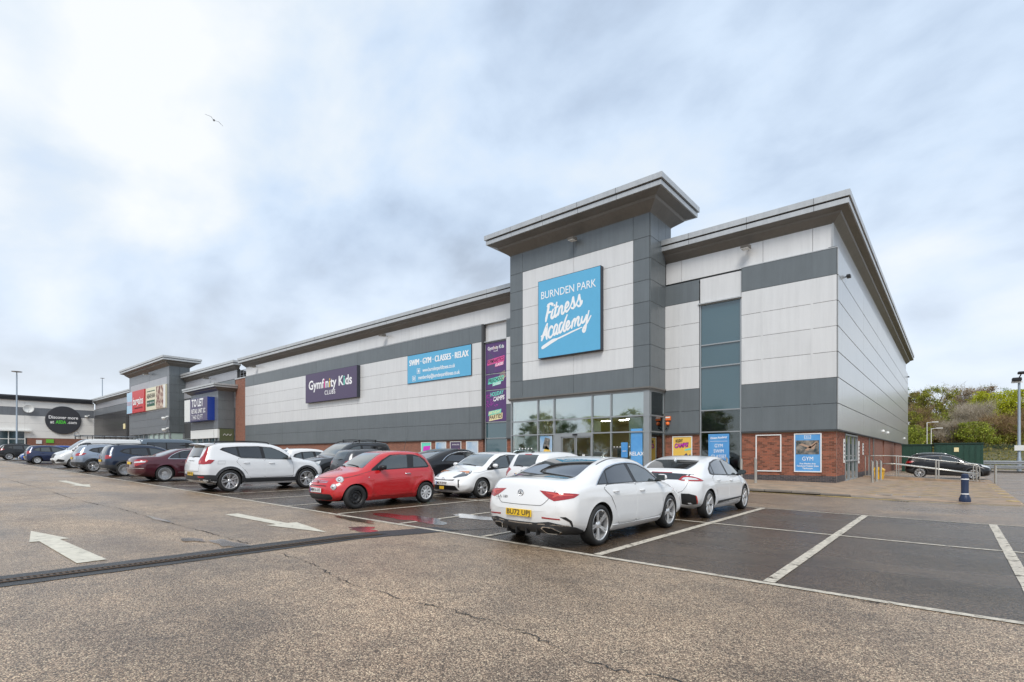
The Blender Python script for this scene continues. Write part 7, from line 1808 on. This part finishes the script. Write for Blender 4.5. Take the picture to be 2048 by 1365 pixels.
def roofbars(c, r, pm):
    for x in (1.1, 1.95):
        z = float(c.ztop(x))+.10; b = MB(); b.tube([(-.72, x-c.L/2, z-.02), (0, x-c.L/2, z), (.72, x-c.L/2, z-.02)], .018, 6)
        for sg in (-1, 1): b.tube([(.66*sg, x-c.L/2, z), (.64*sg, x-c.L/2, z-.13)], .025, 6)
        b.build('roof_bar', CM['trim'], r, world=False)
# tall family estate with roof bars
MPV = dict(QQ); MPV['car'] = dict(QQ['car']); MPV['car'].update(L=4.40, top=[(0, .80), (.012, .9), (.03, 1.05), (.07, 1.2), (.15, 1.45), (.28, 1.68), (.42, 1.755), (.9, 1.79), (1.5, 1.80), (2.0, 1.78), (2.4, 1.70), (2.8, 1.48), (3.15, 1.22), (3.4, 1.12), (3.8, 1.06), (4.15, .96), (4.3, .84), (4.38, .70), (4.40, .56)],
     bot=[(0, .80), (.015, .5), (.05, .38), (.18, .30), (.5, .24), (2.2, .21), (3.8, .22), (4.1, .23), (4.3, .3), (4.40, .56)], belt=[(0, 1.12), (1.4, 1.12), (2.6, 1.08), (3.3, 1.02), (3.9, .90), (4.40, .66)], tumble=.24, wheels=(.80, 3.50))
MPV.update(black=[(.40, 1.22), (.44, 1.56), (.8, 1.62), (1.9, 1.65), (2.35, 1.56), (2.75, 1.35), (3.05, 1.12), (3.05, 1.05), (1.8, 1.12)], panes=[('window', [(.48, 1.24), (.52, 1.53), (1.0, 1.58), (1.02, 1.20)], 'glass_priv'), ('window', [(1.1, 1.19), (1.08, 1.585), (1.82, 1.61), (1.86, 1.15)], 'glass_priv'), ('window', [(1.98, 1.14), (1.94, 1.605), (2.3, 1.54), (2.7, 1.34), (2.95, 1.14), (2.95, 1.08)], 'glass')],
     doors=[([(1.08, 1.14), (1.92, 1.10), (1.92, .42), (1.35, .42), (1.05, .8)], 1.3, 1.0), ([(1.95, 1.10), (3.0, 1.04), (3.0, .44), (1.95, .42)], 2.14, .96)], rw=(.10, .28, .82), ws=(2.50, 3.20, .92), rails=(.4, 2.3, .66), mir=(2.86, 1.12))
# coupe-backed black car
CPE = dict(car=dict(L=4.6, W=1.84, top=[(0, .66), (.012, .82), (.04, .98), (.09, 1.10), (.2, 1.16), (.5, 1.25), (1.0, 1.42), (1.5, 1.53), (2.0, 1.57), (2.5, 1.54), (2.9, 1.40), (3.3, 1.16), (3.6, 1.03), (4.0, .95), (4.35, .82), (4.52, .68), (4.6, .5)], bot=[(0, .66), (.015, .44), (.06, .34), (.2, .28), (2.2, .22), (4.1, .22), (4.45, .26), (4.6, .5)],
            belt=[(0, 1.0), (.8, 1.08), (1.8, 1.05), (2.8, 1.0), (3.6, .93), (4.2, .8), (4.6, .6)], wheels=(.9, 3.7), rw=.35, tumble=.42, r_roof=.1, r_end=.26, bow_r=.14, bow_f=.18, crown=.04),
     black=[(.95, 1.13), (1.25, 1.30), (1.7, 1.42), (2.1, 1.455), (2.55, 1.42), (2.95, 1.26), (3.28, 1.06), (3.28, 1.0), (2.2, 1.05), (1.2, 1.08)],
     panes=[('window', [(1.08, 1.13), (1.34, 1.29), (1.7, 1.385), (2.08, 1.42), (2.14, 1.08)], 'glass_priv'), ('window', [(2.26, 1.075), (2.22, 1.42), (2.52, 1.395), (2.9, 1.24), (3.15, 1.08), (3.15, 1.03)], 'glass')],
     doors=[([(1.2, 1.06), (2.18, 1.04), (2.18, .35), (1.5, .35), (1.1, 1.0)], 1.4, .92), ([(2.21, 1.04), (3.22, 1.0), (3.26, .35), (2.21, .35)], 2.4, .9)],
     chrome=[(.94, 1.12), (1.25, 1.305), (1.7, 1.425), (2.1, 1.46), (2.55, 1.425), (2.95, 1.265), (3.28, 1.07)], rw=(.35, 1.15, .86), ws=(2.78, 3.45, .92), sill=[(1.3, .34), (3.3, .34), (3.3, .24), (1.3, .24)], mir=(3.05, 1.08), tail=[(.45, .98), (.8, 1.0), (100.3, .99), (100.2, .93), (.8, .92), (.5, .92)],
     head=[(.5, .8), (.75, .84), (100.3, .86), (100.2, .76), (.52, .72)], grille=[(-.4, .7), (.4, .7), (.4, .5), (-.4, .5)])
# vans
VAN = dict(car=dict(L=4.97, W=1.98, top=[(0, .9), (.012, 1.1), (.03, 1.4), (.06, 1.75), (.12, 1.93), (.25, 1.98), (1.0, 2.0), (2.2, 2.0), (3.0, 1.98), (3.35, 1.90), (3.75, 1.62), (4.1, 1.32), (4.28, 1.20), (4.5, 1.12), (4.75, 1.02), (4.88, .88), (4.95, .7), (4.97, .55)],
            bot=[(0, .9), (.015, .5), (.04, .38), (.15, .3), (.5, .26), (2.5, .24), (4.2, .23), (4.6, .23), (4.88, .3), (4.97, .55)], belt=[(0, 1.15), (2, 1.15), (3.5, 1.12), (4.2, 1.06), (4.6, .95), (4.97, .7)], wheels=(1.0, 3.93), rw=.34, tumble=.13, r_roof=.10, r_end=.14, r_endf=.32, bow_f=.24, bow_r=.05, crown=.03, waist=.985, crease=[(.5, .80, 3.4, .80, .012, .05)]),
     black=[(3.02, 1.62), (3.0, 1.16), (3.6, 1.14), (4.12, 1.14), (4.12, 1.26), (3.85, 1.46), (3.55, 1.66), (3.3, 1.72), (3.05, 1.72)],
     panes=[('window', [(3.06, 1.66), (3.05, 1.20), (3.72, 1.18), (3.72, 1.50), (3.52, 1.64), (3.3, 1.68)], 'glass')],
     doors=[([(2.98, 1.78), (2.98, .42), (3.45, .40), (3.58, .75), (3.9, .85), (4.1, 1.1), (3.6, 1.12), (3.0, 1.14)], 3.15, 1.0)],
     rw=(.04, .10, .8), ws=(3.30, 4.20, .90), sill=[(1.4, .46), (3.5, .46), (3.5, .3), (1.4, .3)], mir=(3.95, 1.22), tail=[(.84, 1.5), (.92, 1.5), (100.06, 1.5), (100.06, 1.1), (.92, 1.1), (.84, 1.1)],
     head=[(.48, .96), (.80, 1.08), (100.66, 1.18), (100.40, .94), (.80, .86), (.52, .84)], grille=[(-.46, .93), (.46, .93), (.42, .68), (-.42, .68)])
def transit_extra(c, r, pm):
    c.patch('lower_grille', ('front', [(-.5, .52), (.5, .52), (.55, .32), (-.55, .32)]), CM['trim'], off=.007)
    for sg in (1, -1): c.patch('bumper_corner', ('R' if sg > 0 else 'L', [(4.42, .55), (4.75, .62), (4.86, .44), (4.5, .42)]), CM['trim'], off=.007)
    # bonnet scoop strip and ladder rack
    b = MB()
    for sg in (-1, 1):
        b.tube([(.70*sg, -2.2, 2.22), (.70*sg, 1.1, 2.22)], .02, 6); b.tube([(.70*sg, -2.2, 2.12), (.70*sg, 1.1, 2.12)], .015, 6)
    for k in range(6):
        y = -2.2+.66*k; b.tube([(-.72, y, 2.12), (.72, y, 2.12)], .02, 6)
        for sg in (-1, 1): b.tube([(.70*sg, y, 1.95), (.70*sg, y, 2.24)], .018, 6)
    b.build('roof_rack', CM['trim'], r, world=False)
    b = MB()
    for x in (-.25, .12): b.tube([(x, -2.35, 2.20), (x, 1.3, 2.20)], .03, 6)
    for k in range(13): b.tube([(-.25, -2.3+.29*k, 2.20), (.12, -2.3+.29*k, 2.20)], .016, 5)
    b.build('ladder', CM['badge'], r, world=False)
    b = MB()
    for z in (2.14, 2.40): b.tube([(-.6, 1.15, z), (.6, 1.15, z)], .016, 5)
    for x in (-.6, .6): b.tube([(x, 1.15, 1.98), (x, 1.15, 2.40)], .016, 5)
    b.build('rack_frame', CM['badge'], r, world=False); wiper(c, 'top', -.5, 4.2, .2, 4.1); wiper(c, 'top', .3, 4.2, .7, 4.05)
VW = dict(VAN); VW['car'] = dict(VAN['car']); VW.update(black=[(.45, 1.22), (.45, 1.72), (2.9, 1.74), (3.05, 1.72), (3.3, 1.72), (3.62, 1.56), (4.05, 1.2), (4.05, 1.14), (2.9, 1.16)],
     panes=[('window', [(.52, 1.24), (.52, 1.69), (1.6, 1.70), (1.6, 1.24)], 'glass_priv'), ('window', [(1.68, 1.24), (1.68, 1.70), (2.86, 1.70), (2.86, 1.22)], 'glass_priv'), ('window', [(3.08, 1.20), (3.08, 1.68), (3.3, 1.67), (3.55, 1.54), (3.85, 1.28), (3.85, 1.18)], 'glass')])
VW['rw'] = (.035, .10, .82)

car_cla(); car_fiat(); car_ioniq()
suv('white compact SUV with black arches and tall L-shaped red lamps', (.72, .73, .74), XC, (-19.28, 7.28-.9*.99+4.42*.99/2), 0, 'ten', extra=xc_extra, glass='glass_priv', plate=('rear', .60, 'WV70 YTD'), paintname='crystal_white_paint', scale=1.0)
car_sclass()
suv('dark blue crossover with black roof between the maroon saloon and silver crossover', (.018, .032, .065), C3, (-31.95, 7.4-.83*.97+4.33*.97/2), 0, 'multi', metal=.5, plate=('rear', .78, ''), paintname='night_blue_paint', extra=silver_edge)
suv('silver blue crossover with grey cladding, roof rails and ten-spoke wheels', (.30, .35, .42), QQ, (-37.65, 7.3-.83*.97+4.33*.97/2), 0, 'ten', metal=.6, plate=('rear', .80, ''), paintname='silver_blue_paint')
suv('white panel van with ladder rack, nose to the aisle', (.66, .67, .67), VAN, (-44.6, 6.6+4.97/2), math.pi, 'ten', extra=transit_extra, clad=False, plate=('front', .58, ''), paintname='van_white_paint', group='vans')
suv('dark blue small hatchback with tall red lamps beside the white van', (.015, .028, .085), HB, (-55.4, 7.35-.68*.97+3.95*.97/2), 0, 'cover', clad=False, metal=.4, plate=('rear', .55, ''), paintname='ink_blue_paint', extra=hatch_extra)
suv('bright blue hatchback facing the aisle between two dark cars', (.012, .06, .30), HB, (-59.0, 6.8+3.95*.97/2), math.pi, 'ten', clad=False, metal=.3, plate=('front', .46, ''), paintname='bright_blue_paint')
suv('black crossover at the far left end of the front row', (.012, .012, .014), QQ, (-70.5, 7.35-.83*.97+4.33*.97/2), 0, 'five', metal=.2, plate=('rear', .80, ''), paintname='far_black_paint')
# second row
car_prius()
suv('white supermini with its tail to the camera between the hybrid and the nearest coupe', (.76, .76, .755), HB, (-9.15, 11.25+3.95*.97/2), 0, 'ten', clad=False, extra=yaris_extra, plate=('rear', .82, 'WK19 NBD'), paintname='supermini_white_paint')
suv('black coupe-backed SUV with chrome window line behind the red hatchback', (.010, .010, .012), CPE, (-14.3, 11.35+4.6*.97/2), 0, 'five', clad=False, metal=.2, plate=None, paintname='piano_black_paint')
suv('dark grey small hatchback showing its rear window behind the red hatchback', (.06, .062, .068), HB, (-18.55, 11.3+3.95*.97/2), 0, 'ten', clad=False, metal=.5, extra=hatch_extra, plate=None, paintname='graphite_paint', glass='glass')
suv('tall dark grey family car with roof bars, windscreen to the camera', (.035, .038, .042), MPV, (-21.1, 11.2+4.4*.97/2), math.pi, 'ten', clad=False, metal=.4, extra=roofbars, plate=None, paintname='slate_paint', scale=1.0)
suv('white hatchback whose roof shows between the compact SUV and the roof-barred car', (.73, .73, .73), HB, (-23.7, 11.4+3.95*.97/2), 0, 'cover', clad=False, extra=lambda c, r, pm: fin(c, .5, pm), plate=None, paintname='rear_row_white_paint')
suv('blue-grey passenger van with a long dark window band behind the maroon saloon', (.13, .165, .20), VW, (-45.4, 11.5+4.97/2), 0, 'five', clad=False, metal=.5, plate=None, paintname='van_blue_grey_paint', group='vans', glass='glass_clear', scale=1.02)
suv('orange hatchback behind the dark blue one in the second row', (.55, .10, .02), HB, (-71.5, 11.5+3.95/2), 0, 'cover', clad=False, plate=None, paintname='orange_paint')
# black crossover by the ramp
QB = dict(QQ); QB['chrome'] = [(.62, 1.24), (.80, 1.38), (1.2, 1.45), (1.8, 1.47), (2.2, 1.43), (2.6, 1.31), (2.98, 1.08)]; QB['railm'] = 'chrome'
suv('black crossover parked side-on behind the access ramp', (.006, .006, .007), QB, (-.30, 42.9), -R90, 'five', metal=.2, plate=None, paintname='ramp_black_paint')
# ================================================================= wooded bank and trees
b = MB()
for i, x0 in enumerate(range(-60, 140, 20)):
    for (ya, za), (yb, zb_) in zip([(72, -.02), (85, .6), (100, 2.0), (115, 4.0), (135, 6.0), (170, 7)], [(85, .6), (100, 2.0), (115, 4.0), (135, 6.0), (170, 7), (300, 6)]):
        w = lambda x, z: z*(1 + .12*math.sin(x*.11))
        b.add([(x0, ya, w(x0, za)), (x0+20, ya, w(x0+20, za)), (x0+20, yb, w(x0+20, zb_)), (x0, yb, w(x0, zb_))], [(0,1,2,3)])
b.build('wooded_bank', M['leafsoil'], kind='structure')
def bankz(y):
    for (ya, za), (yb, zb_) in zip([(0, 0), (72, 0), (85, .6), (100, 2.0), (115, 4.0), (135, 6)], [(72, 0), (85, .6), (100, 2.0), (115, 4.0), (135, 6.0), (300, 7)]):
        if y <= yb: return za + (zb_-za)*(y-ya)/(yb-ya) if y >= ya else 0
    return 8
def leafmat(name, c1, c2):
    m = bpy.data.materials.new(name); m.use_nodes = True; t = m.node_tree; p = t.nodes['Principled BSDF']
    g = N(t, 'ShaderNodeNewGeometry'); c = ramp(t, g.outputs['Random Per Island'], [(0, c1), (1, c2)])
    Lk(t, c, p.inputs['Base Color']); p.inputs['Roughness'].default_value = .6
    tr = N(t, 'ShaderNodeBsdfTranslucent'); Lk(t, c, tr.inputs[0]); mx = N(t, 'ShaderNodeMixShader'); mx.inputs[0].default_value = .3
    Lk(t, p.outputs[0], mx.inputs[1]); Lk(t, tr.outputs[0], mx.inputs[2]); Lk(t, mx.outputs[0], t.nodes['Material Output'].inputs[0]); return m
LM = {'olive': leafmat('olive_spring_leaves', (.12, .145, .012), (.40, .40, .04)), 'lime': leafmat('bright_lime_leaves', (.26, .30, .006), (.58, .58, .02)),
      'dark': leafmat('dark_green_leaves', (.05, .11, .025), (.13, .21, .05)), 'brown': leafmat('brown_budding_twigs', (.14, .085, .04), (.38, .25, .12)),
      'green': leafmat('fresh_green_leaves', (.12, .165, .015), (.42, .46, .05)), 'grey': leafmat('pale_grey_twigs', (.30, .25, .18), (.52, .45, .35)), 'mix': leafmat('brownish_olive_leaves', (.13, .105, .02), (.40, .33, .07))}
M['bark'] = mat('tree_bark', (.10, .075, .055), .9, var=.3, vscale=4); M['barkpale'] = mat('pale_tree_bark', (.24, .20, .16), .9, var=.3, vscale=4)
def make_tree(kind, H, W, seed, nl, leaf=.20, low=.12, twig=0, upright=0.5, bark='bark', shape='round'):
    """returns root at origin with trunk and crown meshes"""
    r = np.random.RandomState(seed); rr = random.Random(seed)
    tr = MB(); segs = []
    trunk_top = H*.62
    pts = [(0, 0, -.6)]; x = y = 0
    for k in range(1, 7): x += rr.uniform(-.06, .06)*H*.1; y += rr.uniform(-.06, .06)*H*.1; pts.append((x, y, trunk_top*k/6))
    tr.tube(pts, [H*.022*(1-.8*k/6) for k in range(7)], 7)
    tips = []
    nb = 15
    for k in range(nb):
        f = .22 + .78*k/nb; base = Vector(pts[min(6, int(f*6))]); az = k*2.4 + rr.uniform(-.4, .4)
        ln = W*.5*(1.05 - .35*f)*rr.uniform(.8, 1.15); el = .25 + upright*rr.uniform(.5, 1.3)
        tip = base + Vector((math.cos(az)*ln, math.sin(az)*ln, ln*el*1.2 + (H*.38*max(0, f-.45))))
        tip.z = min(tip.z, H*.97)
        mid = base.lerp(tip, .5) + Vector((0, 0, -ln*.08 + rr.uniform(-.1, .1)*ln))
        tr.tube([base, mid, tip], [H*.009, H*.006, H*.0025], 4, False); tips.append(tip)
        for q in range(5):
            s = mid.lerp(tip, rr.uniform(-.4, .9)); e_ = s + Vector((rr.uniform(-1, 1), rr.uniform(-1, 1), rr.uniform(.1, 1.1)))*ln*.38
            tr.tube([s, e_], [H*.004, H*.0015], 3, False); tips.append(e_)
    # fine twigs
    if twig:
        vs = []; fs = []
        T = [t for t in tips]
        for k in range(twig):
            s = T[rr.randrange(len(T))] + Vector((rr.gauss(0, .35), rr.gauss(0, .35), rr.gauss(0, .4)))*W*.18
            d = Vector((rr.gauss(0, .55), rr.gauss(0, .55), rr.uniform(.2, 1.2))).normalized()*rr.uniform(.5, 1.5)
            n_ = d.cross(Vector((rr.gauss(0, 1), rr.gauss(0, 1), .3))).normalized()*.018
            i0 = len(vs); vs += [tuple(s-n_), tuple(s+n_), tuple(s+d)]; fs.append((i0, i0+1, i0+2))
    root = bpy.data.objects.new('tree', None); C.objects.link(root)
    t_ = tr.build('trunk', M[bark], root, world=False, recalc=False, smooth=True)
    # leaves in clumps around tips
    cen = []
    T = np.array([tuple(t) for t in tips])
    zc = H*(.5+low*.5)
    ncl = 46
    for k in range(ncl):
        if rr.random() < .55: c = T[rr.randrange(len(T))] + r.normal(0, W*.05, 3)
        else:
            th = rr.uniform(0, 6.28); ph = math.acos(rr.uniform(-.95, 1)); q = rr.uniform(.55, 1.0)**.6
            rad = W*.5
            if shape == 'cone': rad *= 1.15 - .75*(math.cos(ph)*.5+.5)
            c = np.array([math.cos(th)*math.sin(ph)*rad*q, math.sin(th)*math.sin(ph)*rad*q, zc + math.cos(ph)*(H-zc)*q*.97])
        c[2] = min(c[2], H*.98); cen.append((c, rr.uniform(.045, .10)*W, rr.uniform(.5, 1.4)))
    wts = np.array([c[2] for c in cen]); wts /= wts.sum()
    idx = r.choice(ncl, nl, p=wts)
    cc = np.array([cen[i][0] for i in idx]); sd = np.array([cen[i][1] for i in idx])[:, None]
    P = cc + r.normal(0, 1, (nl, 3))*sd*np.array([1, 1, .75]); P[:, 2] = np.clip(P[:, 2], H*low, H*1.02)
    a = r.normal(0, 1, (nl, 3)); a /= np.linalg.norm(a, axis=1)[:, None]; u = r.normal(0, 1, (nl, 3)); u -= a*(u*a).sum(1)[:, None]; u /= np.linalg.norm(u, axis=1)[:, None]
    v = np.cross(a, u); sz = leaf*r.uniform(.5, 1.15, (nl, 1)); 
    V = np.stack([P-u*sz*.5, P+v*sz*.32, P+u*sz*.6, P-v*sz*.32], 1).reshape(-1, 3)
    me = bpy.data.meshes.new('crown'); 
    if twig:
        nv = len(V); V = np.vstack([V, np.array(vs)]); 
        me.vertices.add(len(V)); me.vertices.foreach_set('co', V.ravel()); me.loops.add(nl*4+len(fs)*3)
        me.loops.foreach_set('vertex_index', np.concatenate([np.arange(nl*4), np.arange(len(fs)*3)+nv]))
        me.polygons.add(nl+len(fs)); me.polygons.foreach_set('loop_start', np.concatenate([np.arange(nl)*4, nl*4+np.arange(len(fs))*3]))
        me.polygons.foreach_set('loop_total', np.concatenate([np.full(nl, 4), np.full(len(fs), 3)]))
        me.materials.append(LM[kind]); me.materials.append(LM['grey' if bark == 'barkpale' else 'brown']); me.polygons.foreach_set('material_index', np.concatenate([np.zeros(nl, int), np.ones(len(fs), int)]))
    else:
        me.vertices.add(nl*4); me.vertices.foreach_set('co', V.ravel()); me.loops.add(nl*4); me.loops.foreach_set('vertex_index', np.arange(nl*4))
        me.polygons.add(nl); me.polygons.foreach_set('loop_start', np.arange(nl)*4); me.polygons.foreach_set('loop_total', np.full(nl, 4)); me.materials.append(LM[kind])
    me.update(calc_edges=True); me.validate()
    cr = bpy.data.objects.new('crown', me); C.objects.link(cr); cr.parent = root
    return root
def pos_uD(u, D):
    a = (u-1024)/1046.04; return D*(a*.76487-.64418), D*(a*.64418+.76487)
TREES = [  # kind, u, D, top y, width px, seed, leaves, twigs, name, label
 ('dark', 1822, 108, 769, 42, 1, 5200, 200, 'dark_tree', 'dark green tree top just right of the building corner'),
 ('mix', 1843, 104, 776, 44, 2, 3600, 1800, 'budding_tree', 'brownish olive tree between the dark tree and the tall yellow-green one'),
 ('olive', 1872, 98, 770, 62, 3, 6500, 600, 'tall_tree', 'tall yellow-green tree with hanging branches on the bank'),
 ('brown', 1908, 112, 771, 40, 4, 900, 3400, 'bare_tree', 'thin bare tree with sky showing through on the skyline'),
 ('brown', 1932, 106, 776, 44, 5, 2600, 3400, 'bare_tree', 'brown budding tree in the middle of the skyline'),
 ('brown', 1962, 106, 776, 48, 6, 3600, 2400, 'bare_tree', 'reddish brown tree left of the dark tree on the skyline'),
 ('dark', 1995, 112, 770, 50, 7, 5200, 300, 'dark_tree', 'dark green tree behind the bright lime tree'),
 ('lime', 2002, 92, 786, 92, 8, 11000, 0, 'lime_tree', 'large bright lime coloured tree at the right'),
 ('lime', 1938, 86, 810, 40, 9, 3200, 0, 'lime_tree', 'small bright lime bush below the brown skyline trees'),
 ('mix', 2042, 90, 800, 60, 10, 5200, 1500, 'budding_tree', 'brownish olive tree behind the lamp post'),
 ('grey', 1944, 82, 816, 64, 11, 700, 5200, 'bare_tree', 'pale grey bare bush in the middle of the bank'),
 ('green', 1893, 86, 826, 50, 12, 5200, 600, 'bush_tree', 'mid green tree below the tall yellow-green one'),
 ('olive', 1838, 86, 812, 50, 13, 4200, 2200, 'bush_tree', 'olive scrub tree beside the building wall'),
 ('mix', 1868, 80, 842, 44, 14, 2200, 3000, 'scrub_bush', 'brown scrub behind the thin street lamps'),
 ('green', 1832, 74, 852, 48, 15, 5200, 200, 'bush_tree', 'yellow-green bush above the smaller cabin'),
 ('brown', 1900, 76, 852, 44, 16, 900, 4200, 'scrub_bush', 'tangled brown scrub above the larger cabin'),
 ('green', 1950, 74, 845, 64, 17, 7200, 300, 'bush_tree', 'fresh green tree above the right end of the larger cabin'),
 ('mix', 1996, 76, 838, 56, 18, 4200, 3000, 'scrub_bush', 'olive brown scrub below the lime tree'),
 ('olive', 2028, 74, 850, 56, 19, 4600, 2600, 'bush_tree', 'olive bush behind the notice on the lamp post'),
 ('mix', 2062, 78, 826, 60, 20, 4200, 3000, 'scrub_bush', 'brownish scrub at the right frame edge'),
]
protos = []
for (kind, u, D, ty_, wpx, seed, nl, tw, nm, lab) in TREES:
    x, y = pos_uD(u, D); z0 = bankz(y); ztop = 1.5 + (910-ty_)/1046.04*D; H = ztop - z0; W = wpx/1046.04*D
    if H < 2: H = 2.5; z0 = ztop-H
    t_ = make_tree(kind, H, W, seed, int(nl*1.1), leaf=.27 if D > 88 else .21, low=.06 if D < 90 else .2, twig=tw, bark='barkpale' if kind in ('brown', 'grey') else 'bark', upright=.9 if kind in ('brown', 'grey') else .5)
    t_.name = nm; t_.location = (x, y, z0); setp(t_, lab, 'bush' if 'bush' in nm else 'tree'); t_.rotation_euler = (0, 0, seed); protos.append(t_)
# undergrowth that nobody could count
r = np.random.RandomState(3); nl = 26000
xs = r.uniform(-16, 60, nl); ys = 72.5 + 62*r.random(nl)**1.2; zs = np.array([bankz(y) for y in ys]) + np.abs(r.normal(0, .8, nl))*np.clip((ys-70)/16, .2, 1.0)
P = np.stack([xs, ys, zs], 1); a = r.normal(0, 1, (nl, 3)); a /= np.linalg.norm(a, axis=1)[:, None]; u_ = r.normal(0, 1, (nl, 3)); u_ /= np.linalg.norm(u_, axis=1)[:, None]
V = np.stack([P-a*.14, P+u_*.10, P+a*.16, P-u_*.09], 1).reshape(-1, 3); me = bpy.data.meshes.new('undergrowth')
me.vertices.add(nl*4); me.vertices.foreach_set('co', V.ravel()); me.loops.add(nl*4); me.loops.foreach_set('vertex_index', np.arange(nl*4)); me.polygons.add(nl); me.polygons.foreach_set('loop_start', np.arange(nl)*4); me.polygons.foreach_set('loop_total', np.full(nl, 4))
me.update(calc_edges=True); me.materials.append(LM['mix']); o = bpy.data.objects.new('undergrowth', me); C.objects.link(o); o['kind'] = 'stuff'; o['label'] = 'brown and olive undergrowth covering the bank'; o['category'] = 'undergrowth'
# a line of trees far behind the photographer, mirrored in the shop windows
def copy_tree(src, loc, rz, s, label, group):
    c = src.copy(); C.objects.link(c); c.location = loc; c.rotation_euler = (0, 0, rz); c.scale = (s, s, s)
    c['label'] = label; c['group'] = group; c['category'] = 'tree'
    for ch in list(src.children): d = ch.copy(); C.objects.link(d); d.parent = c
    return c
k = 0
for x in range(-98, 46, 7):
    src = protos[(0, 2, 6, 11, 7, 2)[k % 6]]; hs = src.children[0].dimensions.z if False else 1
    copy_tree(src, (x + rnd.uniform(-3, 3), -72 + rnd.uniform(-6, 6), -0.2), rnd.uniform(0, 6), rnd.uniform(1.25, 1.75), 'tree in the distant row behind the car park seen mirrored in the shop windows', 'trees mirrored in the windows'); k += 1
